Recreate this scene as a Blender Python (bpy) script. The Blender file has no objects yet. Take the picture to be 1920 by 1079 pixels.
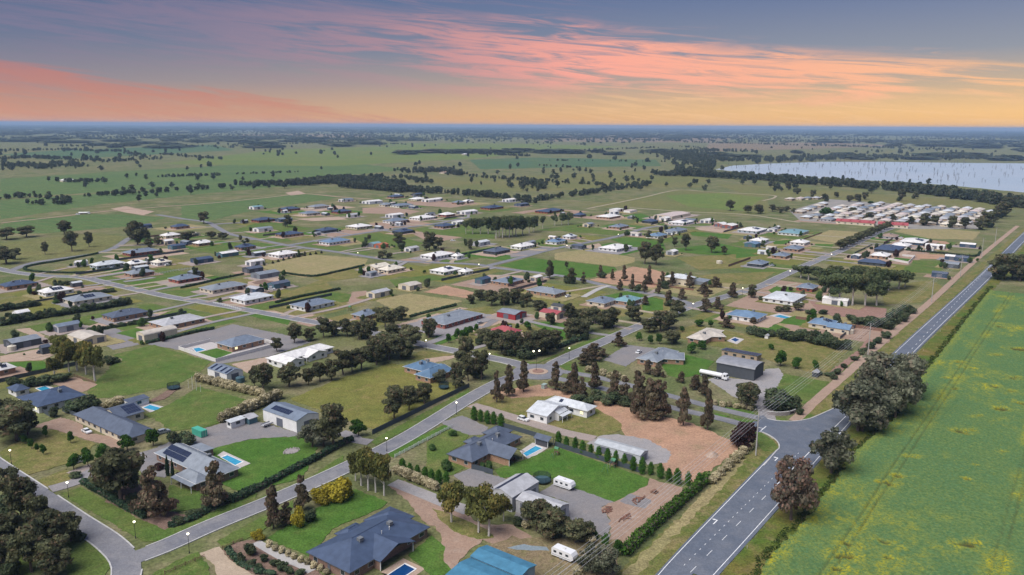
import bpy, math, random
import numpy as np
random.seed(7); rng = np.random.default_rng(7)
sc = bpy.context.scene; COL = sc.collection
# ---------------------------------------------------------------- camera (drone, 110 m up)
cam = bpy.data.objects.new('camera', bpy.data.cameras.new('camera')); COL.objects.link(cam)
cam.location = (0, 0, 110)
cam.data.sensor_width = 36; cam.data.lens = 28.0
cam.data.clip_start = 1; cam.data.clip_end = 200000
from mathutils import Matrix
cam.rotation_euler = (Matrix.Rotation(math.radians(90 - 11.509), 3, 'X') @ Matrix.Rotation(0.006, 3, 'Z')).to_euler()
sc.camera = cam
# ---------------------------------------------------------------- sky, sun, exposure
wld = bpy.data.worlds.new('World'); sc.world = wld; wld.use_nodes = True
SKY_STRENGTH = 0.76
HAZE = 6.5e-5
def build_sky():
    nt = wld.node_tree; N = nt.nodes; K = nt.links; N.clear()
    def nd(t, **k):
        n = N.new(t)
        for a, b in k.items(): setattr(n, a, b)
        return n
    def mth(op, a, b=None, c=None, clamp=False):
        n = nd('ShaderNodeMath', operation=op, use_clamp=clamp)
        for i, v in enumerate((a, b, c)):
            if v is None: continue
            if isinstance(v, (int, float)): n.inputs[i].default_value = v
            else: K.new(v, n.inputs[i])
        return n.outputs[0]
    def mr(v, a, b, c=0., d=1., t='SMOOTHSTEP'):
        n = nd('ShaderNodeMapRange', interpolation_type=t)
        K.new(v, n.inputs[0])
        for i, q in enumerate((a, b, c, d)): n.inputs[i + 1].default_value = q
        return n.outputs[0]
    def ramp(v, stops):
        n = nd('ShaderNodeValToRGB'); K.new(v, n.inputs[0]); e = n.color_ramp.elements
        while len(e) < len(stops): e.new(.5)
        for i, (p, c) in enumerate(stops):
            e[i].position = p
            e[i].color = tuple(((x / 255 + .055) / 1.055) ** 2.4 if x > 10 else x / 3294 for x in c) + (1,)
        return n.outputs[0]
    def mix(f, a, b):
        n = nd('ShaderNodeMix', data_type='RGBA')
        if isinstance(f, (int, float)): n.inputs[0].default_value = f
        else: K.new(f, n.inputs[0])
        K.new(a, n.inputs[6]); K.new(b, n.inputs[7]); return n.outputs[2]
    tc = nd('ShaderNodeTexCoord'); sep = nd('ShaderNodeSeparateXYZ'); K.new(tc.outputs['Generated'], sep.inputs[0])
    u, v = sep.outputs[0], sep.outputs[2]
    vv = mth('MULTIPLY', v, 5.0, clamp=True)            # 0..1 over the lowest 11.5 degrees
    left = ramp(vv, [(0, (232, 168, 120)), (.07, (194, 156, 134)), (.24, (148, 140, 148)), (.46, (110, 122, 148)), (.8, (80, 102, 142)), (1, (70, 94, 138))])
    right = ramp(vv, [(0, (255, 194, 104)), (.09, (252, 202, 136)), (.24, (204, 180, 152)), (.42, (150, 155, 166)), (.75, (110, 127, 164)), (1, (94, 112, 158))])
    base = mix(mr(u, -.5, .55, t='LINEAR'), left, right)
    def noise(su, sv, tilt, scale, det, off=0, dist=0., rough=.55):
        cx = mth('ADD', mth('MULTIPLY', u, su), off); cy = mth('MULTIPLY', mth('ADD', v, mth('MULTIPLY', u, tilt)), sv)
        cb = nd('ShaderNodeCombineXYZ'); K.new(cx, cb.inputs[0]); K.new(cy, cb.inputs[1]); K.new(sep.outputs[1], cb.inputs[2])
        n = nd('ShaderNodeTexNoise'); K.new(cb.outputs[0], n.inputs['Vector'])
        n.inputs['Scale'].default_value = scale; n.inputs['Detail'].default_value = det
        n.inputs['Distortion'].default_value = dist; n.inputs['Roughness'].default_value = rough
        return n.outputs['Fac']
    big = noise(3.0, 17, .07, 1.6, 6, 3.1, .6)
    fine = noise(6, 84, .085, 1.5, 9, 8.3, .9, .66)
    bankn = noise(5, 70, .17, 1.7, 9, 5.2, .8, .66)
    wob = mth('MULTIPLY', mth('SUBTRACT', big, .5), .06)
    # main streaky band of cirrus, sinking from upper left to lower right
    cen = mth('ADD', mth('MULTIPLY', u, -.066), .082)
    dist = mth('DIVIDE', mth('ABSOLUTE', mth('ADD', mth('SUBTRACT', v, cen), wob)), mth('MAXIMUM', mth('ADD', mth('MULTIPLY', u, -.04), .046), .02))
    band = mr(dist, .3, 1.1, 1, 0)
    m1 = mth('MULTIPLY', mth('MULTIPLY', band, mr(mth('ADD', mth('MULTIPLY', fine, .64), mth('MULTIPLY', big, .52)), .47, .64)), mr(u, -.45, .06, .22, 1))
    # upper faint veil on the left, low salmon bank on the far left, thin streaks on the right
    m2 = mth('MULTIPLY', mth('MULTIPLY', mr(fine, .4, .72), mr(v, .04, .10)), mr(u, .2, -.2, 0, .36))
    edge = mth('SUBTRACT', mth('ADD', mth('MULTIPLY', mth('ADD', u, .13), -.165), mth('ADD', mth('MULTIPLY', mth('SUBTRACT', bankn, .5), .036), mth('MULTIPLY', mth('SUBTRACT', big, .5), .03))), v)
    m3 = mth('MULTIPLY', mr(edge, -.004, .009), mr(bankn, .34, .62, .3, 1))
    m4 = mth('MULTIPLY', mth('MULTIPLY', mr(fine, .46, .66), mr(v, .075, .03)), mr(u, -.1, .25, 0, .8))
    cfar = ramp(mr(u, -.55, .6, t='LINEAR'), [(0, (142, 126, 154)), (.33, (182, 142, 152)), (.56, (254, 172, 154)), (.85, (255, 190, 150)), (1, (255, 200, 142))])
    bank = ramp(mr(v, 0, .075, t='LINEAR'), [(0, (216, 154, 122)), (.5, (194, 136, 124)), (1, (182, 124, 126))])
    gold = nd('ShaderNodeRGB'); gold.outputs[0].default_value = (1.0, .62, .32, 1)
    col = mix(mth('MULTIPLY', m2, .7), base, cfar)
    col = mix(mth('MULTIPLY', m4, .55), col, gold.outputs[0])
    col = mix(mth('MULTIPLY', m1, .97), col, cfar)
    col = mix(mth('MULTIPLY', m3, .92), col, bank)
    bg = nd('ShaderNodeBackground'); K.new(col, bg.inputs[0]); bg.inputs[1].default_value = SKY_STRENGTH
    out = nd('ShaderNodeOutputWorld'); K.new(bg.outputs[0], out.inputs[0])
build_sky()
sun = bpy.data.objects.new('sun', bpy.data.lights.new('sun', 'SUN')); COL.objects.link(sun)
sun.data.energy = 3.7; sun.data.angle = math.radians(55); sun.data.color = (1, .965, .94)
sun.rotation_euler = (math.radians(34), 0, math.radians(-52))
sc.view_settings.view_transform = 'Standard'; sc.view_settings.look = 'None'
sc.view_settings.exposure = 0.4; sc.view_settings.gamma = 1.0
sc.cycles.max_bounces = 5; sc.cycles.diffuse_bounces = 2; sc.cycles.volume_bounces = 1; sc.cycles.transparent_max_bounces = 6
sc.cycles.use_denoising = True
# ---------------------------------------------------------------- surveyed positions (metres, x right, y ahead, z up)
NAMED = [["house","brick house with dark slate roof, gabled patio wing and fenced pool","brick","slate",[[-8.8,256.5,0.929,26.6,10.1,2.7,"hip",2.6],
[-3.7,252.0,2.499,13.9,8.0,2.7,"gable",2.4],
[-4.9,269.1,0.929,7.6,6.5,2.6,"hip",2.0],
[-13.2,261.0,0.929,5.2,3.1,2.5,"hip",1.1]],{"near":1,"patio":1,"cool":2}],
["cabana","open slate roofed pool cabana at the end of the fenced pool","dark","slate",[[11.7,263.5,2.499,5.7,3.9,2.5,"gable",1.1]],{"open":1}],
["house","large navy roofed brick house with gabled patio beside a dark blue pool","darkbrick","navy",[[-37.1,192.7,0.929,27.8,15.3,2.8,"hip",3.0],
[-33.5,190.0,2.499,11.4,12.1,2.8,"gable",2.2],
[-33.8,204.3,0.929,9.1,8.6,2.7,"hip",2.0],
[-42.8,197.3,0.929,6.6,4.2,2.6,"hip",1.2]],{"near":1,"patio":1,"cool":2}],
["shed","big bright blue roofed shed with raised ridge behind the gum trees","steel","blue",[[-6.0,174.3,2.499,15.4,13.1,3.2,"gable",1.0],
[-1.8,180.0,2.499,15.0,6.1,4.2,"gable",0.7]],{"nowin":1}],
["shed","tall pale grey gabled shed with a dark solar strip along the roof","paleg","paleg",[[1.0,221.2,0.929,13.4,8.5,4.6,"gable",1.5]],{"shed":1,"solar":[[0,1,-0.5,0.5,0.45,0.85,10,1]]}],
["shed","long pale grey shed beside the tall shed with solar strip","paleg","paleg",[[9.1,212.3,2.499,13.7,7.1,3.8,"gable",1.0]],{"shed":1}],
["house","white weatherboard house with pale metal roof, veranda posts and one lit window","white","pale",[[23.4,297.6,2.499,18.6,6.3,3.0,"hip",1.6],
[14.1,291.4,2.499,9.0,14.5,3.0,"gable",2.2],
[17.3,290.1,0.929,5.6,6.0,2.8,"gable",1.4]],{"near":1,"lit":1,"solar":[[0,1,0.14,0.22,0.3,0.75,2,2]],"posts":1}],
["shed","long open silver barrel roofed shed behind the row of pear trees","silver","silver",[[37.4,254.9,2.499,17.7,5.7,3.0,"gable",0.7]],{"shed":1}],
["house","long slate roofed brick house with black solar array and a small pool","cream","slate",[[-145.7,275.7,2.499,38.6,9.3,2.7,"hip",2.8],
[-147.9,287.1,0.929,9.3,13.8,2.7,"gable",2.2]],{"near":1,"solar":[[1,-1,-0.1,0.47,0.12,0.92,6,3]],"cool":0}],
["shed","small grey skillion pool shed by the goalpost lawn","white","slate",[[-148.8,300.9,0.929,7.8,3.9,2.5,"mono",0.5]],{}],
["house","grey roofed homestead with blue solar grid, white verandas and a turquoise pool","darkbrick","grey",[[-102.3,242.3,2.499,31.9,9.2,2.8,"hip",3.0],
[-98.6,230.5,2.499,10.2,4.4,2.7,"hip",1.8],
[-104.7,253.1,2.499,7.3,3.9,2.5,"mono",0.2]],{"near":1,"posts":1,"solar":[[0,1,0.02,0.4,0.15,0.85,8,2]],"cool":1}],
["house","white walled house with navy roof, lit windows and blue pool","white","navy",[[-184.2,303.5,2.499,18.3,17.3,2.8,"hip",2.6]],{"near":1,"lit":3,"cool":1}],
["shed","small navy roofed outbuilding with white walls beside the blue pool","white","navy",[[-203.6,313.7,2.499,7.7,4.8,2.6,"hip",1.5]],{}],
["shed","white gabled machinery shed with dark solar panel by the cream blossom hedge","white","bluegrey",[[-82.7,283.1,2.499,19.7,10.2,4.4,"gable",1.5]],{"shed":2,"solar":[[0,1,-0.18,0.36,0.3,0.78,6,2]]}],
["shed","low white open carport beside the cream blossom hedge","white","pale",[[-102.1,279.4,0.929,5.9,2.7,2.4,"mono",0.2]],{}],
["shed","tiny teal walled garden shed joined to the white carport","teal","paleg",[[-98.4,283.3,0.929,3.6,5.0,2.2,"gable",0.7]],{"nowin":1}],
["house","grey roofed L shaped brick house with wide gravel drive","brick","grey",[[70.1,367.6,0.929,22.6,9.9,2.8,"hip",2.2],
[76.4,366.4,1.38,11.5,11.1,2.7,"hip",1.5]],{"near":1,"cool":1}],
["house","brick house with flat looking beige roof beside a small pool","brick","beige",[[102.3,406.9,0.929,24.8,8.8,2.7,"hip",1.6],
[106.0,407.2,1.594,11.0,10.0,2.7,"hip",1.4]],{"near":1,"cool":1}],
["shed","long low shed roofed with blue solar panels","tan","slate",[[111.7,373.0,2.499,17.5,6.1,2.6,"mono",0.5]],{"solar":[[0,1,-0.48,0.48,0.1,0.9,14,2]]}],
["shed","big charcoal barrel roofed shed behind the white truck","charcoal","zinc",[[103.4,346.0,2.499,17.4,11.7,5.4,"barrel",1.4]],{"nowin":1}],
["house","brick house with bright blue grey roof and two rooftop coolers","brick","blues",[[-40.7,347.8,0.929,11.9,10.7,2.8,"hip",2.0],
[-34.1,338.3,0.929,15.1,8.7,2.8,"hip",2.3],
[-31.6,345.2,2.105,7.8,5.9,2.7,"hip",1.6]],{"near":1,"cool":2}],
["house","brick house with slate hip roof inside a white walled yard","brick","bluegrey",[[-136.5,387.6,0.929,18.5,12.5,2.8,"hip",2.6]],{"near":1,"lit":1}],
["shed","white shed with four dark skylight strips beside the cream hedge","white","bluegrey",[[-126.7,337.8,2.499,14.5,8.0,3.6,"gable",1.3]],{"lit":2,"solar":[[0,1,-0.45,-0.34,0.1,0.95,1,4],
[0,1,-0.2,-0.09,0.1,0.95,1,4],
[0,1,0.05,0.16,0.1,0.95,1,4],
[0,1,0.3,0.41,0.1,0.95,1,4]],"shed":2}],
["house","long white house with white gabled roof and red veranda","white","white",[[-101.2,367.9,0.929,31.3,9.9,2.8,"hip",1.9],
[-103.9,355.8,2.499,11.1,9.7,2.7,"gable",1.7],
[-95.2,368.1,2.499,7.4,10.6,2.7,"gable",1.6]],{"near":1,"posts":1}]]
SIMPLE = [["house","brick","navy",[-335.6,530.1,0.929,18.6,12.4,2.8,"hip",2.3],"x"],
["house","white","white",[-299.5,510.7,0.929,17.4,13.4,2.8,"hip",2.3],"solar"],
["house","cream","grey",[-267.0,489.1,0.929,23.0,15.3,2.8,"hip",2.3],"x"],
["house","brick","slate",[-222.6,446.6,0.929,20.5,12.8,2.8,"hip",2.3],"x"],
["house","brick","paleg",[-186.5,431.1,0.929,23.8,15.8,2.8,"hip",2.3],"x"],
["shed","cream","beige",[-185.4,403.0,0.929,18.2,7.6,3.6,"barrel",1.2],"x"],
["shed","cream","beige",[-218.0,395.2,2.499,16.4,11.7,3.4,"gable",1.1],"x"],
["shed","paleg","bluegrey",[-240.4,417.2,0.929,11.8,7.4,3.4,"gable",1.1],"x"],
["shed","charcoal","grey",[-245.8,386.5,0.929,13.5,10.4,3.4,"gable",1.1],"x"],
["shed","white","white",[-282.0,445.4,0.929,7.3,6.0,3.4,"gable",1.1],"x"],
["house","brick","white",[-226.2,340.0,0.929,7.8,4.8,2.8,"hip",2.3],"x"],
["shed","charcoal","slate",[-226.4,372.4,0.929,3.9,3.3,3.4,"gable",1.1],"x"],
["house","cream","grey",[-194.5,526.5,0.929,26.5,14.7,2.8,"hip",2.3],"x"],
["shed","charcoal","slate",[-196.2,593.0,0.929,12.4,8.9,3.4,"gable",1.1],"x"],
["shed","grey","grey",[-180.9,573.8,0.929,17.4,10.9,3.4,"gable",1.1],"x"],
["house","white","pale",[-164.7,493.1,0.929,21.0,15.0,2.8,"hip",2.3],"x"],
["shed","teal","slate",[-160.1,536.0,0.929,13.5,7.5,3.4,"gable",1.1],"x"],
["house","white","bluegrey",[-122.2,476.2,0.929,22.4,14.0,2.8,"hip",2.3],"x"],
["shed","cream","paleg",[-87.2,509.1,0.929,14.2,7.9,3.4,"gable",1.1],"x"],
["house","brick","bluegrey",[-84.6,449.6,0.929,13.0,9.3,2.8,"hip",2.3],"x"],
["shed","cream","beige",[-69.7,533.9,0.929,11.8,10.7,3.4,"gable",1.1],"x"],
["shed","teal","navy",[-20.7,555.5,0.929,10.0,6.6,3.4,"gable",1.1],"x"],
["house","brick","bluegrey",[-3.1,553.6,0.929,18.6,14.3,2.8,"hip",2.3],"solar"],
["house","brick","grey",[22.9,517.9,2.499,22.5,13.2,2.8,"hip",2.3],"x"],
["house","redbrick","grey",[-33.9,442.2,0.929,33.0,17.4,2.8,"hip",2.3],"x"],
["shed","red","grey",[-0.1,453.2,2.499,13.4,11.2,3.4,"gable",1.1],"x"],
["shed","cream","redroof",[23.8,453.5,2.499,12.4,9.5,3.4,"gable",1.1],"x"],
["shed","cream","charcoal",[28.4,470.1,2.499,7.5,6.3,3.4,"gable",1.1],"x"],
["house","brick","redroof",[-3.4,412.5,2.499,14.0,9.4,2.8,"hip",2.3],"x"],
["house","cream","bluegrey",[56.6,489.3,0.929,16.1,12.4,2.8,"hip",2.3],"x"],
["house","brick","teals",[73.0,492.8,0.929,15.4,11.8,2.8,"hip",2.3],"x"],
["house","cream","pale",[119.8,556.7,2.499,17.9,11.9,5.2,"hip",2.0],"x"],
["shed","grey","grey",[135.1,557.3,0.929,12.4,8.9,2.6,"mono",0.4],"x"],
["house","white","bluep",[137.1,452.6,2.499,18.0,15.0,2.8,"hip",2.3],"x"],
["house","white","pale",[176.3,503.6,0.929,26.5,18.9,2.8,"hip",2.3],"x"],
["house","redbrick","bluegrey",[203.1,537.0,0.929,13.6,10.5,2.8,"hip",2.3],"x"],
["shed","white","white",[205.4,493.0,2.499,15.2,6.9,3.4,"gable",1.1],"x"],
["house","cream","bluep",[174.9,435.0,0.929,13.8,11.5,2.8,"hip",2.3],"solar"],
["house","cream","bluep",[180.4,424.3,2.499,11.6,10.5,2.8,"gable",1.8],"x"],
["shed","navyw","slate",[321.4,588.5,2.499,10.5,5.8,3.4,"gable",1.1],"x"],
["shed","navyw","navy",[-391.9,846.7,0.929,10.9,6.4,3.4,"gable",1.1],"x"],
["house","brick","navy",[-354.6,845.2,0.929,16.1,10.1,2.8,"hip",2.3],"x"],
["house","cream","white",[-335.8,776.5,0.929,16.1,10.7,2.8,"hip",2.3],"x"],
["shed","cream","white",[-320.1,733.0,0.929,9.3,7.1,3.4,"gable",1.1],"x"],
["house","brick","white",[-285.0,727.3,0.929,15.4,9.6,2.8,"hip",2.3],"x"],
["house","redbrick","bluegrey",[-317.5,673.7,0.929,26.0,13.0,2.8,"hip",2.3],"x"],
["house","bluew","pale",[-315.1,611.4,0.929,22.3,11.2,2.8,"hip",2.3],"x"],
["shed","white","white",[-338.1,615.4,0.929,8.8,4.4,3.4,"gable",1.1],"x"],
["house","cream","white",[-295.1,615.4,0.929,14.1,8.8,2.8,"hip",2.3],"x"],
["house","white","cream",[-278.2,622.3,0.929,11.8,9.8,2.8,"hip",2.3],"x"],
["house","brick","grey",[-274.6,576.7,0.929,16.6,11.9,2.8,"hip",2.3],"x"],
["house","redbrick","bluegrey",[-232.6,555.9,0.929,17.5,12.5,2.8,"hip",2.3],"x"],
["shed","navyw","navy",[-250.6,634.7,0.929,14.0,10.8,3.4,"gable",1.1],"x"],
["shed","teal","navy",[-299.8,704.0,0.929,12.6,7.9,3.4,"gable",1.1],"x"],
["house","brick","navy",[-238.8,704.8,0.929,15.1,10.1,2.8,"hip",2.3],"x"],
["shed","teal","white",[-240.8,665.5,0.929,15.8,8.8,3.4,"gable",1.1],"x"],
["shed","white","white",[-204.6,624.6,0.929,12.9,7.6,3.4,"gable",1.1],"x"],
["house","white","white",[-193.8,667.3,0.929,20.7,13.8,2.8,"hip",2.3],"x"],
["shed","white","teals",[-337.3,1048.2,0.929,15.0,10.7,3.4,"gable",1.1],"x"],
["house","redbrick","navy",[-289.3,1032.1,0.929,23.3,14.6,2.8,"hip",2.3],"x"],
["house","cream","grey",[-259.5,1065.8,0.929,25.5,12.8,2.8,"hip",2.3],"x"],
["house","redbrick","navy",[-216.4,1006.3,0.929,21.0,14.0,2.8,"hip",2.3],"x"],
["shed","white","paleg",[-192.9,962.6,0.929,13.2,8.8,3.4,"gable",1.1],"x"],
["house","cream","bluegrey",[-250.5,982.3,0.929,21.4,14.3,2.8,"hip",2.3],"x"],
["house","redbrick","navy",[-285.7,911.2,0.929,23.0,14.4,2.8,"hip",2.3],"x"],
["shed","navyw","bluegrey",[-263.2,913.8,0.929,16.8,9.9,3.4,"gable",1.1],"x"],
["shed","white","grey",[-261.0,828.1,0.929,18.1,10.6,3.4,"gable",1.1],"x"],
["house","brick","navy",[-223.1,791.7,0.929,23.0,15.3,2.8,"hip",2.3],"x"],
["house","charcoal","navy",[-193.2,823.9,0.929,19.6,13.0,2.8,"hip",2.3],"x"],
["house","cream","white",[-165.5,856.1,0.929,22.7,17.5,2.8,"hip",2.3],"x"],
["house","white","bluep",[-167.1,743.0,0.929,25.7,14.3,2.8,"hip",2.3],"x"],
["shed","grey","teals",[-126.5,724.3,0.929,10.2,7.8,3.4,"gable",1.1],"x"],
["shed","orange","orange",[-119.2,718.1,0.929,10.5,8.1,3.4,"gable",1.1],"x"],
["shed","white","bluegrey",[-242.1,1160.3,0.929,18.7,11.7,3.4,"gable",1.1],"x"],
["shed","white","white",[-200.0,1137.0,0.929,25.3,15.8,3.4,"gable",1.1],"x"],
["house","brick","navy",[-179.3,1223.4,0.929,22.3,13.9,2.8,"hip",2.3],"x"],
["shed","charcoal","navy",[-150.6,1262.0,0.929,15.6,9.7,3.4,"gable",1.1],"x"],
["house","cream","white",[-140.5,1183.1,0.929,22.0,15.7,2.8,"hip",2.3],"x"],
["shed","white","white",[-119.2,1168.2,0.929,25.7,14.3,3.4,"gable",1.1],"x"],
["shed","teal","white",[-109.9,1181.9,0.929,11.2,8.0,3.4,"gable",1.1],"x"],
["house","white","bluegrey",[-151.1,1088.7,0.929,27.8,16.4,2.8,"hip",2.3],"x"],
["house","cream","grey",[-174.0,1095.5,0.929,14.9,10.7,2.8,"hip",2.3],"x"],
["house","brick","bluegrey",[-77.0,1133.3,0.929,16.1,11.5,2.8,"hip",2.3],"x"],
["house","cream","white",[-64.5,1149.7,0.929,15.1,10.8,2.8,"hip",2.3],"x"],
["shed","white","white",[-143.2,966.3,0.929,19.0,12.6,3.4,"gable",1.1],"x"],
["house","white","bluegrey",[-133.9,909.9,0.929,26.1,15.3,2.8,"hip",2.3],"x"],
["house","white","white",[-106.7,943.1,0.929,26.6,17.7,2.8,"hip",2.3],"x"],
["house","redbrick","white",[-80.9,977.1,0.929,17.3,12.4,2.8,"hip",2.3],"x"],
["shed","white","white",[-57.3,1009.0,0.929,24.7,14.5,3.4,"gable",1.1],"x"],
["house","redbrick","navy",[-27.4,1067.6,0.929,29.2,16.2,2.8,"hip",2.3],"x"],
["shed","navyw","slate",[12.8,1108.5,0.929,19.2,11.3,3.4,"gable",1.1],"x"],
["house","redbrick","navy",[48.1,1029.3,0.929,38.6,19.3,2.8,"hip",2.3],"x"],
["shed","white","white",[-3.3,1177.4,0.929,22.5,13.2,3.4,"gable",1.1],"x"],
["house","charcoal","navy",[-113.0,818.7,0.929,19.1,12.7,2.8,"hip",2.3],"x"],
["house","brick","navy",[-74.1,865.5,0.929,20.0,13.3,2.8,"hip",2.3],"x"],
["shed","white","white",[-61.1,896.2,0.929,13.2,8.8,3.4,"gable",1.1],"x"],
["shed","white","paleg",[-89.0,698.9,0.929,11.4,7.6,3.4,"gable",1.1],"x"],
["house","white","white",[-63.4,666.5,0.929,25.6,15.1,2.8,"hip",2.3],"x"],
["house","white","white",[-46.0,660.9,0.929,8.1,6.2,2.8,"hip",2.3],"x"],
["shed","paleg","pale",[-28.9,739.2,0.929,14.6,9.2,3.4,"gable",1.1],"x"],
["house","charcoal","slate",[-13.6,691.5,0.929,21.3,13.3,2.8,"hip",2.3],"x"],
["house","white","white",[9.7,721.0,0.929,22.2,11.7,2.8,"hip",2.3],"x"],
["house","white","bluep",[42.1,751.7,0.929,18.8,12.5,2.8,"hip",2.3],"x"],
["house","white","pale",[57.1,785.7,0.929,12.3,8.8,2.8,"hip",2.3],"x"],
["house","cream","cream",[-104.2,607.6,0.929,16.1,11.5,2.8,"gable",1.8],"x"],
["house","cream","cream",[-92.3,598.2,0.929,17.7,11.0,2.8,"hip",2.3],"x"],
["house","white","white",[-49.9,595.2,0.929,20.7,14.8,2.8,"hip",2.3],"x"],
["house","white","white",[-35.0,588.6,0.929,8.9,6.9,2.8,"hip",2.3],"x"],
["house","charcoal","navy",[82.9,981.5,0.929,14.1,10.1,2.8,"hip",2.3],"x"],
["house","brick","white",[116.7,967.7,0.929,27.7,18.5,2.8,"hip",2.3],"x"],
["shed","white","white",[129.6,1013.4,0.929,11.8,7.8,3.4,"gable",1.1],"x"],
["shed","cream","grey",[84.7,882.5,0.929,11.7,8.3,3.4,"gable",1.1],"x"],
["house","brick","bluegrey",[116.7,869.1,0.929,20.5,13.7,2.8,"hip",2.3],"x"],
["house","charcoal","navy",[159.6,919.7,0.929,16.4,12.6,2.8,"hip",2.3],"x"],
["shed","cream","pink",[198.3,985.9,0.929,53.3,24.2,3.4,"gable",1.1],"x"],
["shed","white","white",[182.0,947.9,0.929,12.9,9.9,3.4,"gable",1.1],"x"],
["house","white","white",[194.0,912.8,0.929,29.3,18.3,2.8,"hip",2.3],"solar"],
["shed","white","white",[227.5,927.6,0.929,15.1,11.6,3.4,"gable",1.1],"x"],
["shed","redbrick","white",[234.7,892.0,0.929,15.3,11.0,3.4,"gable",1.1],"x"],
["shed","redbrick","white",[240.8,879.7,0.929,18.6,13.3,3.4,"gable",1.1],"x"],
["house","bluew","white",[256.8,846.8,0.929,31.3,20.8,2.8,"hip",2.3],"x"],
["house","white","bluegrey",[173.1,838.6,0.929,24.9,14.6,2.8,"hip",2.3],"x"],
["house","white","bluep",[145.6,798.0,0.929,20.3,13.5,2.8,"hip",2.3],"x"],
["house","white","white",[93.5,715.7,0.929,27.7,18.5,2.8,"hip",2.3],"x"],
["shed","paleg","white",[139.8,688.5,0.929,9.9,7.1,3.4,"gable",1.1],"x"],
["shed","teal","bluep",[225.0,739.1,0.929,13.7,10.6,3.4,"gable",1.1],"x"],
["house","white","white",[239.5,766.9,0.929,18.7,12.4,2.8,"hip",2.3],"x"],
["house","charcoal","bluegrey",[198.5,634.1,0.929,16.5,11.8,2.8,"hip",2.3],"x"],
["shed","white","white",[137.2,1049.7,0.929,20.7,10.3,2.6,"mono",0.4],"x"],
["shed","white","pink",[153.6,1036.3,0.929,19.1,9.5,2.6,"mono",0.4],"x"],
["shed","white","paleg",[277.8,846.6,0.929,9.5,8.0,3.4,"gable",1.1],"x"],
["house","white","teals",[294.7,830.4,0.929,34.2,21.4,2.8,"hip",2.3],"x"],
["house","white","white",[275.1,755.2,0.929,17.4,13.4,2.8,"hip",2.3],"x"],
["house","brick","bluegrey",[256.0,716.4,0.929,18.1,12.9,2.8,"hip",2.3],"x"],
["house","brick","bluegrey",[230.9,675.2,0.929,14.9,11.5,2.8,"hip",2.3],"x"],
["house","paleg","grey",[378.0,952.0,0.929,20.1,13.4,2.8,"hip",2.3],"x"],
["house","paleg","rust",[382.5,802.7,0.929,18.4,14.1,2.8,"hip",2.3],"x"],
["house","navyw","white",[390.3,767.1,0.929,30.6,20.4,2.8,"hip",2.3],"solar"],
["house","white","white",[364.6,739.5,0.929,18.1,13.9,2.8,"hip",2.3],"x"],
["shed","white","white",[392.9,732.8,2.499,16.3,8.2,3.4,"gable",1.1],"x"],
["shed","navyw","white",[428.5,742.2,2.499,13.0,6.8,3.4,"gable",1.1],"x"],
["house","charcoal","navy",[343.4,718.0,0.929,31.9,18.8,2.8,"hip",2.3],"x"],
["house","brick","white",[317.8,678.8,0.929,18.0,12.9,2.8,"hip",2.3],"x"],
["shed","navyw","white",[374.1,669.0,2.499,10.4,7.4,3.4,"gable",1.1],"x"],
["shed","navyw","slate",[378.7,662.1,2.499,9.6,8.0,3.6,"barrel",1.2],"x"],
["shed","charcoal","grey",[352.7,630.1,2.499,10.9,8.4,3.6,"barrel",1.2],"x"],
["house","charcoal","navy",[293.4,640.2,2.499,20.3,8.4,2.8,"hip",2.3],"x"]]
MOTEL = [[379.7,928.6,413.5,905.0],[415.0,900.2,442.5,887.1]]
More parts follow.
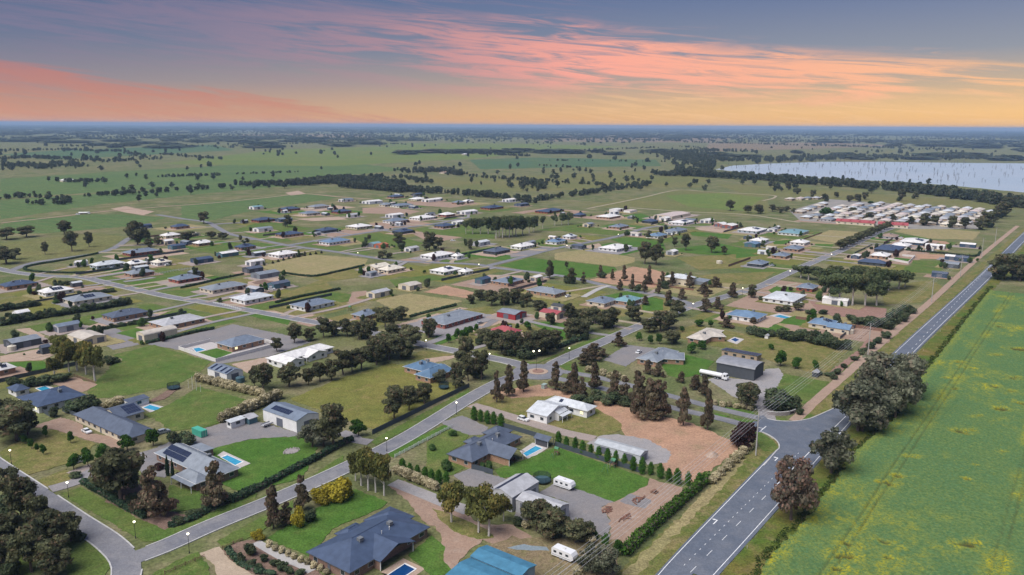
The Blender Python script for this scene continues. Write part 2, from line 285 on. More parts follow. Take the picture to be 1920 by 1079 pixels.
VILLAGE = [[375.7,1039.7,18.0,11.4,0],
[394.8,1067.6,15.2,9.1,2],
[411.0,1093.5,15.2,10.4,3],
[429.2,1119.7,15.4,11.3,6],
[448.1,1150.9,14.7,10.5,2],
[360.3,973.9,14.0,10.9,2],
[379.1,993.2,18.8,10.3,3],
[393.6,1020.8,15.0,11.4,6],
[410.5,1040.6,14.8,9.4,1],
[427.2,1066.9,16.9,10.5,5],
[443.0,1087.6,15.5,10.7,2],
[460.9,1113.2,14.3,11.4,0],
[380.5,965.5,16.0,10.4,6],
[395.8,992.2,14.0,9.1,2],
[413.6,1019.9,14.6,9.6,7],
[429.8,1041.8,16.6,10.9,1],
[447.6,1069.8,15.8,9.7,6],
[465.8,1091.1,15.7,10.5,2],
[481.0,1121.5,16.7,9.8,5],
[498.0,1146.2,17.1,10.8,4],
[391.6,959.3,14.2,11.5,6],
[406.9,987.9,15.7,9.6,6],
[425.5,1014.5,17.2,11.0,5],
[445.8,1034.5,17.7,11.4,6],
[461.8,1061.5,14.7,11.1,4],
[480.1,1089.5,17.1,9.4,7],
[500.8,1113.3,15.6,9.7,7],
[517.3,1135.1,15.9,11.5,2],
[536.2,1162.4,15.7,9.2,4],
[410.9,957.1,16.5,9.2,5],
[429.1,981.7,17.8,9.9,4],
[447.2,1003.1,18.9,10.8,5],
[464.3,1028.9,14.1,10.4,4],
[481.0,1050.9,15.4,10.3,5],
[498.7,1077.0,17.7,11.1,5],
[518.1,1098.0,18.3,10.1,5],
[535.9,1123.9,16.6,9.4,5],
[553.5,1147.5,17.5,10.8,6],
[424.7,948.4,16.9,10.7,6],
[442.4,970.4,18.3,9.7,0],
[459.4,993.8,17.1,9.5,2],
[478.0,1013.9,16.4,9.6,0],
[496.2,1037.6,18.8,10.2,0],
[512.0,1062.3,17.3,9.2,3],
[528.8,1088.9,14.0,10.0,4],
[548.0,1111.9,17.4,10.4,0],
[564.4,1131.8,15.5,10.3,4],
[444.1,944.2,16.1,11.0,5],
[460.3,963.3,15.9,10.2,3],
[479.4,989.0,15.8,11.2,0],
[495.3,1010.4,18.6,10.3,5],
[513.6,1036.8,15.9,10.1,3],
[530.9,1057.4,17.5,10.0,2],
[548.8,1079.1,18.9,10.2,6],
[564.7,1106.3,15.5,11.3,2],
[583.7,1124.4,17.1,10.1,4],
[458.2,935.7,16.0,10.2,4],
[476.0,959.5,14.2,10.2,2],
[494.6,980.3,16.5,11.5,1],
[509.6,1001.1,15.4,10.8,4],
[528.9,1022.4,15.7,10.7,2],
[543.9,1045.6,16.3,11.3,3],
[561.0,1070.6,16.1,10.4,7],
[580.7,1092.8,16.4,10.7,3],
[598.0,1112.4,17.8,9.8,0],
[473.0,927.7,15.4,11.0,4],
[488.5,949.3,16.7,10.2,5],
[507.0,970.3,16.7,9.1,3],
[523.4,989.7,14.3,11.4,5],
[542.0,1016.4,19.0,10.8,0],
[557.4,1032.6,17.1,11.1,1],
[576.4,1054.1,15.5,11.3,2],
[592.0,1075.7,18.0,9.2,3],
[608.9,1096.7,15.9,9.2,0],
[487.2,921.4,16.0,10.6,0],
[504.0,943.7,17.0,10.2,5],
[522.8,963.8,15.5,10.4,4],
[540.0,987.4,17.1,9.7,3],
[555.3,1009.7,16.6,9.3,3],
[574.4,1029.1,15.9,9.3,0],
[591.1,1048.0,17.3,9.2,1],
[607.9,1071.4,15.9,10.2,5],
[624.0,1093.0,16.7,10.0,2],
[497.3,908.6,18.0,10.9,1],
[517.1,934.4,18.1,9.3,6],
[535.0,956.1,15.7,10.5,5],
[556.1,981.3,17.6,9.9,4],
[575.9,1006.0,18.3,10.3,3],
[595.5,1030.1,14.5,9.1,3],
[613.6,1055.0,18.7,10.7,5],
[632.8,1079.2,18.4,10.5,6],
[507.5,899.6,15.0,10.6,1],
[532.2,929.7,18.4,9.4,4],
[555.9,962.8,17.8,10.7,0],
[581.6,988.6,18.6,9.9,0],
[606.8,1022.9,16.4,11.4,1],
[631.6,1051.4,16.3,9.6,2],
[425.2,1224.0,16.9,10.6,6],
[443.5,1231.8,17.4,9.5,5],
[457.3,1239.8,17.6,9.4,3],
[472.6,1244.5,14.2,10.5,4],
[487.8,1251.4,17.9,10.0,0]]
PATCHES = [["f_green",4,[[-758.3,1179.9],
[-1015.4,1587.2],
[-899.6,1904.5],
[-731.1,2244.7],
[-559.2,2472.9],
[-256.8,2022.4],
[-374.0,1751.4],
[-505.3,1483.7]]],
["f_bright",4,[[-971.0,2214.5],
[-1015.9,2945.8],
[-1029.5,3530.2],
[-570.0,4285.4],
[112.9,3525.8],
[-127.5,2695.8],
[-487.9,2155.2]]],
["f_green",3,[[-591.7,916.0],
[-737.5,1147.0],
[-596.3,1351.8],
[-493.8,1541.3],
[-391.9,1466.1],
[-475.5,1316.5],
[-565.5,1109.8]]],
["f_fallow",4,[[179.7,5640.2],
[1365.4,5625.3],
[2608.1,9044.0],
[616.2,9530.1]]],
["f_fallow",4,[[-2285.4,6652.3],
[-1220.7,7085.0],
[-1682.9,9414.1],
[-2936.0,8719.6]]],
["f_teal",4,[[-83.1,2041.7],
[171.2,2176.5],
[418.0,2263.5],
[479.4,2697.5],
[71.8,2815.7],
[-140.7,2609.6]]],
["f_bright",4,[[-1171.1,4911.7],
[125.7,4969.3],
[625.7,4342.5],
[89.5,3521.4],
[-570.0,4285.4]]],
["f_olive",4,[[-224.3,1676.0],
[46.1,1792.1],
[315.0,1988.3],
[439.0,1791.7],
[352.3,1473.4],
[252.8,1465.6],
[-54.0,1325.8]]],
["f_olive",3,[[396.6,1572.8],
[534.1,1487.7],
[732.8,1166.5],
[668.0,1109.5],
[550.7,1213.2],
[385.4,1315.3]]],
["f_fallow",4,[[1365.4,5625.3],
[2323.8,5894.9],
[2433.3,4998.6],
[1464.8,4122.5],
[849.9,3590.2]]],
["f_teal",4,[[-1388.1,2432.8],
[-1259.5,3016.4],
[-1179.8,3424.3],
[-1581.4,4268.1],
[-1832.7,3295.9],
[-1791.0,2815.7]]],
["f_olive",2,[[95.6,1105.5],
[293.8,1411.4],
[417.7,1306.5],
[327.7,1019.7],
[267.0,1016.4],
[180.3,1095.3]]],
["f_bright",2,[[248.4,1294.7],
[354.3,1356.7],
[397.5,1264.4],
[307.6,1059.1],
[245.6,1114.5]]],
["f_green",2,[[-560.1,865.9],
[-570.8,934.7],
[-536.5,936.5],
[-524.3,973.1],
[-479.2,975.6],
[-410.8,943.2],
[-409.4,868.3],
[-474.2,801.2],
[-518.0,799.2]]],
["f_olive",2,[[-475.1,731.3],
[-430.2,803.2],
[-380.0,780.6],
[-359.7,682.9],
[-379.3,652.6],
[-401.3,614.4]]],
["f_green",2,[[-455.5,1095.4],
[-339.0,1295.7],
[-265.1,1219.7],
[-337.2,1022.4],
[-351.3,901.9],
[-393.8,944.1]]],
["dirtpale",1,[[-524.9,1039.9],
[-522.2,1075.1],
[-485.2,1035.4],
[-455.0,1010.9],
[-449.2,968.3],
[-485.4,996.6]]],
["dirtpale",1,[[-370.6,1302.9],
[-360.5,1347.0],
[-332.1,1285.0],
[-348.5,1254.1]]],
["dry",0.8,[[-198.9,616.4],
[-172.1,677.9],
[-120.4,656.5],
[-117.3,619.2],
[-152.3,571.3],
[-173.5,588.4]]],
["drygreen",0.5,[[-145.9,571.5],
[-117.3,619.2],
[-105.4,581.6],
[-132.4,555.1]]],
["lawn",0.5,[[-294.4,835.8],
[-284.5,949.8],
[-243.2,876.4],
[-212.0,848.9],
[-241.7,811.7],
[-210.8,756.9],
[-229.7,748.7],
[-268.1,802.0]]],
["lawn",0.5,[[-283.7,698.5],
[-260.5,740.2],
[-237.9,741.1],
[-213.4,714.4],
[-225.0,658.3],
[-252.4,674.8]]],
["lawn",0.5,[[-198.8,735.6],
[-185.5,758.0],
[-124.8,692.0],
[-124.4,667.8],
[-169.9,709.5]]],
["lawn",0.5,[[-162.1,790.2],
[-138.9,825.0],
[-115.6,776.3],
[-111.2,732.1],
[-140.5,745.2]]],
["dirt",0.5,[[-192.0,813.9],
[-176.6,850.6],
[-131.0,881.8],
[-127.8,843.6],
[-165.9,798.2],
[-184.1,789.2]]],
["dirtpale",0.5,[[-257.8,939.7],
[-210.7,965.6],
[-194.2,937.3],
[-229.0,918.8]]],
["dirt",0.5,[[-201.9,1072.7],
[-165.9,1082.3],
[-119.7,1034.8],
[-129.1,994.7],
[-189.2,1004.3]]],
["dirt",0.5,[[-162.5,900.8],
[-120.1,924.4],
[-89.7,904.4],
[-113.5,872.7],
[-149.1,851.9]]],
["dirt",0.5,[[-161.4,1171.7],
[-88.6,1159.1],
[-46.1,1144.9],
[-82.6,1079.8],
[-139.7,1114.7]]],
["dirt",0.5,[[-104.2,817.9],
[-92.4,836.1],
[-46.6,795.2],
[-67.3,763.0],
[-85.2,769.8]]],
["lawn",0.5,[[-152.8,807.2],
[-125.7,808.4],
[-82.8,747.5],
[-104.1,705.5],
[-145.4,767.3]]],
["lawn",0.5,[[-106.3,853.9],
[-53.2,847.0],
[-19.3,821.7],
[-17.2,780.5],
[-45.0,787.2],
[-90.5,818.5]]],
["lawn",0.5,[[25.4,850.7],
[71.6,891.7],
[68.5,852.7],
[41.7,842.3]]],
["lawng",0.5,[[-10.2,628.0],
[14.6,667.1],
[52.1,640.7],
[47.9,586.6],
[25.6,590.4]]],
["lawn",0.5,[[-88.7,564.8],
[-58.8,587.6],
[-36.0,570.7],
[-62.6,561.4],
[-80.4,540.7]]],
["gravel",0.5,[[-1.6,696.7],
[22.2,737.6],
[36.1,724.3],
[12.9,678.8],
[-1.5,666.5]]],
["lawng",0.5,[[35.4,655.4],
[81.5,623.5],
[81.7,611.1],
[58.6,578.0],
[31.7,581.6]]],
["dry",0.5,[[37.3,691.9],
[69.1,718.9],
[104.4,670.4],
[101.0,647.8],
[83.6,626.1],
[35.7,659.3]]],
["orange",1,[[56.9,569.4],
[96.1,626.6],
[111.3,612.1],
[118.2,598.0],
[99.1,542.3],
[71.1,553.3]]],
["lawng",0.5,[[97.4,785.4],
[127.5,794.7],
[145.1,757.0],
[139.3,715.0],
[110.9,727.3]]],
["lawng",0.5,[[139.3,715.0],
[198.9,759.2],
[223.1,705.3],
[190.2,679.5],
[158.5,696.6]]],
["lawng",0.5,[[188.4,849.0],
[229.3,824.2],
[215.8,790.5],
[185.3,813.8]]],
["lawn",0.5,[[46.5,870.7],
[80.6,912.9],
[120.0,836.9],
[107.2,810.3],
[52.2,842.8]]],
["lawng",0.5,[[136.6,996.6],
[166.0,1023.9],
[171.0,986.0],
[150.7,927.1]]],
["dirtpale",0.5,[[63.1,732.2],
[83.0,754.4],
[84.1,726.2],
[69.1,718.9]]],
["dirtpale",0.5,[[202.0,878.1],
[229.5,899.4],
[234.3,860.4],
[221.0,837.0],
[202.6,859.0]]],
["drygreen",1,[[140.7,671.8],
[227.1,705.5],
[184.2,624.5],
[146.3,613.3]]],
["drygreen",1,[[112.6,573.8],
[152.9,595.8],
[204.9,608.4],
[173.5,556.4],
[148.8,560.4]]],
["dry",0.5,[[300.1,800.1],
[345.9,864.4],
[377.7,846.2],
[331.4,779.0],
[313.8,762.2]]],
["lawng",0.5,[[203.9,718.0],
[224.3,723.6],
[216.1,687.0],
[190.5,669.2]]],
["lawng",0.5,[[255.5,775.8],
[278.3,787.8],
[262.4,754.9],
[250.2,754.4]]],
["lawng",0.5,[[286.6,761.1],
[307.8,756.7],
[295.5,731.2],
[281.3,740.4]]],
["dry",1,[[412.2,854.2],
[451.0,904.2],
[507.7,858.6],
[464.4,795.8],
[422.6,799.7]]],
["orange",0.5,[[359.3,701.1],
[382.8,697.6],
[370.4,671.6],
[347.7,674.9]]],
["orange",0.5,[[417.3,790.9],
[428.3,780.3],
[425.7,766.8],
[416.6,761.2],
[414.1,777.0]]],
["lawng",0.2,[[326.8,682.5],
[341.2,672.6],
[327.5,654.1],
[318.1,663.7]]],
["lawn",0.5,[[339.5,666.5],
[363.3,663.3],
[350.3,636.3],
[322.9,635.4]]],
["lawn",0.5,[[320.3,638.4],
[345.1,630.0],
[331.7,603.2],
[303.8,610.8]]],
["drygreen",1,[[247.0,520.0],
[282.0,562.2],
[310.4,578.2],
[303.5,548.4],
[261.8,499.0],
[235.8,492.5]]],
["villagepave",0.5,[[370.3,1064.4],
[494.2,1245.2],
[652.2,1080.4],
[520.4,881.5],
[436.7,877.5],
[345.4,953.5]]],
["drygreen",0.5,[[-323.7,491.4],
[-311.5,509.3],
[-288.5,492.4],
[-310.2,470.0]]],
["lawn",0.5,[[-267.0,423.9],
[-241.9,458.3],
[-238.4,463.3],
[-230.9,433.5],
[-252.8,411.8]]],
["lawn",0.5,[[-299.4,575.8],
[-288.4,586.5],
[-274.7,561.6],
[-284.2,556.4]]],
["lawn",0.5,[[-263.8,538.5],
[-250.3,567.3],
[-233.3,548.6],
[-243.8,521.7]]],
["lawn",0.5,[[-236.8,515.6],
[-213.0,533.3],
[-194.4,506.7],
[-208.0,492.7]]],
["lawn",0.5,[[-231.9,479.2],
[-226.4,484.7],
[-201.7,469.4],
[-213.4,459.0]]],
["dirt",0.5,[[-298.4,528.6],
[-285.6,537.8],
[-266.7,521.0],
[-281.6,510.2]]],
["gravel",0.5,[[-225.7,411.1],
[-216.8,422.3],
[-195.2,400.1],
[-186.7,391.5],
[-197.1,379.5],
[-203.7,386.3]]],
["lawng",0.2,[[-211.4,411.4],
[-200.5,428.4],
[-190.7,417.4],
[-195.8,401.3]]],
["gravel",0.5,[[-184.8,390.4],
[-162.7,420.8],
[-148.8,382.8],
[-165.0,380.2]]],
["dirtpale",0.5,[[-234.8,421.9],
[-231.0,436.5],
[-213.4,455.7],
[-204.2,464.2],
[-207.0,446.3],
[-227.7,413.7]]],
["dirtpale",0.5,[[-269.1,418.2],
[-263.2,421.2],
[-245.7,405.3],
[-242.0,397.7],
[-252.3,405.2]]],
["dirtpale",0.5,[[-245.3,367.3],
[-233.6,381.0],
[-221.0,370.0],
[-221.6,361.4],
[-239.4,357.9]]],
["lawng",0.5,[[-237.6,356.9],
[-220.4,360.3],
[-211.7,349.4],
[-218.7,341.5]]],
["lawn",1,[[-192.7,370.6],
[-181.1,389.2],
[-141.9,360.9],
[-140.6,345.0],
[-177.2,356.1]]],
["lawn",1,[[-176.6,316.0],
[-187.3,362.1],
[-162.4,356.4],
[-139.9,343.1],
[-144.4,325.0],
[-158.1,313.1],
[-168.3,308.2]]],
["dirt",1,[[-198.0,327.4],
[-192.9,336.4],
[-177.4,326.1],
[-178.7,316.0]]],
["gravel",0.5,[[-172.5,401.9],
[-156.2,432.4],
[-117.9,408.3],
[-103.2,395.9],
[-116.6,370.0],
[-136.1,356.9],
[-157.2,373.5]]],
["lawn",0.5,[[-190.7,483.9],
[-173.6,507.3],
[-138.1,481.7],
[-158.6,457.1]]],
["lawng",0.5,[[-155.3,454.0],
[-147.6,460.7],
[-126.5,442.1],
[-125.0,431.7]]],
["dirtpale",0.5,[[-156.2,463.8],
[-133.5,467.8],
[-114.9,455.0],
[-125.7,442.2]]],
["dirt",0.5,[[-121.9,436.2],
[-111.9,451.9],
[-99.5,439.8],
[-111.8,427.7]]],
["drygreen",0.5,[[-154.7,499.9],
[-137.1,565.9],
[-122.5,533.9],
[-144.3,492.6]]],
["lawn",0.5,[[-145.5,485.1],
[-118.5,523.2],
[-105.3,513.3],
[-101.3,497.6],
[-111.1,482.4]]],
["dirt",0.5,[[-106.9,521.5],
[-98.2,525.9],
[-93.0,501.7],
[-112.7,461.6],
[-116.5,468.2],
[-103.1,490.0]]],
["dirtpale",0.5,[[-187.4,554.7],
[-170.9,579.9],
[-160.7,560.3],
[-171.7,528.1],
[-180.4,527.8]]],
["mulch",0.5,[[-184.4,552.4],
[-179.0,563.1],
[-169.1,556.2],
[-168.6,543.7],
[-179.0,545.6]]],
["lawng",0.1,[[-153.5,375.6],
[-147.3,383.7],
[-136.5,375.7],
[-140.6,365.3]]],
["paving",0.1,[[-164.8,380.9],
[-155.5,396.1],
[-151.5,392.7],
[-138.4,379.9],
[-127.0,395.8],
[-121.4,389.2],
[-139.6,361.0]]],
["lawng",0.1,[[-153.5,375.6],
[-147.3,383.7],
[-136.5,375.7],
[-140.6,365.3]]],
["dirtpale",0.5,[[-130.5,356.9],
[-117.5,368.8],
[-111.5,361.5],
[-119.0,343.5],
[-125.7,351.4]]],
["dry",1,[[-88.7,497.9],
[-67.5,518.4],
[-31.8,495.7],
[-51.3,456.6],
[-60.0,453.2]]],
["orange",1,[[-59.4,522.9],
[-46.6,545.1],
[-25.8,523.8],
[-26.5,503.5]]],
["dirtpale",0.3,[[-27.9,566.9],
[-17.3,587.5],
[6.8,584.7],
[26.6,576.1],
[11.2,561.8],
[-16.8,569.7]]],
["drygreen",0.5,[[-45.9,463.4],
[-14.2,481.5],
[-9.8,464.3],
[-17.8,451.1],
[-41.0,460.2]]],
["lawng",0.5,[[11.2,439.5],
[29.8,446.0],
[28.7,406.5],
[26.5,403.8]]],
["lawng",0.5,[[-41.2,420.9],
[-30.1,424.0],
[-28.2,405.2],
[-38.9,390.0]]],
["gravel",0.5,[[-17.6,427.1],
[-9.7,456.1],
[-5.1,451.4],
[-12.7,430.1]]],
["drygreen",0.5,[[-51.5,367.0],
[-44.5,381.6],
[-28.6,374.1],
[-40.4,367.3]]],
["dirtpale",0.5,[[-42.2,367.2],
[-27.3,374.1],
[-25.9,370.8],
[-36.1,361.0]]],
["field",1,[[-90.2,309.7],
[-75.2,336.6],
[-56.2,359.5],
[-49.0,352.9],
[-45.1,341.0],
[-20.5,328.8],
[-18.0,325.3],
[-50.7,276.6],
[-61.2,285.0],
[-75.0,296.3]]],
["field",1,[[-63.1,348.4],
[-50.9,358.7],
[-43.3,345.0],
[-41.7,332.1],
[-37.3,327.0],
[-33.6,303.1],
[-55.2,302.7]]],
["lawng",0.3,[[70.7,363.2],
[80.9,380.9],
[96.9,365.9],
[86.1,345.6],
[75.6,339.8],
[70.5,343.4]]],
["gravel",0.5,[[43.6,366.9],
[59.2,394.6],
[72.5,387.7],
[60.6,369.4],
[53.3,356.7],
[47.5,363.8]]],
["drygreen",1,[[89.6,421.2],
[103.3,438.8],
[120.7,422.0],
[141.1,409.0],
[126.5,362.3],
[116.8,384.0],
[107.7,388.4],
[98.2,397.9],
[89.6,407.8]]],
["lawn",0.5,[[109.9,448.0],
[122.9,464.4],
[140.1,482.0],
[126.5,454.7],
[112.9,442.0]]],
["gravelpale",0.5,[[87.2,338.2],
[92.1,342.0],
[107.3,336.8],
[117.8,354.0],
[124.4,356.1],
[122.9,344.4],
[104.8,305.5],
[97.0,305.4],
[92.1,316.0]]],
["lawng",0.5,[[56.0,509.8],
[80.1,531.2],
[97.7,503.1],
[92.3,473.8],
[79.1,470.0],
[84.3,502.8]]],
["drygreen",1,[[126.9,416.6],
[145.3,419.8],
[169.7,387.4],
[145.7,350.6],
[136.2,350.4],
[117.5,384.0]]],
["lawn",0.5,[[124.0,347.3],
[139.9,335.6],
[128.8,318.3],
[120.0,305.8],
[110.9,318.0],
[113.7,326.3]]],
["redgravel",0.5,[[193.3,509.7],
[204.7,502.3],
[232.2,481.0],
[220.5,457.1],
[191.1,459.6],
[187.0,472.8]]],
["lawng",0.2,[[150.9,446.0],
[168.6,460.7],
[176.4,446.6],
[166.7,434.4],
[152.9,443.0]]],
["lawng",0.2,[[138.5,436.7],
[149.2,442.9],
[154.5,428.4],
[146.0,419.8],
[137.9,425.2]]],
["redgravel",0.5,[[144.9,348.7],
[176.6,389.9],
[189.4,410.1],
[191.2,405.0],
[147.0,344.9]]],
["lawng",0.5,[[176.3,536.2],
[187.7,552.2],
[199.1,545.7],
[192.8,530.2],
[174.9,523.4]]],
["drygreen",1,[[-20.6,295.0],
[-8.0,317.4],
[8.7,330.0],
[13.3,322.6],
[33.8,304.5],
[42.8,288.0],
[41.5,278.4],
[32.3,270.2],
[21.1,274.4],
[6.3,285.4],
[-2.3,294.3],
[-16.4,299.3]]],
["orange",1,[[-6.5,319.9],
[11.8,329.4],
[37.1,307.5],
[47.0,301.4],
[68.8,284.4],
[80.7,265.6],
[76.8,256.2],
[56.5,232.7],
[49.3,243.7],
[49.3,259.0],
[41.3,271.9],
[41.5,284.0],
[34.1,299.4],
[18.0,315.6],
[0.3,311.3]]],
["gravelpale",0.6,[[26.7,264.7],
[32.2,271.7],
[39.1,273.4],
[49.0,268.5],
[55.1,257.7],
[52.3,248.8],
[45.4,247.0],
[38.8,256.5]]],
["lawn",0.5,[[-29.8,264.9],
[-22.3,278.3],
[-15.3,272.1],
[-16.2,264.2],
[-21.8,255.2],
[-15.0,243.2],
[-18.0,238.8],
[-23.2,236.0],
[-27.2,240.1]]],
["gravel",0.5,[[-26.9,283.9],
[-18.9,291.4],
[-8.4,279.5],
[-10.2,272.1],
[-15.0,271.7],
[-21.5,277.4]]],
["gravel",0.5,[[-18.3,238.1],
[-12.9,243.5],
[-1.2,234.9],
[-6.3,227.6],
[-14.5,230.7]]],
["lawng",0.3,[[-5.5,242.6],
[4.4,250.1],
[15.7,261.4],
[43.8,236.2],
[42.3,230.8],
[30.8,220.0],
[19.9,227.9],
[12.6,236.5],
[6.6,238.5],
[-3.3,236.3]]],
["gravel",0.5,[[8.6,225.9],
[13.5,232.4],
[20.3,228.3],
[30.8,220.0],
[26.5,216.4],
[28.6,208.5],
[26.9,199.0],
[21.9,203.1],
[17.0,207.3],
[1.2,207.1],
[1.2,214.9],
[17.4,219.8]]],
["dirt",0.8,[[30.8,220.0],
[42.8,231.5],
[44.2,236.6],
[53.4,230.1],
[52.4,225.2],
[30.9,196.6],
[26.9,198.5],
[28.6,208.5],
[26.5,216.4]]],
["gravel",0.5,[[32.5,220.6],
[36.6,225.6],
[42.2,221.4],
[39.6,216.0],
[34.0,218.8]]],
["lawng",0.6,[[-65.9,197.9],
[-61.5,206.3],
[-53.3,221.3],
[-47.7,227.7],
[-36.6,219.1],
[-37.7,215.6],
[-49.3,203.3],
[-51.7,188.1]]],
["dirt",0.8,[[-37.7,229.9],
[-33.3,233.8],
[-22.9,221.8],
[-14.8,214.1],
[-7.8,205.7],
[0.7,205.8],
[6.2,197.9],
[1.1,188.9],
[-7.5,197.8],
[-10.9,192.2],
[-14.9,180.2],
[-17.2,187.4],
[-19.3,201.1],
[-25.4,208.6],
[-29.9,218.3]]],
["drygreen",0.3,[[-23.0,215.5],
[-16.6,211.3],
[-6.1,202.7],
[-4.5,198.7],
[-9.0,197.6],
[-15.4,201.6],
[-20.1,208.4]]],
["lawng",0.4,[[-26.6,189.3],
[-21.6,199.7],
[-17.3,193.6],
[-17.3,187.1],
[-14.9,182.7],
[-18.2,177.6],
[-22.1,183.5]]],
["mulch",0.5,[[-75.7,191.5],
[-73.2,195.3],
[-68.7,197.1],
[-58.0,189.5],
[-46.7,179.9],
[-64.3,179.0],
[-69.9,183.8]]],
["sand",0.5,[[-81.1,189.8],
[-77.1,193.1],
[-72.8,187.3],
[-66.3,181.8],
[-60.5,177.1],
[-71.1,175.8],
[-75.2,184.2]]],
["brown",1,[[0.4,199.9],
[14.9,198.0],
[30.1,198.2],
[26.1,178.0],
[-7.4,177.7],
[-7.4,192.8]]],
["puddle",0.8,[[-0.9,193.3],
[3.6,195.3],
[9.6,193.9],
[10.3,192.0],
[5.6,192.0],
[1.6,192.4]]],
["lawn",0.4,[[-89.0,179.4],
[-85.8,186.1],
[-81.7,190.3],
[-76.9,184.2],
[-73.9,178.1]]],
["lawng",0.6,[[-103.3,259.6],
[-92.5,266.5],
[-74.8,269.9],
[-66.9,259.3],
[-65.9,235.4],
[-73.2,229.9],
[-80.2,224.7],
[-85.6,227.2],
[-94.2,235.0]]],
["lawn",0.5,[[-105.8,229.5],
[-92.0,224.5],
[-89.5,214.9],
[-98.6,211.9]]],
["gravel",0.5,[[-113.5,275.9],
[-104.4,285.6],
[-93.6,282.8],
[-76.8,272.5],
[-74.9,269.9],
[-92.7,267.0],
[-103.5,260.1],
[-108.1,262.0]]],
["gravel",0.5,[[-128.3,252.0],
[-122.3,258.5],
[-120.5,263.5],
[-111.4,276.0],
[-105.9,277.9],
[-94.9,280.0],
[-91.2,268.2],
[-102.3,258.8],
[-109.4,252.3],
[-109.5,234.8],
[-117.8,237.4]]],
["lawn",0.5,[[-136.0,223.3],
[-132.6,228.1],
[-105.5,207.9],
[-94.7,202.7],
[-77.7,225.4],
[-75.2,217.4],
[-89.0,196.2],
[-98.8,195.8]]],
["lawn",0.5,[[-118.4,200.4],
[-103.9,189.8],
[-102.0,187.1],
[-100.4,178.8],
[-108.7,178.7],
[-118.5,189.6]]],
["lawn",0.5,[[-132.5,188.5],
[-130.2,195.2],
[-118.6,179.1],
[-126.5,179.0]]],
["drygreen",0.5,[[-148.5,231.6],
[-143.9,241.3],
[-138.0,233.7],
[-140.8,226.2]]],
["drygreen",0.8,[[-173.6,253.7],
[-174.3,273.1],
[-166.0,274.2],
[-144.7,261.1],
[-145.9,244.9],
[-153.7,236.2],
[-170.2,248.3]]],
["dirt",0.5,[[-176.5,276.8],
[-171.3,287.4],
[-160.7,280.8],
[-153.1,271.7],
[-139.1,266.6],
[-133.4,257.5],
[-137.7,258.3],
[-166.0,274.2]]],
["lawn",0.6,[[-141.1,289.9],
[-136.6,301.5],
[-133.2,323.6],
[-105.0,306.5],
[-109.1,283.2],
[-112.7,277.8],
[-124.8,273.6],
[-131.5,282.8]]],
["mulch",0.5,[[-146.0,305.7],
[-144.3,319.7],
[-140.6,322.2],
[-140.9,308.1],
[-144.0,304.7]]],
["mulch",0.5,[[-120.1,218.0],
[-120.1,234.6],
[-98.9,212.5],
[-92.1,210.3],
[-95.3,201.7],
[-102.9,206.9],
[-117.3,216.9]]],
["lawn",0.5,[[-49.8,265.9],
[-17.9,323.3],
[-17.3,311.4],
[-47.2,262.1]]],
["lawng",0.3,[[-44.0,254.5],
[-24.9,281.5],
[-22.1,279.3],
[-39.4,251.5]]],
["lawn",0.5,[[-85.2,210.4],
[-65.2,232.7],
[-57.1,253.1],
[-55.5,248.5],
[-63.2,234.1],
[-82.8,203.9]]],
["lawn",0.5,[[-78.8,195.8],
[-70.9,209.5],
[-64.7,220.0],
[-63.3,212.9],
[-69.0,199.9],
[-75.8,192.9]]],
["lawn",0.5,[[27.0,386.7],
[71.2,438.6],
[72.9,434.5],
[26.6,379.3]]],
["lawn",0.3,[[-12.3,368.7],
[-8.3,377.5],
[1.6,363.1],
[12.6,363.3],
[27.7,383.4],
[38.3,397.1],
[35.4,390.2],
[12.5,361.5],
[7.7,359.9],
[-1.1,362.4],
[-10.9,368.8]]],
["lawn",0.3,[[23.2,362.3],
[26.6,367.1],
[30.8,359.0],
[33.4,342.6],
[27.2,346.7],
[22.5,356.5]]],
["verge",0.8,[[24.1,178.0],
[37.5,179.3],
[85.9,249.3],
[197.6,389.6],
[388.4,642.7],
[567.6,874.4],
[592.5,913.7],
[316.3,558.3],
[194.1,399.6],
[136.1,322.5],
[106.3,282.3],
[80.4,254.9]]],
["dry",0.8,[[27.8,180.7],
[31.8,180.7],
[59.5,221.2],
[79.5,251.8],
[76.8,251.7]]],
["vergeg",0.8,[[51.4,179.5],
[81.4,219.7],
[195.1,373.5],
[356.8,581.8],
[499.6,766.8],
[425.3,639.0],
[357.8,573.5],
[224.1,395.2],
[150.6,291.4],
[119.5,257.7],
[62.7,179.6]]],
["lawn",0.1,[[98.4,291.6],
[105.6,290.6],
[105.2,287.9],
[101.1,287.9],
[98.3,289.4]]],
["lawn",0.1,[[107.9,290.7],
[117.1,295.5],
[117.8,293.3],
[112.3,288.6],
[107.8,287.5]]],
["lawn",0.1,[[88.9,276.7],
[92.0,274.8],
[93.7,268.0],
[93.6,262.0],
[91.6,258.4],
[87.4,258.4],
[86.9,261.9],
[88.8,271.6]]],
["lawng",0.2,[[81.8,304.2],
[95.1,298.0],
[94.6,293.9],
[81.0,301.0]]],
["lawng",0.2,[[79.7,295.7],
[84.7,292.3],
[80.6,290.6],
[78.7,291.6]]],
["lawng",0.2,[[85.7,290.7],
[92.6,287.3],
[92.3,284.0],
[85.9,286.4]]]]
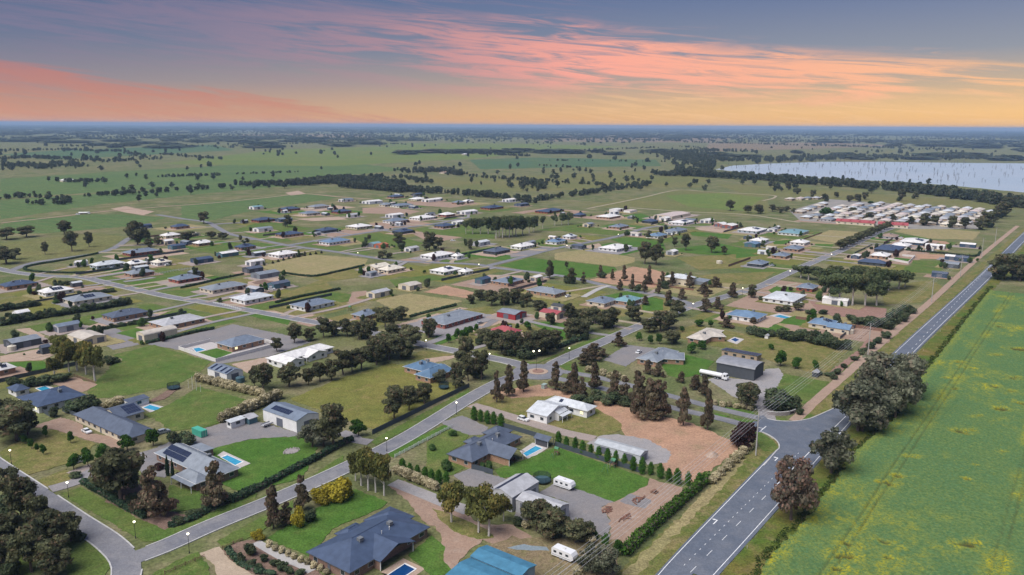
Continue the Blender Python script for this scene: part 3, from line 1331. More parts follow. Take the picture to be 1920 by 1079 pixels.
ROADS = [["street",6.6,1,[[-187.8,258.6],
[-165.4,240.6],
[-146.1,225.5],
[-123.3,207.4],
[-107.3,194.9],
[-97.4,184.0],
[-92.4,170.0]]],
["street",6.6,1,[[-98.3,186.0],
[-91.6,193.2],
[-83.1,204.8],
[-69.9,220.9],
[-55.0,241.4],
[-37.9,268.6],
[-17.2,311.0],
[-3.3,335.0],
[6.2,342.8]]],
["street",7,1,[[10.0,351.7],
[-2.3,364.1],
[-23.5,378.1],
[-43.3,391.3],
[-74.5,415.0],
[-108.0,435.3],
[-152.8,463.0],
[-194.3,488.2],
[-224.2,504.9],
[-279.5,543.9],
[-311.7,566.7],
[-339.5,572.1],
[-365.0,581.9],
[-385.6,594.6],
[-414.1,614.8]]],
["street",6.5,0,[[-379.5,592.5],
[-382.9,625.7],
[-374.6,644.1],
[-357.4,678.1],
[-358.2,711.8],
[-371.3,762.8],
[-375.8,797.2]]],
["street",7,1,[[16.3,354.3],
[28.8,373.7],
[47.2,399.4],
[72.8,434.9],
[113.5,486.0],
[170.4,544.4],
[198.6,583.0],
[258.6,664.3],
[302.7,722.0],
[380.5,831.0],
[457.7,927.3]]],
["street",6.5,0,[[113.8,487.5],
[101.8,512.5],
[72.7,539.6],
[46.9,574.0],
[25.8,592.6],
[-14.8,618.9],
[-31.1,633.1],
[-75.1,641.7],
[-98.8,648.8],
[-153.9,691.8],
[-202.2,724.6],
[-245.1,764.5],
[-284.7,801.3],
[-319.0,855.5],
[-347.7,902.5],
[-385.8,932.1],
[-435.8,975.0]]],
["street",6.5,0,[[-19.3,626.0],
[9.9,671.8],
[35.6,714.7],
[72.6,759.9],
[106.4,802.6],
[151.5,878.0],
[181.2,893.8]]],
["street",6.5,0,[[-206.0,731.1],
[-166.3,798.5],
[-128.8,850.9],
[-91.4,895.2],
[-52.4,966.4]]],
["street",4.6,0,[[15.5,341.4],
[32.6,329.8],
[49.2,316.2],
[64.1,301.7],
[78.5,291.3],
[92.4,279.4]]],
["street",4.6,0,[[17.4,351.0],
[36.1,341.8],
[55.1,325.9],
[72.3,310.0],
[84.7,299.0],
[96.6,289.9]]],
["track",5,0,[[-569.8,881.3],
[-543.9,940.3],
[-526.5,988.1],
[-504.4,1027.6],
[-476.7,1063.5],
[-423.0,1126.6],
[-374.3,1214.7],
[-336.3,1284.7],
[-264.1,1231.3],
[-209.2,1198.8]]],
["track",4.2,0,[[107.8,287.8],
[131.9,320.4],
[159.6,357.1],
[191.3,399.5],
[272.9,505.9],
[394.8,669.3],
[581.7,913.2]]],
["trackpale",4,0,[[100.3,1076.4],
[198.6,1244.0],
[289.8,1407.2],
[338.7,1376.3],
[421.3,1317.8],
[415.8,1268.0],
[379.6,1210.9]]],
["trackpale",4,0,[[160.6,1094.2],
[224.5,1049.4],
[299.0,1015.1],
[337.7,931.7]]],
["drive",5.5,0,[[-15.8,303.4],
[-4.9,294.5],
[8.3,283.4],
[19.8,274.6],
[29.9,268.7]]],
["drive",4.2,0,[[-140.6,237.0],
[-136.2,244.4],
[-132.2,248.7]]],
["drivegrey",5.5,0,[[-140.8,226.3],
[-136.1,231.2],
[-134.1,240.3],
[-128.3,246.2],
[-123.9,251.9]]],
["drivegrey",5,0,[[-49.6,264.5],
[-54.6,266.4],
[-57.3,270.3],
[-61.8,273.3]]],
["drivegrey",6,0,[[98.0,287.7],
[101.9,305.5],
[102.2,315.1]]],
["concrete",2.6,0,[[-68.2,195.5],
[-63.0,191.1],
[-57.6,186.9],
[-53.5,184.5],
[-49.7,181.4]]],
["gravelpale",5,0,[[-36.9,232.4],
[-29.2,226.6],
[-21.7,220.5],
[-12.0,213.6]]],
["concrete",4,0,[[46.7,509.6],
[59.7,537.1],
[68.2,548.6]]],
["drivegrey",5,0,[[-43.3,394.7],
[-36.9,405.0],
[-28.0,424.0],
[-17.0,430.0]]],
["drivegrey",5,0,[[-274.7,552.0],
[-267.2,559.4],
[-260.6,569.4]]],
["drivegrey",5,0,[[-242.0,519.6],
[-235.6,532.7],
[-227.0,541.9]]],
["drive",4,0,[[-208.4,493.8],
[-194.0,505.9],
[-181.1,529.9],
[-168.4,545.9]]],
["trackpale",3.5,0,[[187.1,547.6],
[204.9,559.7]]]]
HWYR = [[49.3,178.8],[80.2,220.4],[193.7,374.4],[356.3,584.9],[509.9,787.3],[760.7,1115.0]]
HWYL = [[35.3,178.1],[46.6,194.8],[88.5,254.1]]
JUNC = [[83.7,246.3],
[91.4,257.9],
[93.8,261.4],
[95.0,266.2],
[94.7,270.5],
[93.5,274.2],
[92.4,276.1],
[88.9,277.4],
[89.6,283.4],
[92.2,286.9],
[93.9,286.9],
[94.9,292.6],
[98.2,293.4],
[98.3,289.4],
[102.0,287.4],
[108.0,287.1],
[113.0,289.0],
[117.7,292.1],
[135.7,307.6],
[135.7,303.7],
[115.1,277.8],
[106.7,266.9],
[92.1,246.4]]
ARROWS = [[58.3,208.3],[89.8,252.1]]
ROUND = [12.1,348.0]
POOLS = [[[[4.15,255.69],
[8.59,262.17],
[10.75,260.07],
[5.29,253.2]],
[[2.98,257.56],
[7.7,265.26],
[12.89,260.71],
[6.05,250.19]],"rectangular blue pool with pale fenced paving by the cabana"],
[[[-30.43,180.04],
[-26.98,185.14],
[-24.06,182.77],
[-26.85,178.73]],
[[-32.56,181.32],
[-27.73,187.96],
[-21.49,183.14],
[-24.91,177.78]],"deep navy swimming pool with tan paving beside the navy roofed house"],
[[[-145.14,298.0],
[-143.93,301.41],
[-137.35,297.56],
[-139.52,294.93]],
[[-147.17,299.29],
[-145.01,303.27],
[-135.94,298.6],
[-139.02,292.1]],"small pale rimmed pool beside the goalpost lawn"],
[[[-97.08,250.38],
[-95.8,252.25],
[-89.09,247.11],
[-90.48,244.29]],
[[-99.3,252.31],
[-98.34,255.73],
[-85.93,245.88],
[-88.13,242.33]],"turquoise pool behind the grey homestead with solar grid"],
[[[-200.29,320.36],
[-198.49,323.54],
[-194.16,320.19],
[-195.52,316.81]],
[[-201.39,320.98],
[-199.23,324.83],
[-191.67,320.66],
[-194.16,314.83]],"bright blue pool between the navy roofed house and its outbuilding"],
[[[115.31,405.52],
[118.65,409.17],
[119.92,404.91],
[116.51,400.98]],
[[112.54,402.98],
[118.72,411.16],
[122.68,406.39],
[116.11,396.51]],"tiny dark blue pool on white paving beside the beige roofed house"],
[[[-158.47,382.19],
[-156.36,384.18],
[-151.62,380.1],
[-154.61,376.25]],
[[-160.3,383.44],
[-153.54,388.51],
[-148.19,383.71],
[-153.64,374.87]],"pale turquoise pool inside the white walled yard"],
[[[155.22,459.33],
[160.25,463.06],
[163.94,456.98],
[159.97,453.06]],
[[152.45,460.24],
[160.79,467.05],
[166.29,458.32],
[158.91,449.89]],"narrow pool behind the white and blue roofed houses"]]
TREES = [["gum","in the dense grove inside the street corner",[[-147.7,216.5,11.8,7.2],
[-137.5,206.5,13.0,7.9],
[-127.1,197.2,13.1,7.6],
[-119.0,190.6,12.2,9.8],
[-119.6,180.7,12.2,8.4],
[-130.2,189.5,11.6,7.8],
[-117.7,195.4,8.7,6.5],
[-113.1,179.9,9.7,8.4],
[-126.6,180.6,9.2,7.0]]],
["gum","in the front garden of the grey homestead with solar grid",[[-115.1,218.1,16.8,13.3],
[-121.4,224.2,12.7,8.5],
[-116.4,226.8,12.2,7.5]]],
["redgum","beside the hedge of the grey homestead",[[-101.7,209.1,14.3,10.7],
[-86.3,214.9,14.6,8.2],
[-99.0,210.2,9.2,4.8]]],
["gum","by the driveway of the long slate roofed house",[[-174.4,264.4,13.9,13.9],
[-182.2,269.4,14.1,9.4],
[-173.5,269.6,9.2,7.4]]],
["round","on the dry front lawn of the long slate roofed house",[[-165.8,267.1,4.4,2.1],
[-154.0,262.1,4.5,2.6],
[-164.8,257.0,4.1,2.4],
[-157.8,252.1,3.8,2.2],
[-169.5,261.1,3.5,2.5],
[-161.3,254.4,3.2,1.5]]],
["round","along the drive between the slate and grey roofed homesteads",[[-131.6,256.4,5.6,4.8],
[-124.3,260.1,7.2,5.1],
[-136.1,248.1,6.0,4.7],
[-138.0,242.9,6.5,3.9],
[-141.4,240.6,5.5,4.1]]],
["shrub","behind the long slate roofed house",[[-117.5,262.7,4.9,4.9],
[-112.3,261.1,5.2,5.6],
[-170.4,293.5,5.0,6.9],
[-174.5,287.4,4.5,3.4],
[-166.0,297.8,5.8,7.0],
[-167.3,294.6,4.6,5.1]]],
["shrub","in the front bed of the grey homestead",[[-126.1,226.6,3.1,4.6],
[-131.3,231.1,1.6,3.5],
[-119.7,221.7,3.6,3.9],
[-112.4,218.1,3.0,3.9],
[-106.4,212.4,2.9,3.8],
[-92.9,205.9,2.3,3.7],
[-90.5,210.3,2.6,4.3],
[-87.9,214.9,1.8,4.9],
[-83.5,219.7,2.4,4.5],
[-137.8,234.4,1.9,3.6]]],
["cypress","beside the veranda of the grey homestead",[[-109.2,236.4,7.5,1.6],
[-106.7,234.4,7.1,1.3]]],
["purple","beside the grey homestead",[[-114.0,241.0,2.4,3.8],
[-104.8,234.9,2.5,2.4],
[-137.2,234.4,1.3,2.4]]],
["cream","behind the small grey pool shed",[[-158.5,299.0,3.5,5.2],
[-156.9,303.3,3.3,5.3],
[-160.2,297.9,2.3,3.0]]],
["redgum","beside the street lawn of the navy roofed house",[[-65.8,203.1,12.3,6.8],
[-62.8,205.2,6.8,4.2],
[-60.5,213.5,10.8,5.2]]],
["yellow","beside the street lawn of the navy roofed house",[[-58.7,203.7,6.5,4.2],
[-51.2,219.5,7.5,7.8],
[-56.2,218.3,5.1,5.5],
[-49.6,222.6,5.5,4.0],
[-68.1,196.9,3.0,3.5]]],
["shrub","beside the street lawn of the navy roofed house",[[-56.5,207.4,4.0,3.2]]],
["whitegum","at the entrance of the brown gravel drive",[[-46.5,230.3,12.4,7.6],
[-43.7,226.8,14.5,8.0],
[-41.2,225.6,12.6,6.9],
[-38.3,223.5,14.1,7.4],
[-48.9,233.6,9.1,5.3]]],
["whitegum","along the brown gravel drive before the grey sheds",[[-16.7,207.2,13.5,7.9],
[-8.8,201.5,14.5,7.7],
[-5.9,199.5,12.8,8.7],
[-2.0,208.1,8.0,5.3]]],
["gum","between the white machinery shed and the street hedge",[[-61.7,259.4,16.4,9.1],
[-65.3,261.0,9.7,7.8]]],
["greygum","between the white machinery shed and the street hedge",[[-69.0,260.1,8.9,10.4]]],
["round","at the corner of the dark fence by the street",[[-55.0,270.6,6.1,6.1]]],
["gum","behind the dark fence of the open paddock",[[-44.5,286.6,12.7,7.8],
[-40.2,296.8,10.0,6.6],
[-34.7,303.7,9.1,5.6]]],
["gum","between the grey sheds and the old caravan",[[7.4,202.4,9.2,7.8],
[11.3,198.4,8.5,8.1],
[17.3,196.4,6.3,7.1],
[20.3,197.0,5.5,5.1],
[4.9,208.2,5.7,4.3],
[13.9,199.9,5.6,5.6]]],
["greygum","beside the old white caravan",[[20.4,181.4,7.7,7.0],
[23.6,180.7,7.6,6.6]]],
["round","in line with the long green hedge",[[25.3,194.1,3.8,2.7],
[27.7,189.9,4.5,2.8],
[23.0,198.5,2.6,2.4]]],
["cream","between the grey sheds and the old caravan",[[21.3,196.5,2.6,3.8],
[4.3,204.4,2.3,2.9],
[8.4,201.9,2.8,2.1],
[17.0,180.6,2.3,3.3]]],
["pear","in the long row between the lawn and the silver shed",[[16.6,262.6,5.8,2.6],
[19.2,260.1,4.9,2.2],
[22.1,257.7,5.7,2.3],
[24.5,255.7,5.2,2.4],
[27.1,254.2,4.5,2.0],
[29.5,251.6,4.9,2.3],
[32.2,248.6,5.4,2.4],
[34.6,246.6,5.5,2.2],
[37.3,245.4,4.9,2.2],
[39.8,242.3,5.3,2.4],
[42.3,240.0,6.0,2.7],
[45.0,239.3,4.8,2.1],
[47.6,236.6,5.6,2.6],
[49.9,234.5,4.8,2.3],
[52.2,232.6,5.7,2.6],
[55.4,231.7,5.0,2.3],
[58.7,231.1,5.0,2.5]]],
["pear","in the short row beside the gravel drive of the white house",[[-14.1,286.5,6.0,2.8],
[-11.6,285.5,5.1,2.4],
[-9.0,283.1,5.6,2.7],
[-6.6,282.7,5.4,2.5],
[-3.8,280.3,5.6,2.9]]],
["pear","in the row above the cream hedge",[[-35.0,240.0,5.2,2.5],
[-32.3,237.9,4.5,2.3],
[-29.7,235.9,4.8,2.5],
[-27.1,234.3,4.9,2.4],
[-24.9,233.0,4.8,2.4],
[-22.5,231.7,5.1,2.5],
[-20.1,231.3,4.7,2.5]]],
["roundd","on the lawn of the brick house with gabled patio",[[-21.0,271.1,2.9,3.0],
[-27.3,258.0,2.9,2.9],
[-21.0,241.6,4.9,4.3],
[-9.2,244.0,2.6,2.1],
[-7.0,242.5,4.2,2.4]]],
["redgum","along the street beside the roundabout",[[-5.9,306.5,12.5,4.9],
[-1.0,313.6,13.0,6.4],
[5.2,319.7,13.1,7.0],
[18.6,322.6,12.6,6.3],
[26.3,316.5,13.7,5.1]]],
["redgum","in the avenue row along the divided entrance road",[[26.0,316.4,13.4,5.4],
[35.3,324.1,11.7,6.8],
[41.8,308.1,12.8,7.1],
[50.8,305.2,13.2,8.0],
[58.8,303.8,10.5,7.7],
[68.7,301.8,7.5,5.6],
[29.1,311.7,9.4,4.8],
[45.9,307.4,10.9,6.3],
[55.3,304.5,10.8,6.2]]],
["redgum","at the highway end of the divided entrance road",[[64.6,282.9,13.9,6.5],
[72.6,278.4,14.8,6.4],
[53.7,289.2,15.4,10.8],
[49.0,291.1,16.2,8.7],
[58.2,290.2,13.6,5.8]]],
["shrub","beneath the avenue of red tipped gums",[[27.2,308.6,3.8,5.8],
[35.3,310.3,5.0,5.8],
[38.3,304.4,4.8,5.7],
[45.0,304.5,4.3,6.2],
[31.0,304.2,4.3,4.6]]],
["purple","at the fenced highway corner",[[80.3,262.4,10.7,8.5],
[83.2,263.2,7.0,5.3]]],
["gum","by the gravel yard of the charcoal shed",[[93.5,300.1,11.3,8.3],
[92.7,305.5,7.9,5.3]]],
["shrub","beside the stone entrance wall",[[107.3,300.4,8.6,12.3],
[103.5,301.4,6.3,6.7],
[111.8,301.5,6.3,5.2],
[112.4,294.8,2.8,2.8]]],
["greygum","on the highway verge beside the canola crop",[[128.3,278.0,19.2,17.3],
[103.9,241.2,15.1,13.1],
[138.8,291.6,20.4,14.5]]],
["browngum","on the highway verge beside the canola crop",[[80.0,209.7,19.1,11.5]]],
["greygum","in the big clump on the highway verge",[[129.5,277.9,19.5,17.3],
[148.4,297.8,23.0,22.1],
[162.9,315.7,19.0,17.1],
[144.3,302.0,18.7,17.9],
[147.5,289.7,19.5,12.9]]],
["gum","beside the blue roofed brick house near the roundabout",[[-21.8,359.3,13.7,7.2],
[-13.3,335.9,14.2,7.4],
[-18.9,334.0,11.8,6.2],
[-23.8,324.6,11.7,5.5],
[-46.5,302.9,7.8,7.7],
[-40.7,305.9,7.1,5.2],
[-35.2,305.2,8.9,5.4]]],
["greygum","beside the blue roofed brick house near the roundabout",[[-31.0,331.4,6.1,6.7]]],
["gum","in the tree belt behind the long white roofed house",[[-74.5,440.4,8.6,10.2],
[-63.2,443.7,8.7,7.4],
[-43.8,406.1,10.8,8.8],
[-60.7,371.2,12.2,12.4],
[-53.2,366.6,13.5,11.1],
[-50.0,385.0,11.3,9.7],
[-63.8,363.6,12.3,9.2],
[-53.8,394.5,10.2,7.9],
[-60.4,394.4,10.9,9.2]]],
["round","in the row beside the red brick house by the street",[[-32.5,396.2,5.1,3.3],
[-28.8,403.9,5.9,4.0],
[-26.0,402.6,5.5,3.4],
[-24.1,405.2,6.6,4.1],
[-21.8,411.8,5.7,3.4],
[-19.3,417.3,5.0,3.5]]],
["gum","in the thick grove beside the roundabout",[[-7.5,385.9,10.0,9.7],
[-1.6,374.6,12.3,9.4],
[3.4,372.1,13.0,8.7],
[9.0,372.2,13.6,9.4],
[14.7,374.5,13.1,9.4],
[20.8,383.0,10.9,8.3],
[-14.3,395.4,8.2,7.9],
[-11.3,384.7,7.0,6.4],
[-4.8,376.8,7.8,7.6],
[5.9,372.6,9.0,7.5],
[12.1,372.7,9.0,7.5],
[18.0,377.3,7.8,7.0]]],
["round","on the lawn beside the red roofed shed",[[-1.2,421.8,4.0,3.0],
[3.0,424.2,3.8,3.0],
[8.7,424.3,4.9,5.5],
[17.6,416.3,3.7,3.2]]],
["gum","behind the red barn",[[-20.5,499.1,6.9,8.2],
[-12.6,483.3,10.2,8.8],
[-4.7,483.5,11.0,9.6],
[3.4,491.1,9.5,9.7],
[9.3,481.4,9.1,7.2],
[16.6,471.1,6.6,8.6],
[-25.7,488.4,5.8,5.7]]],
["gum","beside the cream shed with red roof",[[21.9,435.3,7.4,5.4],
[31.3,405.2,8.7,8.1],
[34.3,446.2,6.8,7.4],
[40.7,452.6,5.4,8.3],
[39.0,415.9,8.2,6.9]]],
["gum","in the shelter belt beside the paved street",[[33.8,446.1,10.6,8.2],
[32.3,405.2,11.5,8.8],
[41.2,421.5,13.3,9.1],
[47.2,438.9,10.1,8.8],
[51.0,427.3,10.6,9.2],
[56.3,430.3,12.1,7.9],
[70.0,445.5,9.5,9.6],
[36.5,406.6,9.8,8.1]]],
["redgum","in the street row beside the orange earth lot",[[42.1,556.1,11.3,6.6],
[50.7,555.9,8.2,4.6],
[65.2,578.3,9.0,5.7],
[73.2,571.6,7.8,4.2],
[81.1,566.9,11.1,5.6],
[81.8,530.4,10.9,5.2],
[74.0,534.5,6.9,5.7],
[89.3,525.9,11.7,5.4],
[97.5,556.4,13.0,5.5],
[98.2,522.0,9.9,5.3],
[104.6,542.9,11.4,5.5],
[83.6,487.7,5.8,6.5]]],
["redgum","around the two storey cream house",[[112.7,549.9,9.2,7.2],
[122.8,540.3,10.6,7.1],
[142.3,545.4,7.5,9.0],
[98.0,487.0,9.3,8.9],
[110.0,504.3,7.5,5.8],
[117.1,469.3,11.1,8.6],
[126.2,477.4,7.4,7.9],
[129.0,523.3,7.2,10.4],
[144.9,511.5,9.6,9.3],
[157.1,511.5,8.4,5.9]]],
["gum","at the T junction by the grey roofed L shaped house",[[97.9,458.8,9.7,9.9],
[81.4,422.4,11.9,12.0],
[86.7,428.2,10.6,10.7],
[74.7,420.1,8.1,9.1],
[82.6,396.3,7.2,8.6]]],
["redgum","beside the gravel drive of the L shaped house",[[54.5,391.6,7.2,6.5],
[38.8,367.8,8.0,11.1],
[34.3,359.4,7.8,7.8],
[44.2,372.3,4.2,5.6],
[61.7,346.1,6.4,5.8],
[65.7,342.4,5.7,5.8],
[74.3,333.4,4.7,5.1],
[119.7,431.8,5.9,7.9],
[137.6,441.1,3.4,6.6],
[78.3,324.0,6.3,7.1],
[80.6,317.4,8.4,6.4]]],
["round","around the L shaped and beige roofed houses",[[105.2,434.4,4.1,6.1],
[111.4,433.1,4.1,3.6],
[93.0,420.8,3.4,2.9],
[76.0,396.2,6.2,4.0],
[71.3,396.1,5.1,3.3],
[66.7,402.7,4.7,3.4],
[95.7,387.0,4.4,5.8],
[89.0,379.9,5.6,6.4],
[130.7,387.1,2.9,3.2]]],
["round","in the dry paddock behind the charcoal shed",[[126.1,359.2,7.8,6.3],
[131.9,355.3,5.6,4.9],
[140.5,352.9,4.5,3.9],
[130.7,387.1,3.0,3.2]]],
["gum","beside the charcoal shed gravel yard",[[96.4,310.6,7.7,7.9]]],
["grove","in the tall plantation of pale trunked gums",[[203.9,500.3,18.1,12.4],
[207.9,493.7,19.3,13.9],
[214.3,489.4,21.0,13.8],
[222.4,489.7,20.2,13.8],
[229.8,489.9,18.6,12.2],
[246.8,529.7,17.3,13.1],
[259.6,538.7,14.9,12.4],
[269.0,543.4,13.2,11.6],
[217.7,574.7,11.0,14.2],
[223.6,560.3,11.7,14.7],
[229.1,551.2,14.7,16.3],
[241.0,547.0,15.5,16.2],
[276.8,550.3,11.0,10.0],
[214.7,582.1,9.7,11.5]]],
["shrub","in the dark shelter belt before the blue and cream houses",[[144.8,407.8,6.7,8.2],
[150.8,405.4,7.3,6.8],
[155.7,400.4,7.2,7.4],
[160.6,395.6,7.8,7.3],
[164.3,388.5,7.1,7.1],
[168.9,388.6,5.7,5.2],
[132.7,412.8,4.6,6.9],
[129.4,418.1,5.4,5.6],
[146.9,404.0,5.6,6.1],
[157.7,396.8,6.2,6.0],
[162.5,392.0,6.8,5.9],
[139.6,412.9,3.6,4.8]]],
["shrub","in the dark belt beside the red gravel garden",[[198.4,442.6,4.9,6.6],
[202.3,439.7,6.4,7.3],
[206.8,436.9,6.3,7.3],
[210.0,431.1,7.0,7.9],
[219.2,443.1,7.9,8.1],
[228.9,455.7,7.4,8.3],
[240.8,469.1,6.0,7.8],
[201.9,432.4,5.9,6.5],
[197.9,450.2,3.8,6.0],
[226.7,447.9,6.1,5.9],
[179.7,465.9,3.2,6.2],
[186.7,466.1,3.2,5.4]]],
["shrub","along the highway track",[[143.5,344.8,2.1,4.6],
[147.7,346.8,3.6,3.5],
[155.3,356.7,2.5,3.0],
[165.4,369.4,2.6,3.7],
[173.0,378.3,3.9,3.8],
[181.9,390.1,4.0,4.6],
[190.3,400.0,4.1,4.0],
[143.6,339.3,2.7,3.4],
[139.5,346.7,1.8,2.9],
[199.0,410.4,4.2,4.8]]],
["gum","beside the white hip roofed house",[[157.4,510.7,9.0,6.1],
[167.2,472.3,4.0,6.3],
[175.5,476.0,4.8,6.3],
[162.5,472.2,3.2,5.5]]],
["gum","in the belt beside the long white roofed house",[[-111.4,394.4,10.5,7.9],
[-104.8,399.6,6.5,6.0],
[-98.7,404.8,11.5,8.1],
[-93.9,407.5,8.7,7.5],
[-87.1,407.7,10.1,8.2],
[-80.0,402.7,10.0,8.1],
[-74.7,402.8,11.4,8.1],
[-69.8,427.3,11.3,8.5],
[-115.5,377.8,7.5,5.7],
[-65.7,428.8,10.3,7.1]]],
["gum","in the tree line above the open paddock",[[-104.4,319.8,12.1,8.7],
[-95.0,325.0,10.6,9.3],
[-87.2,326.9,7.8,5.5],
[-83.5,332.2,9.0,6.2],
[-78.9,334.1,9.7,6.8],
[-75.3,341.5,12.2,8.1],
[-68.7,349.3,11.3,8.8],
[-63.0,357.4,12.7,9.6],
[-58.3,365.8,11.7,8.6],
[-109.4,323.9,9.7,4.9],
[-72.3,346.3,9.7,7.0]]],
["whitegum","in the tall clump before the beige sheds",[[-208.0,353.4,14.7,10.1],
[-196.8,345.8,14.5,10.5],
[-181.0,330.9,17.5,10.1],
[-199.8,333.6,10.8,7.3],
[-189.8,340.2,14.2,8.6],
[-199.2,343.8,15.6,8.7]]],
["shrub","below the tall gum clump",[[-195.6,331.0,4.1,6.7],
[-200.9,325.6,5.2,7.2],
[-205.3,323.8,4.6,6.0],
[-212.3,325.4,3.4,6.1],
[-186.7,355.9,4.3,4.8],
[-185.3,358.0,3.1,3.6]]],
["gum","in the open paddock beyond the curved street",[[-449.9,793.9,14.6,13.4],
[-384.1,687.0,18.7,10.7],
[-382.6,713.0,13.9,8.0],
[-396.6,668.2,11.1,6.1],
[-400.9,622.1,14.7,15.9],
[-406.8,643.2,9.7,9.1],
[-484.7,756.6,11.8,14.9],
[-476.0,774.0,11.3,14.2]]],
["gum","beside the navy sheds at the curved street",[[-344.9,726.1,23.1,16.4],
[-350.7,754.8,11.2,10.6],
[-365.7,761.7,15.6,13.9],
[-308.7,750.6,9.9,14.8],
[-329.5,714.4,8.4,8.1],
[-327.4,728.2,7.5,7.2]]],
["gum","standing alone at the bend of the street",[[-345.8,888.5,14.1,11.2]]],
["gum","among the brick and navy roofed houses",[[-244.1,861.6,13.9,9.7],
[-293.5,770.2,7.4,9.8],
[-281.0,766.9,6.8,9.7],
[-259.0,752.7,6.2,3.7],
[-247.8,738.6,5.6,4.2],
[-138.8,765.3,5.7,3.8]]],
["gum","around the large white roofed houses",[[-74.0,703.5,17.5,10.9],
[-67.3,716.8,10.7,8.1],
[-102.5,715.4,14.7,11.1],
[-38.3,712.7,9.4,6.0],
[-138.6,765.3,5.7,3.8],
[27.6,570.6,14.4,5.8],
[42.3,554.4,11.6,6.3],
[42.6,613.2,6.4,3.0],
[-108.3,656.9,7.5,7.4],
[-103.6,662.8,4.7,5.6]]],
["grove","in the square plantation of pale trunked gums",[[-47.8,816.1,14.4,8.0],
[-40.9,816.4,16.7,10.3],
[-32.9,816.8,16.7,10.3],
[-24.9,817.1,17.8,10.3],
[-16.2,784.5,21.6,9.9],
[-9.6,786.4,22.5,10.0],
[-3.0,793.1,21.8,11.2],
[3.7,801.6,20.9,11.3],
[10.6,810.2,18.8,10.2],
[17.8,827.8,16.9,10.5],
[22.7,836.9,17.1,8.2],
[32.8,857.6,14.8,6.0],
[-13.1,796.7,19.1,10.1],
[-6.4,797.0,20.2,10.1],
[0.4,805.6,19.3,10.2],
[47.8,890.5,12.5,7.5],
[55.6,896.0,13.2,7.5],
[63.5,901.5,13.9,8.8]]],
["gum","around the pale shed and green paddocks",[[108.0,640.0,18.7,11.8],
[116.2,635.0,17.7,10.8],
[156.9,712.4,15.7,8.0],
[177.1,700.4,15.4,11.9],
[185.3,688.3,8.3,5.8],
[151.1,733.7,9.7,5.2],
[138.9,740.2,8.7,6.3],
[134.5,783.1,9.4,6.6],
[290.3,1060.9,15.2,11.9],
[306.3,1034.4,10.5,10.1],
[317.5,1028.4,11.9,11.5]]],
["gum","around the village of small homes",[[491.6,1427.0,15.7,12.0],
[477.2,1337.7,10.5,11.3],
[482.1,1281.0,12.4,8.9],
[473.2,1209.8,12.0,10.8],
[517.0,1276.3,9.2,7.6],
[507.1,1201.8,10.5,10.7],
[520.5,1202.7,12.2,10.7],
[549.1,1243.7,12.6,9.9],
[306.0,1034.0,10.8,10.3],
[316.7,1025.1,12.7,11.2],
[344.8,1055.6,10.0,10.5],
[349.0,1036.4,8.8,10.3],
[364.1,1056.6,7.9,8.4],
[365.8,1037.3,6.7,7.2],
[451.0,1053.7,6.6,9.4],
[435.2,969.6,9.2,12.6]]],
["round","among the village homes",[[394.5,1002.0,11.5,17.9],
[525.1,1169.7,4.6,10.4]]],
["gum","on the highway side of the village",[[593.6,1217.6,19.8,12.1],
[635.3,1260.4,11.8,10.0],
[472.3,908.9,15.0,12.7],
[488.4,917.1,11.5,10.1],
[493.0,888.4,13.8,10.6],
[503.6,881.9,13.7,11.4],
[464.0,923.4,9.7,8.3],
[453.5,946.2,9.9,9.4],
[516.7,875.7,12.7,13.1],
[537.3,897.6,19.3,15.2],
[625.6,1014.4,19.6,18.2],
[701.2,1128.5,15.1,16.8],
[574.5,948.3,15.1,13.2],
[605.8,991.2,15.8,12.8]]],
["gum","in the dark clump at the far corner of the canola crop",[[361.9,577.9,20.6,18.5],
[373.0,574.4,20.4,11.8],
[374.4,586.1,16.3,15.0],
[362.2,585.7,16.3,9.0],
[379.5,576.5,20.1,11.8]]],
["gum","in the line along the back street by the tan paddock",[[300.5,721.8,9.1,8.7],
[307.5,731.2,9.1,8.7],
[314.8,741.3,9.0,8.6],
[322.1,751.1,8.9,8.6],
[329.5,761.3,8.8,8.5],
[337.2,771.6,8.8,8.4],
[345.3,782.9,8.7,8.4],
[353.4,793.9,8.6,8.3],
[361.8,805.1,8.5,8.3],
[370.6,817.3,8.4,8.3],
[379.4,829.3,8.3,8.2],
[388.4,841.6,8.3,8.1],
[397.8,854.2,8.1,8.0],
[407.7,867.9,8.0,8.0],
[417.6,881.4,7.9,7.9]]],
["conifer","in the double row beside the white hip roofed house with gravel",[[-192.3,631.0,2.5,2.3],
[-190.2,638.5,2.6,2.3],
[-188.0,646.2,2.6,2.4],
[-185.8,654.1,2.6,2.4],
[-183.5,662.1,2.7,2.4],
[-181.2,670.4,2.7,2.5],
[-178.8,678.8,2.7,2.5],
[-183.4,659.8,2.6,2.2],
[-179.9,664.6,2.7,2.3],
[-176.5,669.4,2.7,2.3],
[-173.0,674.2,2.7,2.3],
[-169.4,679.2,2.7,2.3],
[-165.8,684.2,2.7,2.3]]],
["cream","in the long blossom hedge beside the goalpost lawn",[[-136.1,331.7,4.2,4.9],
[-132.7,329.7,4.2,4.9],
[-129.3,327.7,4.2,4.8],
[-126.0,325.7,4.2,4.8],
[-122.7,323.8,4.1,4.8],
[-119.5,321.9,4.1,4.7],
[-116.3,319.9,4.1,4.7],
[-113.1,318.1,4.1,4.7],
[-110.0,316.2,4.0,4.7],
[-106.9,314.4,4.0,4.6],
[-103.8,312.5,4.0,4.6]]],
["cream","in the blossom hedge beside the white carport",[[-108.4,283.7,4.4,5.1],
[-107.0,286.4,4.5,5.1],
[-105.7,289.1,4.5,5.2],
[-104.3,291.9,4.6,5.2],
[-102.9,294.7,4.6,5.3],
[-101.5,297.5,4.6,5.3],
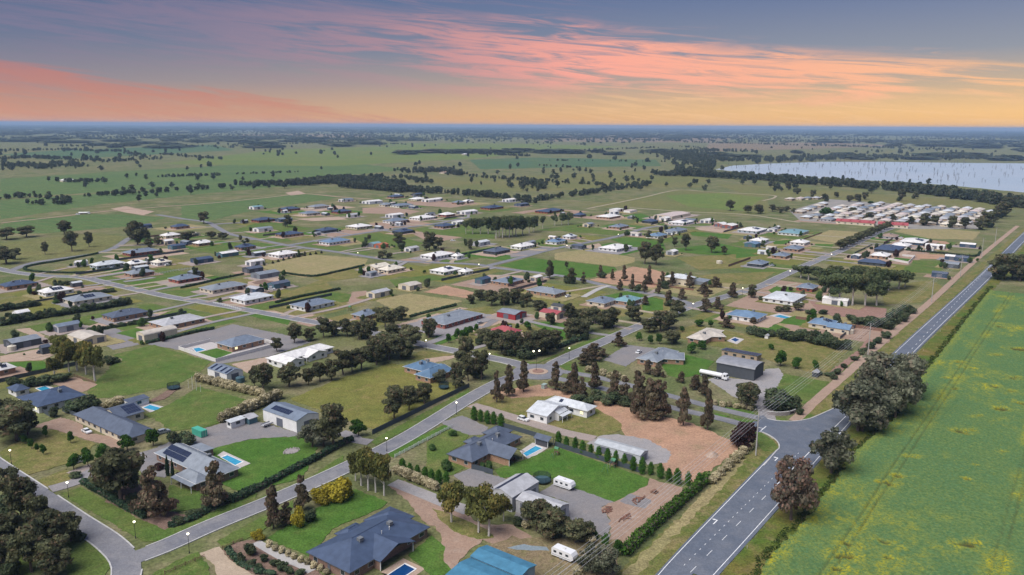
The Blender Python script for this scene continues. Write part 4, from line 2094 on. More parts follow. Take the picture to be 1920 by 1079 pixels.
[-100.0,300.5,4.7,5.4],
[-98.6,303.5,4.7,5.4],
[-97.1,306.4,4.8,5.5],
[-95.5,309.5,4.8,5.5]]],
["cream","in the blossom hedge below the row of pears",[[-36.4,239.3,3.4,3.8],
[-34.7,237.8,3.3,3.8],
[-33.0,236.1,3.4,3.8],
[-31.3,234.6,3.4,3.7],
[-29.7,233.2,3.3,3.7],
[-28.0,231.7,3.3,3.7],
[-26.4,230.3,3.2,3.7],
[-24.8,228.8,3.2,3.6],
[-23.2,227.4,3.2,3.6]]],
["cream","in the pale hedge beside the highway track",[[63.0,233.1,3.0,3.4],
[65.2,236.1,3.1,3.4],
[67.5,239.3,3.0,3.4],
[69.9,242.6,3.1,3.5],
[72.3,245.9,3.2,3.5],
[74.7,249.2,3.2,3.6],
[77.3,252.7,3.2,3.6],
[79.9,256.4,3.2,3.7],
[82.5,259.9,3.3,3.7]]],
["cream","in the edging row beside the grey garden path",[[-64.0,193.2,1.9,2.1],
[-61.7,191.3,1.8,2.1],
[-59.8,190.3,1.8,2.1],
[-57.6,188.5,1.8,2.1],
[-55.7,187.5,1.8,2.1],
[-53.6,185.7,1.8,2.0],
[-51.7,184.8,1.8,2.0],
[-49.7,183.1,1.8,2.0],
[-47.8,182.1,1.8,2.0],
[-45.8,180.5,1.8,2.0]]],
["cream","along the divided entrance road",[[82.1,305.3,2.5,3.0],
[84.5,303.4,2.5,3.0],
[87.3,303.2,2.5,3.0],
[89.6,301.3,2.5,3.0],
[92.4,301.2,2.5,3.0],
[94.7,299.3,2.5,3.0]]],
["cream","along the avenue of red tipped gums",[[35.1,348.4,3.4,4.1],
[38.0,344.5,3.4,4.1],
[41.1,343.2,3.4,4.0],
[43.9,339.4,3.3,4.0],
[46.9,338.1,3.3,4.0],
[49.6,334.4,3.3,3.9]]],
["shrub","in the mulched garden bed by the sandy drive",[[-67.4,189.1,3.6,2.9],
[-63.0,185.9,2.2,1.9],
[-65.5,183.1,2.2,2.2],
[-59.7,184.1,2.2,2.5],
[-57.2,181.9,2.4,2.8],
[-68.8,185.5,3.0,1.9],
[-63.2,182.8,1.5,1.5],
[-55.0,180.4,2.2,2.2],
[-52.5,179.9,1.8,2.5]]],
["shrub","in the shrub belts between the lots with grey and navy roofs",[[-304.1,461.6,3.1,5.5],
[-302.3,463.7,4.8,5.0],
[-300.3,465.4,5.1,5.3],
[-298.5,467.5,3.6,5.6],
[-296.7,469.7,3.3,4.8],
[-294.9,471.8,4.6,5.2],
[-292.8,473.6,4.2,5.6],
[-291.0,475.8,3.2,5.7],
[-275.5,436.9,4.3,5.5],
[-273.7,438.8,5.3,6.2],
[-272.1,440.6,3.8,5.6],
[-270.5,442.8,4.8,4.6],
[-268.8,444.7,3.8,6.3],
[-267.0,446.7,5.2,4.3],
[-265.3,448.6,5.7,4.5],
[-263.5,450.6,3.5,5.8],
[-261.8,452.8,4.8,5.2],
[-260.1,454.8,4.2,5.2],
[-258.2,456.8,5.2,5.5],
[-256.4,458.9,3.7,4.3],
[-254.5,460.9,5.2,5.9],
[-252.7,463.0,5.7,6.7],
[-250.9,465.4,4.7,4.6],
[-249.0,467.5,4.6,6.2],
[-247.1,469.6,4.1,5.3],
[-245.1,471.7,3.8,5.6],
[-243.2,473.9,4.7,6.0],
[-241.4,476.4,5.5,6.8],
[-239.4,478.6,5.2,5.1],
[-237.4,480.8,4.8,5.1],
[-227.1,415.1,2.7,3.3],
[-225.4,416.5,2.9,3.3],
[-223.9,418.2,1.9,3.2],
[-222.2,419.6,2.3,3.2],
[-220.7,421.4,1.8,2.7],
[-218.9,422.8,3.0,2.5],
[-217.2,424.3,1.9,2.5],
[-215.6,426.0,2.7,3.3],
[-213.8,427.5,1.9,2.3],
[-212.0,429.0,2.4,2.4],
[-210.4,430.8,2.9,3.1],
[-208.6,432.3,2.3,2.7],
[-207.0,434.1,2.0,3.0],
[-205.2,435.6,2.3,2.4],
[-282.6,426.4,5.0,6.3],
[-280.4,429.4,3.7,4.8],
[-278.3,432.3,6.1,6.6],
[-276.0,435.4,4.8,5.2],
[-316.7,541.4,3.7,2.8],
[-313.5,542.3,3.1,3.0],
[-310.5,543.5,2.5,3.3],
[-307.6,544.8,2.4,3.7],
[-304.4,545.7,2.5,4.4],
[-313.5,537.0,2.7,3.8],
[-310.1,538.0,3.3,3.1],
[-306.9,539.4,3.5,3.6],
[-303.7,540.9,2.9,3.4],
[-300.2,541.9,3.0,3.3],
[-282.2,508.2,3.1,2.9],
[-279.8,509.4,2.2,3.7],
[-277.4,510.7,2.4,3.5],
[-274.9,512.0,2.9,2.7],
[-272.2,512.9,2.4,4.1],
[-269.7,514.2,3.3,3.1],
[-267.2,515.5,2.2,4.2],
[-264.7,516.9,2.5,3.8]]]]
HEDGES = [["hedge_g",3.2,3.2,"long bright green hedge between the dirt yard and the highway",[[30.0,189.9],
[34.5,197.1],
[42.7,208.7],
[51.3,220.3],
[59.8,231.7],
[62.3,235.1]]],
["hedge_d",2.2,2.0,"long dark hedge along the street beside the grey homestead lawn",[[-82.1,218.5],
[-77.4,226.6],
[-71.4,238.1],
[-64.8,250.6],
[-59.0,261.9],
[-56.7,265.3]]],
["hedge_d",2,1.6,"dark hedge around the corner garden of the grey homestead",[[-133.0,230.4],
[-121.9,221.7],
[-109.6,212.3],
[-104.1,208.5]]],
["hedge_d",2,1.6,"dark hedge along the street side of the grey homestead",[[-94.2,203.8],
[-89.6,208.1],
[-85.5,217.3],
[-78.5,227.9]]],
["hedge_d",2.2,2.4,"clipped dark hedge along the street beside the grove",[[22.9,386.6],
[30.7,396.4],
[39.6,406.7]]],
["hedge_d",1.5,1.2,"low curving hedge beside the sandy drive",[[-74.2,191.0],
[-70.8,186.8],
[-67.9,183.7],
[-64.1,181.2],
[-58.9,179.5]]],
["hedge_d",1.6,1.4,"dark hedge between brick and grey roofed houses by the street",[[-225.1,530.8],
[-218.1,544.4],
[-210.7,563.6],
[-200.0,581.6]]],
["hedge_d",1.6,1.4,"dark hedge beside the cream barrel shed",[[-185.4,391.6],
[-178.8,399.2],
[-170.7,412.4],
[-162.7,420.8]]],
["hedge_d",1.6,1.6,"dark hedge beside the lawn with the bluegrey roofed white house",[[-147.6,486.9],
[-138.8,502.3],
[-127.3,516.7],
[-117.2,529.7]]],
["hedge_d",1.6,1.5,"dark hedge behind the pale mown paddock",[[-173.5,588.4],
[-147.0,575.8],
[-133.0,594.4],
[-117.8,621.7]]],
["hedge_d",1.8,1.4,"dark hedge ringing the curved street corner",[[-355.1,674.0],
[-364.2,642.0],
[-375.7,615.3],
[-373.8,600.5],
[-360.3,589.2],
[-335.2,583.1],
[-315.2,586.0]]],
["hedge_d",1.6,1.4,"dark hedge beside the beige paddock and brick house",[[-59.0,451.6],
[-46.4,468.4],
[-35.0,482.7]]],
["hedge_d",1.6,1.8,"dark hedge between orange lot and horse paddock",[[359.3,719.0],
[383.5,702.6],
[403.0,686.8],
[421.5,709.7]]]]
FENCES = [["panel",1.9,"dark panel fence along the street side of the open paddock",[[-50.2,271.9],
[-39.6,289.6],
[-29.7,306.7],
[-18.0,325.7]]],
["rail",1.3,"white post and rail fence beside the street verge",[[-39.1,251.5],
[-31.1,264.5],
[-21.7,279.6]]],
["panel",1.8,"dark panel fence behind the row of pear trees",[[15.4,262.2],
[24.6,254.6],
[34.4,246.7],
[42.8,240.1]]],
["panel",1.8,"dark panel fence behind the slate roofed brick house",[[-2.8,279.6],
[3.4,274.9],
[9.1,270.4]]],
["panel",1.7,"dark panel fence beside the garage side of the brick house",[[-12.8,242.7],
[-9.5,241.1],
[-5.8,238.6]]],
["wall",1.6,"white rendered yard wall around the pool and brick house",[[-155.1,395.2],
[-165.0,380.9],
[-139.2,360.2],
[-120.4,385.9],
[-122.4,392.5],
[-128.0,396.7]]],
["wood",1.1,"brown timber rail fence at the sandy drive",[[-75.9,191.8],
[-73.9,194.4],
[-72.0,196.7]]],
["wood",1.1,"brown timber rail fence by the corner garden",[[-85.8,179.5],
[-82.4,183.7],
[-79.0,187.8]]],
["rail",1.3,"white picket rail fence in front of the white house",[[-186.0,484.0],
[-174.1,475.4],
[-162.1,465.3]]],
["rail",1.3,"white picket fence between the brick houses",[[-263.6,576.5],
[-256.4,592.6],
[-246.1,604.9]]],
["panel",1.7,"dark panel fence by the navy roofed house drive",[[-184.7,295.3],
[-179.5,290.6],
[-175.7,287.5]]],
["panel",1.7,"dark panel fence beside the long slate roofed house",[[-174.5,293.7],
[-170.2,290.8],
[-165.9,287.9]]],
["wall",1.5,"white yard wall around the lawn behind the white roofed house",[[319.3,667.9],
[326.7,648.2],
[348.8,682.1],
[340.4,687.1]]],
["wood",1.3,"brown timber yard fence around the bare earth oval",[[-198.5,328.3],
[-193.1,336.8],
[-179.2,327.4]]]]
LAMPS = [[-163.9,244.4,4.8],
[-132.3,220.9,4.8],
[-101.3,197.3,4.9],
[-83.8,189.8,5.6],
[-42.6,256.5,4.8],
[-21.2,292.6,5.0],
[-42.6,382.8,5.0],
[-10.3,358.5,5.4],
[27.7,368.7,5.3],
[110.2,472.5,4.6],
[153.3,518.6,5.0],
[210.0,592.3,3.5],
[-25.9,612.4,3.7],
[271.8,670.1,4.1],
[-129.8,661.8,4.3],
[106.9,797.9,2.8],
[50.0,721.5,2.8]]
RLAMP = [11.3,348.9,9.4]
POLES = [[83.5,254.9],[174.9,376.8],[270.1,501.0],[338.6,591.8],[409.4,686.7],[465.6,761.9]]
VEHICLES = [["car","white sedan parked on the drive of the long slate roofed house",-153.6,271.9,-0.65,"white"],
["suv","white wagon parked beside the white weatherboard house",4.6,286.5,-0.65,"white"],
["car","white car on the gravel drive of the L shaped house",62.8,379.5,1.05,"white"],
["truck","long white tanker truck parked before the charcoal shed",91.0,339.8,-0.65,"white"],
["caravan","white caravan parked between the gravel yard and lawn",16.6,229.5,-0.65,"white"],
["caravan","old white caravan parked in the brown lot beside the trees",14.0,188.3,-0.65,"white"],
["car","white car parked at the grey roofed house behind the red barn",36.7,509.3,0.87,"white"],
["suv","dark car parked beside the small charcoal shed",-227.7,372.0,0.17,"dark"],
["van","white van beside the teal carport",-162.1,526.2,0.26,"white"],
["suv","grey trailer box at the end of the long slate roofed house",-125.9,272.1,0.87,"grey"],
["truck","white truck on the dirt track across the paddock",-524.3,975.6,0.17,"white"],
["suv","white utility on the dirt track across the paddock",-530.3,969.1,0.17,"white"],
["car","silver car at the brick house beside the grove",-18.1,436.7,0.87,"grey"],
["container","green shipping container on the gravel behind the grey homestead",-112.0,270.0,-0.65,"green"],
["suv","white car in the tan lot behind the white roofed houses",-57.4,763.4,0.17,"white"],
["suv","dark car between the homestead drives",-142.0,246.9,0.7,"grey"]]
SMALL = [["trampoline","round netted trampoline on the goalpost lawn",-142.7,321.0,2.6,0],
["trampoline","dark netted trampoline beside the tall grey shed",9.8,233.7,2.8,0],
["trampoline","green trampoline beside the blue roofed brick house",-28.8,323.5,2.2,0],
["goalpost","white goal posts on the mown lawn",-133.4,319.9,1,0],
["playset","green and timber swing set on the lawn beside the pears",31.8,242.3,1.3,0],
["playset","small play frame on the lawn beside the pool",14.5,252.8,0.7,0],
["playset","orange play slide by the hidden navy house",-98.9,465.3,1,0],
["firepit","ring of grey stones on the lawn",-75.3,256.3,3,0],
["logs","heap of split logs on the dirt yard",38.3,221.3,3,0],
["logs","heap of rusty scrap on the gravel edge",27.9,214.1,3,0],
["logs","low brush heap on the dirt yard",32.2,209.6,2.5,0],
["tank","dark green water tank beside the white shed with skylights",-117.8,330.8,1.9,0],
["tank","cream water tank beside the cream and blue house",184.2,419.3,1.6,0],
["tank","white water tank before the charcoal shed",-245.6,377.3,2,0],
["tank","small cream tank in the olive paddock",169.8,643.8,2.5,0],
["mound","low mound of tan earth on the bare lot",68.6,254.9,5,0],
["kiosk","pale green power kiosk by the roundabout",14.0,324.7,1.4,0],
["wallsign","curved grey stone entrance wall",105.4,294.6,1,0],
["stack","pale tip trailer beside the white machinery shed",-90.6,279.1,2,0],
["shelter","tiny white birdhouse shed in the dry paddock",135.4,408.9,1.5,0],
["shelter","small dark garden hutch by the highway bed",137.0,343.8,2,0],
["tableset","outdoor picnic table on the dirt yard",43.9,226.3,1,0],
["tableset","outdoor table under the patio gable",0.6,250.0,1,0]]
LAKE = [[532.7,2109.9],[635.9,2320.1],[800.0,2472.2],[998.8,2608.0],[1219.5,2637.4],[1438.0,2590.3],[1646.1,2580.4],[1798.1,2494.2],[940.6,1293.7],[896.4,1394.5],[860.3,1540.1],[812.6,1653.4],[726.8,1711.2],[641.6,1792.1],[580.3,1904.9]]
BELTS = [[14,420,18,[[330.9,1819.6],
[406.9,1807.6],
[479.8,1723.2],
[534.1,1677.4],
[569.2,1587.2],
[636.6,1495.7],
[690.9,1402.2],
[716.4,1278.6],
[722.0,1112.7]]],
[14,520,90,[[633.8,3107.6],
[589.6,2630.8],
[795.1,2619.4],
[918.4,2676.0],
[1140.7,2881.3],
[1410.5,2968.6],
[1638.1,2954.0],
[1852.7,2804.5]]],
[14,140,60,[[702.1,3234.0],
[580.5,2515.1],
[454.4,1935.2],
[382.3,1864.5]]],
[10,180,10,[[-497.4,1431.7],
[-426.4,1450.3],
[-343.3,1511.0],
[-248.3,1426.3],
[-179.6,1338.3],
[-86.5,1282.2],
[-37.8,1228.1]]],
[9,60,20,[[-373.1,1551.6],
[-290.2,1670.0],
[-224.3,1676.0],
[-163.8,1526.0]]],
[12,165,20,[[-391.9,1466.1],
[-338.8,1584.8],
[-261.6,1503.9],
[-201.2,1430.0]]],
[8,45,25,[[-289.2,1924.5],
[-217.0,2026.9],
[-119.5,1776.0]]],
[7,60,6,[[-93.1,1723.2],
[-1.3,1646.2],
[101.9,1548.2],
[237.2,1490.4]]],
[8,82,12,[[34.8,1180.1],
[83.0,1254.9],
[142.1,1340.0],
[211.5,1449.7],
[253.7,1518.6]]],
[9,30,14,[[14.8,1615.7],
[50.2,1543.8],
[52.1,1449.9]]],
[7,39,14,[[-193.7,3202.0],
[-63.5,3049.2],
[54.9,2910.1]]],
[9,90,40,[[-1320.7,2442.3],
[-1138.6,2256.2],
[-1115.3,2471.5],
[-1425.3,2987.6]]],
[9,39,14,[[-1270.1,2903.1],
[-1053.2,2645.7],
[-905.1,2501.3]]],
[7,60,10,[[-742.6,1155.0],
[-738.4,1199.1],
[-632.5,1137.3],
[-610.8,1084.3],
[-668.5,1095.8]]],
[8,51,7,[[-653.3,1204.9],
[-600.3,1246.2],
[-568.8,1288.6],
[-526.1,1357.1],
[-489.0,1407.4]]],
[10,120,30,[[-1195.5,1872.5],
[-1292.5,2114.9],
[-1127.0,1926.0],
[-1218.0,2183.3],
[-1085.8,2004.3]]],
[8,60,25,[[-1785.2,4217.0],
[-1306.2,3721.5],
[-1586.0,4794.9]]],
[9,135,18,[[-1293.1,4340.3],
[-1193.1,4619.7],
[-1048.8,4946.1],
[-600.2,4513.9]]],
[6,39,4,[[-734.9,1645.9],
[-681.0,1703.5],
[-621.6,1727.5]]],
[5,30,3,[[-611.9,1766.3],
[-555.2,1811.5],
[-495.5,1859.1]]],
[9,60,40,[[926.4,4410.4],
[978.1,4022.5],
[791.2,3248.9],
[552.9,2707.9]]],
[8,69,40,[[184.9,7329.4],
[663.0,7850.5]]],
[9,30,40,[[-2198.9,10390.8],
[-1540.0,11608.8]]],
[8,24,10,[[-891.3,1536.4],
[-810.4,1499.8],
[-769.4,1517.6]]],
[10,135,60,[[-3345.8,5278.7],
[-3159.2,6297.2],
[-2341.3,5625.3]]],
[10,90,40,[[-1536.0,2411.8],
[-1512.5,2534.1],
[-1358.2,2437.0]]],
[10,105,50,[[-2506.9,6024.6],
[-2217.5,6991.7]]],
[9,105,60,[[-817.1,6151.2],
[-302.9,7458.0],
[233.7,7348.4]]],
[9,60,30,[[278.3,3557.0],
[502.8,3838.1],
[737.0,4161.0]]],
[9,60,15,[[-125.8,3095.1],
[54.9,2910.1]]],
[7,15,5,[[71.6,2222.1],
[113.2,2169.7],
[174.1,2122.2]]],
[6,24,4,[[99.4,2563.4],
[267.5,2547.9],
[478.1,2501.6]]],
[10,90,50,[[-1953.1,3072.5],
[-1871.9,3288.2],
[-1496.2,3093.9]]],
[10,120,50,[[-1595.4,5882.6],
[-1172.0,6801.4],
[-660.8,6205.1]]],
[10,75,60,[[-2074.3,3733.0],
[-1930.9,4424.2]]],
[11,90,16,[[-350.1,1496.6],
[-312.2,1556.9],
[-264.0,1517.6],
[-214.3,1454.3]]],
[11,90,14,[[-304.4,1421.9],
[-240.1,1378.8],
[-176.7,1316.9]]],
[10,75,20,[[-246.4,1842.7],
[-168.9,1937.2],
[-113.7,1776.6]]],
[10,180,200,[[-781.9,8384.5],
[264.2,10493.3],
[2056.6,9240.4]]],
[11,180,120,[[1246.8,5591.9],
[1633.4,5073.4],
[1954.6,4642.5],
[2119.2,4072.9]]],
[12,135,80,[[591.8,3215.5],
[868.3,3668.2],
[1028.3,3551.0]]],
[10,300,250,[[-4848.8,7659.5],
[-4022.9,9240.4],
[-2436.6,10240.8]]],
[11,36,10,[[-1.1,1445.7],
[38.5,1487.7],
[55.0,1401.2]]],
[9,39,8,[[-51.6,1264.9],
[-0.8,1194.9],
[30.0,1147.0]]]]
FARHOUSE = [[-847.4,1525.4],[-179.3,3030.1],[-155.3,1851.9]]
CROPEDGE = [[56.5,171.6],[66.4,187.1],[86.2,211.5],[119.9,258.6],[150.9,293.7],[184.3,342.4],[225.2,397.2],[279.0,470.1],[348.6,563.2]]
LODGE = [[166.9,276.7,5],
[122.6,195.2,4],
[118.3,232.5,3],
[124.4,238.0,3],
[135.2,252.8,2.5],
[91.4,194.9,3],
[87.2,188.3,3],
[82.1,182.9,2.5],
[100.6,196.4,2],
[194.5,300.8,3.5],
[207.9,328.7,4],
[189.6,324.6,3],
[180.3,292.3,3],
[169.1,258.0,2.5],
[207.2,307.5,4],
[224.2,339.3,4],
[280.1,438.2,6],
[283.3,429.9,6],
[255.2,387.9,6],
[238.7,377.6,4],
[214.0,364.5,3],
[225.8,341.9,4],
[208.3,328.6,3.5],
[211.1,322.5,3],
[275.3,433.9,5],
[325.6,514.4,4],
[194.6,340.0,2.5],
[213.5,354.2,2],
[207.6,307.4,3.5],
[166.9,276.7,5],
[144.7,235.6,1.5],
[153.1,246.3,1.5],
[97.9,188.4,1.5]]
WALLPTS = [[99.7,294.3],[102.9,293.4],[106.7,293.8],[109.5,295.2],[111.6,296.8]]
STOPL = [[[90.8,281.5],[93.9,279.4]],[[92.0,277.3],[95.4,281.8]],[[91.3,276.5],[92.6,275.9]]]
# ---------------------------------------------------------------- helpers
AX = math.radians(53.2)
def lin(c): return tuple(((x / 255 + .055) / 1.055) ** 2.4 for x in c)
MATS = {}
def newmat(name):
    m = bpy.data.materials.new(name); m.use_nodes = True; nt = m.node_tree; nt.nodes.clear()
    o = nt.nodes.new('ShaderNodeOutputMaterial'); MATS[name] = m; return m, nt, o
def nnoise(nt, scale, det=4, vec=None, rough=.55, dist=0):
    n = nt.nodes.new('ShaderNodeTexNoise'); n.inputs['Scale'].default_value = scale; n.inputs['Detail'].default_value = det
    n.inputs['Roughness'].default_value = rough; n.inputs['Distortion'].default_value = dist
    if vec is not None: nt.links.new(vec, n.inputs['Vector'])
    return n.outputs['Fac']
def nmap(nt, v, a, b, c=0., d=1.):
    n = nt.nodes.new('ShaderNodeMapRange'); nt.links.new(v, n.inputs[0])
    for i, q in enumerate((a, b, c, d)): n.inputs[i + 1].default_value = q
    return n.outputs[0]
def nmix(nt, f, a, b, mode='MIX'):
    n = nt.nodes.new('ShaderNodeMix'); n.data_type = 'RGBA'; n.blend_type = mode
    for v, i in ((f, 0), (a, 6), (b, 7)):
        if isinstance(v, (int, float)): n.inputs[i].default_value = v
        elif isinstance(v, tuple): n.inputs[i].default_value = v + (1,)
        else: nt.links.new(v, n.inputs[i])
    return n.outputs[2]
def nmul(nt, a, b, op='MULTIPLY'):
    n = nt.nodes.new('ShaderNodeMath'); n.operation = op
    for i, v in enumerate((a, b)):
        if isinstance(v, (int, float)): n.inputs[i].default_value = v
        else: nt.links.new(v, n.inputs[i])
    return n.outputs[0]
def principled(nt, out, col, rough=.8, spec=.3, metal=0., bump=None, bstr=.3, bdist=.1):
    p = nt.nodes.new('ShaderNodeBsdfPrincipled')
    if isinstance(col, tuple): p.inputs['Base Color'].default_value = col + (1,)
    else: nt.links.new(col, p.inputs['Base Color'])
    p.inputs['Roughness'].default_value = rough; p.inputs['Specular IOR Level'].default_value = spec; p.inputs['Metallic'].default_value = metal
    if bump is not None:
        b = nt.nodes.new('ShaderNodeBump'); b.inputs['Strength'].default_value = bstr; b.inputs['Distance'].default_value = bdist
        nt.links.new(bump, b.inputs['Height']); nt.links.new(b.outputs[0], p.inputs['Normal'])
    nt.links.new(p.outputs[0], out.inputs[0]); return p
def wpos(nt):
    g = nt.nodes.new('ShaderNodeNewGeometry'); return g.outputs['Position']
def ground_mat(name, c1, c2, c3, big=.03, mid=.25, fine=2.5, cover=.45, rough=.95, stripes=0, amp=.4):
    """two soils or grasses mingled by noise, a third in scattered spots, fine mottling"""
    m, nt, o = newmat(name); p = wpos(nt)
    a = nmap(nt, nnoise(nt, big, 5, p, .6, .4), .35, .65)
    b = nmap(nt, nnoise(nt, mid, 6, p, .65), 1 - cover - .1, 1 - cover + .14)
    f = nnoise(nt, fine, 4, p, .7)
    col = nmix(nt, a, c1, c2); col = nmix(nt, nmul(nt, b, .75), col, c3)
    if stripes:
        mp = nt.nodes.new('ShaderNodeMapping'); mp.inputs['Rotation'].default_value = (0, 0, -AX); nt.links.new(p, mp.inputs['Vector'])
        w = nt.nodes.new('ShaderNodeTexWave'); w.inputs['Scale'].default_value = stripes; w.inputs['Distortion'].default_value = 3; w.inputs['Detail'].default_value = 3; w.inputs['Detail Scale'].default_value = .4
        nt.links.new(mp.outputs[0], w.inputs['Vector']); col = nmix(nt, .16, col, nmix(nt, w.outputs['Fac'], (.25, .25, .25), (1.6, 1.6, 1.6)), 'MULTIPLY') if 0 else nmix(nt, nmul(nt, w.outputs['Fac'], .3), col, c3)
    sh = nt.nodes.new('ShaderNodeMix'); sh.data_type = 'RGBA'; sh.blend_type = 'MULTIPLY'; sh.inputs[0].default_value = 1
    nt.links.new(col, sh.inputs[6]); cb = nt.nodes.new('ShaderNodeCombineColor'); k = nmul(nt, nmap(nt, f, .33, .67, 1 - amp, 1 + amp), nmap(nt, nnoise(nt, mid * 1.7, 5, p, .7), .3, .7, 1 - amp * .5, 1 + amp * .5))
    for i in range(3): nt.links.new(k, cb.inputs[i])
    nt.links.new(cb.outputs[0], sh.inputs[7])
    principled(nt, o, sh.outputs[2], rough, .1, bump=f, bstr=.5, bdist=.25); return m
def flat_mat(name, c, rough=.6, spec=.4, metal=0., var=.25, scale=.6, ribs=0, bricks=0):
    m, nt, o = newmat(name); tc = nt.nodes.new('ShaderNodeTexCoord'); v = tc.outputs['Object']
    n = nnoise(nt, scale, 5, v, .65)
    k = nmap(nt, n, .25, .75, 1 - var, 1 + var); cb = nt.nodes.new('ShaderNodeCombineColor')
    for i in range(3): nt.links.new(k, cb.inputs[i])
    base = c
    bump = n
    if bricks:
        b = nt.nodes.new('ShaderNodeTexNoise'); b.inputs['Scale'].default_value = 5; nt.links.new(v, b.inputs['Vector'])
        base = nmix(nt, nmap(nt, b.outputs['Fac'], .35, .65), tuple(x * .72 for x in c), tuple(min(1, x * 1.25) for x in c))
    col = nmix(nt, 1.0, base, cb.outputs[0], 'MULTIPLY')
    principled(nt, o, col, rough, spec, metal, bump, .12, .05); return m
# grounds
G_ = ground_mat
G_('ground', (.098, .126, .045), (.15, .148, .062), (.25, .20, .125), .01, .04, .8, .44)
G_('f_green', (.075, .135, .045), (.10, .15, .05), (.14, .145, .06), .008, .05, .5, .3, stripes=.02)
G_('f_bright', (.11, .17, .04), (.15, .175, .045), (.16, .15, .06), .006, .05, .5, .3, stripes=.02)
G_('f_teal', (.05, .12, .06), (.08, .13, .055), (.14, .14, .07), .006, .05, .5, .3, stripes=.02)
G_('f_olive', (.13, .145, .05), (.17, .155, .06), (.21, .17, .085), .006, .06, .5, .35)
G_('f_fallow', (.19, .15, .09), (.22, .16, .10), (.16, .15, .07), .006, .05, .5, .35)
G_('field', (.13, .145, .035), (.18, .165, .045), (.27, .19, .085), .03, .12, 1.6, .35)
G_('lawn', (.078, .132, .028), (.108, .142, .036), (.19, .168, .066), .05, .14, 2.0, .38)
G_('lawng', (.055, .13, .02), (.082, .145, .028), (.14, .155, .045), .05, .13, 2.0, .32)
G_('drygreen', (.12, .135, .035), (.19, .165, .06), (.28, .20, .10), .05, .22, 2.0, .42)
G_('dry', (.25, .22, .10), (.29, .235, .12), (.2, .19, .075), .04, .15, 1.6, .35)
G_('verge', (.17, .15, .05), (.10, .13, .03), (.26, .19, .10), .06, .22, 1.8, .45)
G_('vergeg', (.07, .12, .02), (.14, .12, .03), (.22, .15, .075), .05, .16, 1.6, .4)
G_('dirt', (.33, .225, .165), (.28, .195, .145), (.36, .28, .22), .06, .3, 2.2, .4, amp=0.17)
G_('dirtpale', (.40, .29, .22), (.36, .27, .2), (.44, .35, .28), .06, .3, 2.2, .4, amp=0.17)
G_('orange', (.40, .24, .155), (.36, .225, .15), (.22, .19, .10), .05, .1, 1.4, .36, amp=.27)
G_('redgravel', (.28, .165, .13), (.25, .155, .12), (.32, .22, .18), .08, .3, 2.5, .4, amp=0.17)
G_('gravel', (.20, .195, .20), (.235, .215, .205), (.28, .24, .22), .08, .4, 3, .35, amp=0.17)
G_('gravelpale', (.32, .295, .28), (.28, .27, .27), (.36, .31, .27), .08, .4, 3, .35, amp=0.17)
G_('mulch', (.17, .11, .085), (.21, .145, .11), (.13, .12, .06), .1, .5, 3, .35)
G_('sand', (.42, .33, .24), (.38, .3, .22), (.45, .37, .28), .1, .5, 3, .35, amp=0.17)
G_('brown', (.22, .165, .10), (.18, .15, .08), (.14, .14, .05), .1, .4, 2.5, .4)
G_('paving', (.48, .44, .41), (.44, .41, .39), (.38, .34, .31), .2, .8, 4, .3, amp=0.12)
G_('villagepave', (.30, .27, .25), (.25, .24, .22), (.16, .16, .08), .05, .3, 2, .4, amp=0.17)
G_('puddle', (.22, .27, .30), (.2, .24, .26), (.22, .18, .12), .1, .4, 2, .3, rough=.35, amp=0.17)
G_('asphalt', (.105, .124, .158), (.138, .153, .182), (.17, .178, .198), .07, .18, 2.2, .4, rough=.75, amp=.17)
G_('street', (.165, .168, .188), (.215, .212, .22), (.26, .25, .245), .09, .22, 2.2, .42, rough=.8, amp=.16)
G_('track', (.36, .25, .19), (.33, .24, .18), (.28, .22, .13), .07, .3, 2, .35, amp=0.17)
G_('trackpale', (.36, .30, .22), (.33, .28, .2), (.26, .23, .13), .07, .3, 2, .35, amp=0.17)
G_('drive', (.33, .27, .235), (.30, .25, .22), (.37, .31, .27), .07, .4, 2.5, .35, amp=0.17)
G_('drivegrey', (.24, .23, .235), (.27, .25, .245), (.3, .27, .25), .07, .4, 2.5, .35, amp=0.17)
G_('concrete', (.42, .40, .38), (.38, .365, .35), (.33, .31, .29), .2, .8, 4, .3, amp=0.12)
F_ = flat_mat
F_('kerbm', (.46, .45, .43), .9); F_('paint', (.78, .78, .76), .7, var=.12)
# roofs
for n, c in dict(slate=(.085, .105, .145), navy=(.055, .08, .135), grey=(.21, .235, .265), bluegrey=(.16, .195, .245), paleg=(.40, .40, .41), pale=(.52, .54, .55), white=(.68, .66, .63),
                 silver=(.42, .44, .45), beige=(.50, .45, .38), cream=(.64, .58, .47), blue=(.06, .19, .29), blues=(.095, .165, .25), bluep=(.14, .215, .31), zinc=(.24, .245, .265),
                 charcoal=(.06, .065, .07), redroof=(.33, .075, .08), teals=(.17, .30, .33), rust=(.30, .21, .16), pink=(.52, .43, .39), orange=(.42, .14, .075)).items():
    F_('roof_' + n, c, .55, .35, var=.26, scale=.45)
for n, c in dict(brick=(.36, .22, .145), darkbrick=(.24, .155, .12), redbrick=(.30, .10, .075)).items(): F_('wall_' + n, c, .85, .2, var=.15, bricks=1)
for n, c in dict(cream=(.62, .54, .41), white=(.72, .71, .69), dark=(.07, .07, .08), steel=(.25, .33, .39), paleg=(.42, .42, .43), silver=(.48, .5, .52), teal=(.075, .15, .18), tan=(.38, .29, .21),
                 charcoal=(.07, .078, .088), navyw=(.045, .075, .125), grey=(.20, .22, .245), red=(.30, .035, .04), bluew=(.40, .46, .5), orange=(.42, .13, .07)).items(): F_('wall_' + n, c, .8, .25, var=.12)
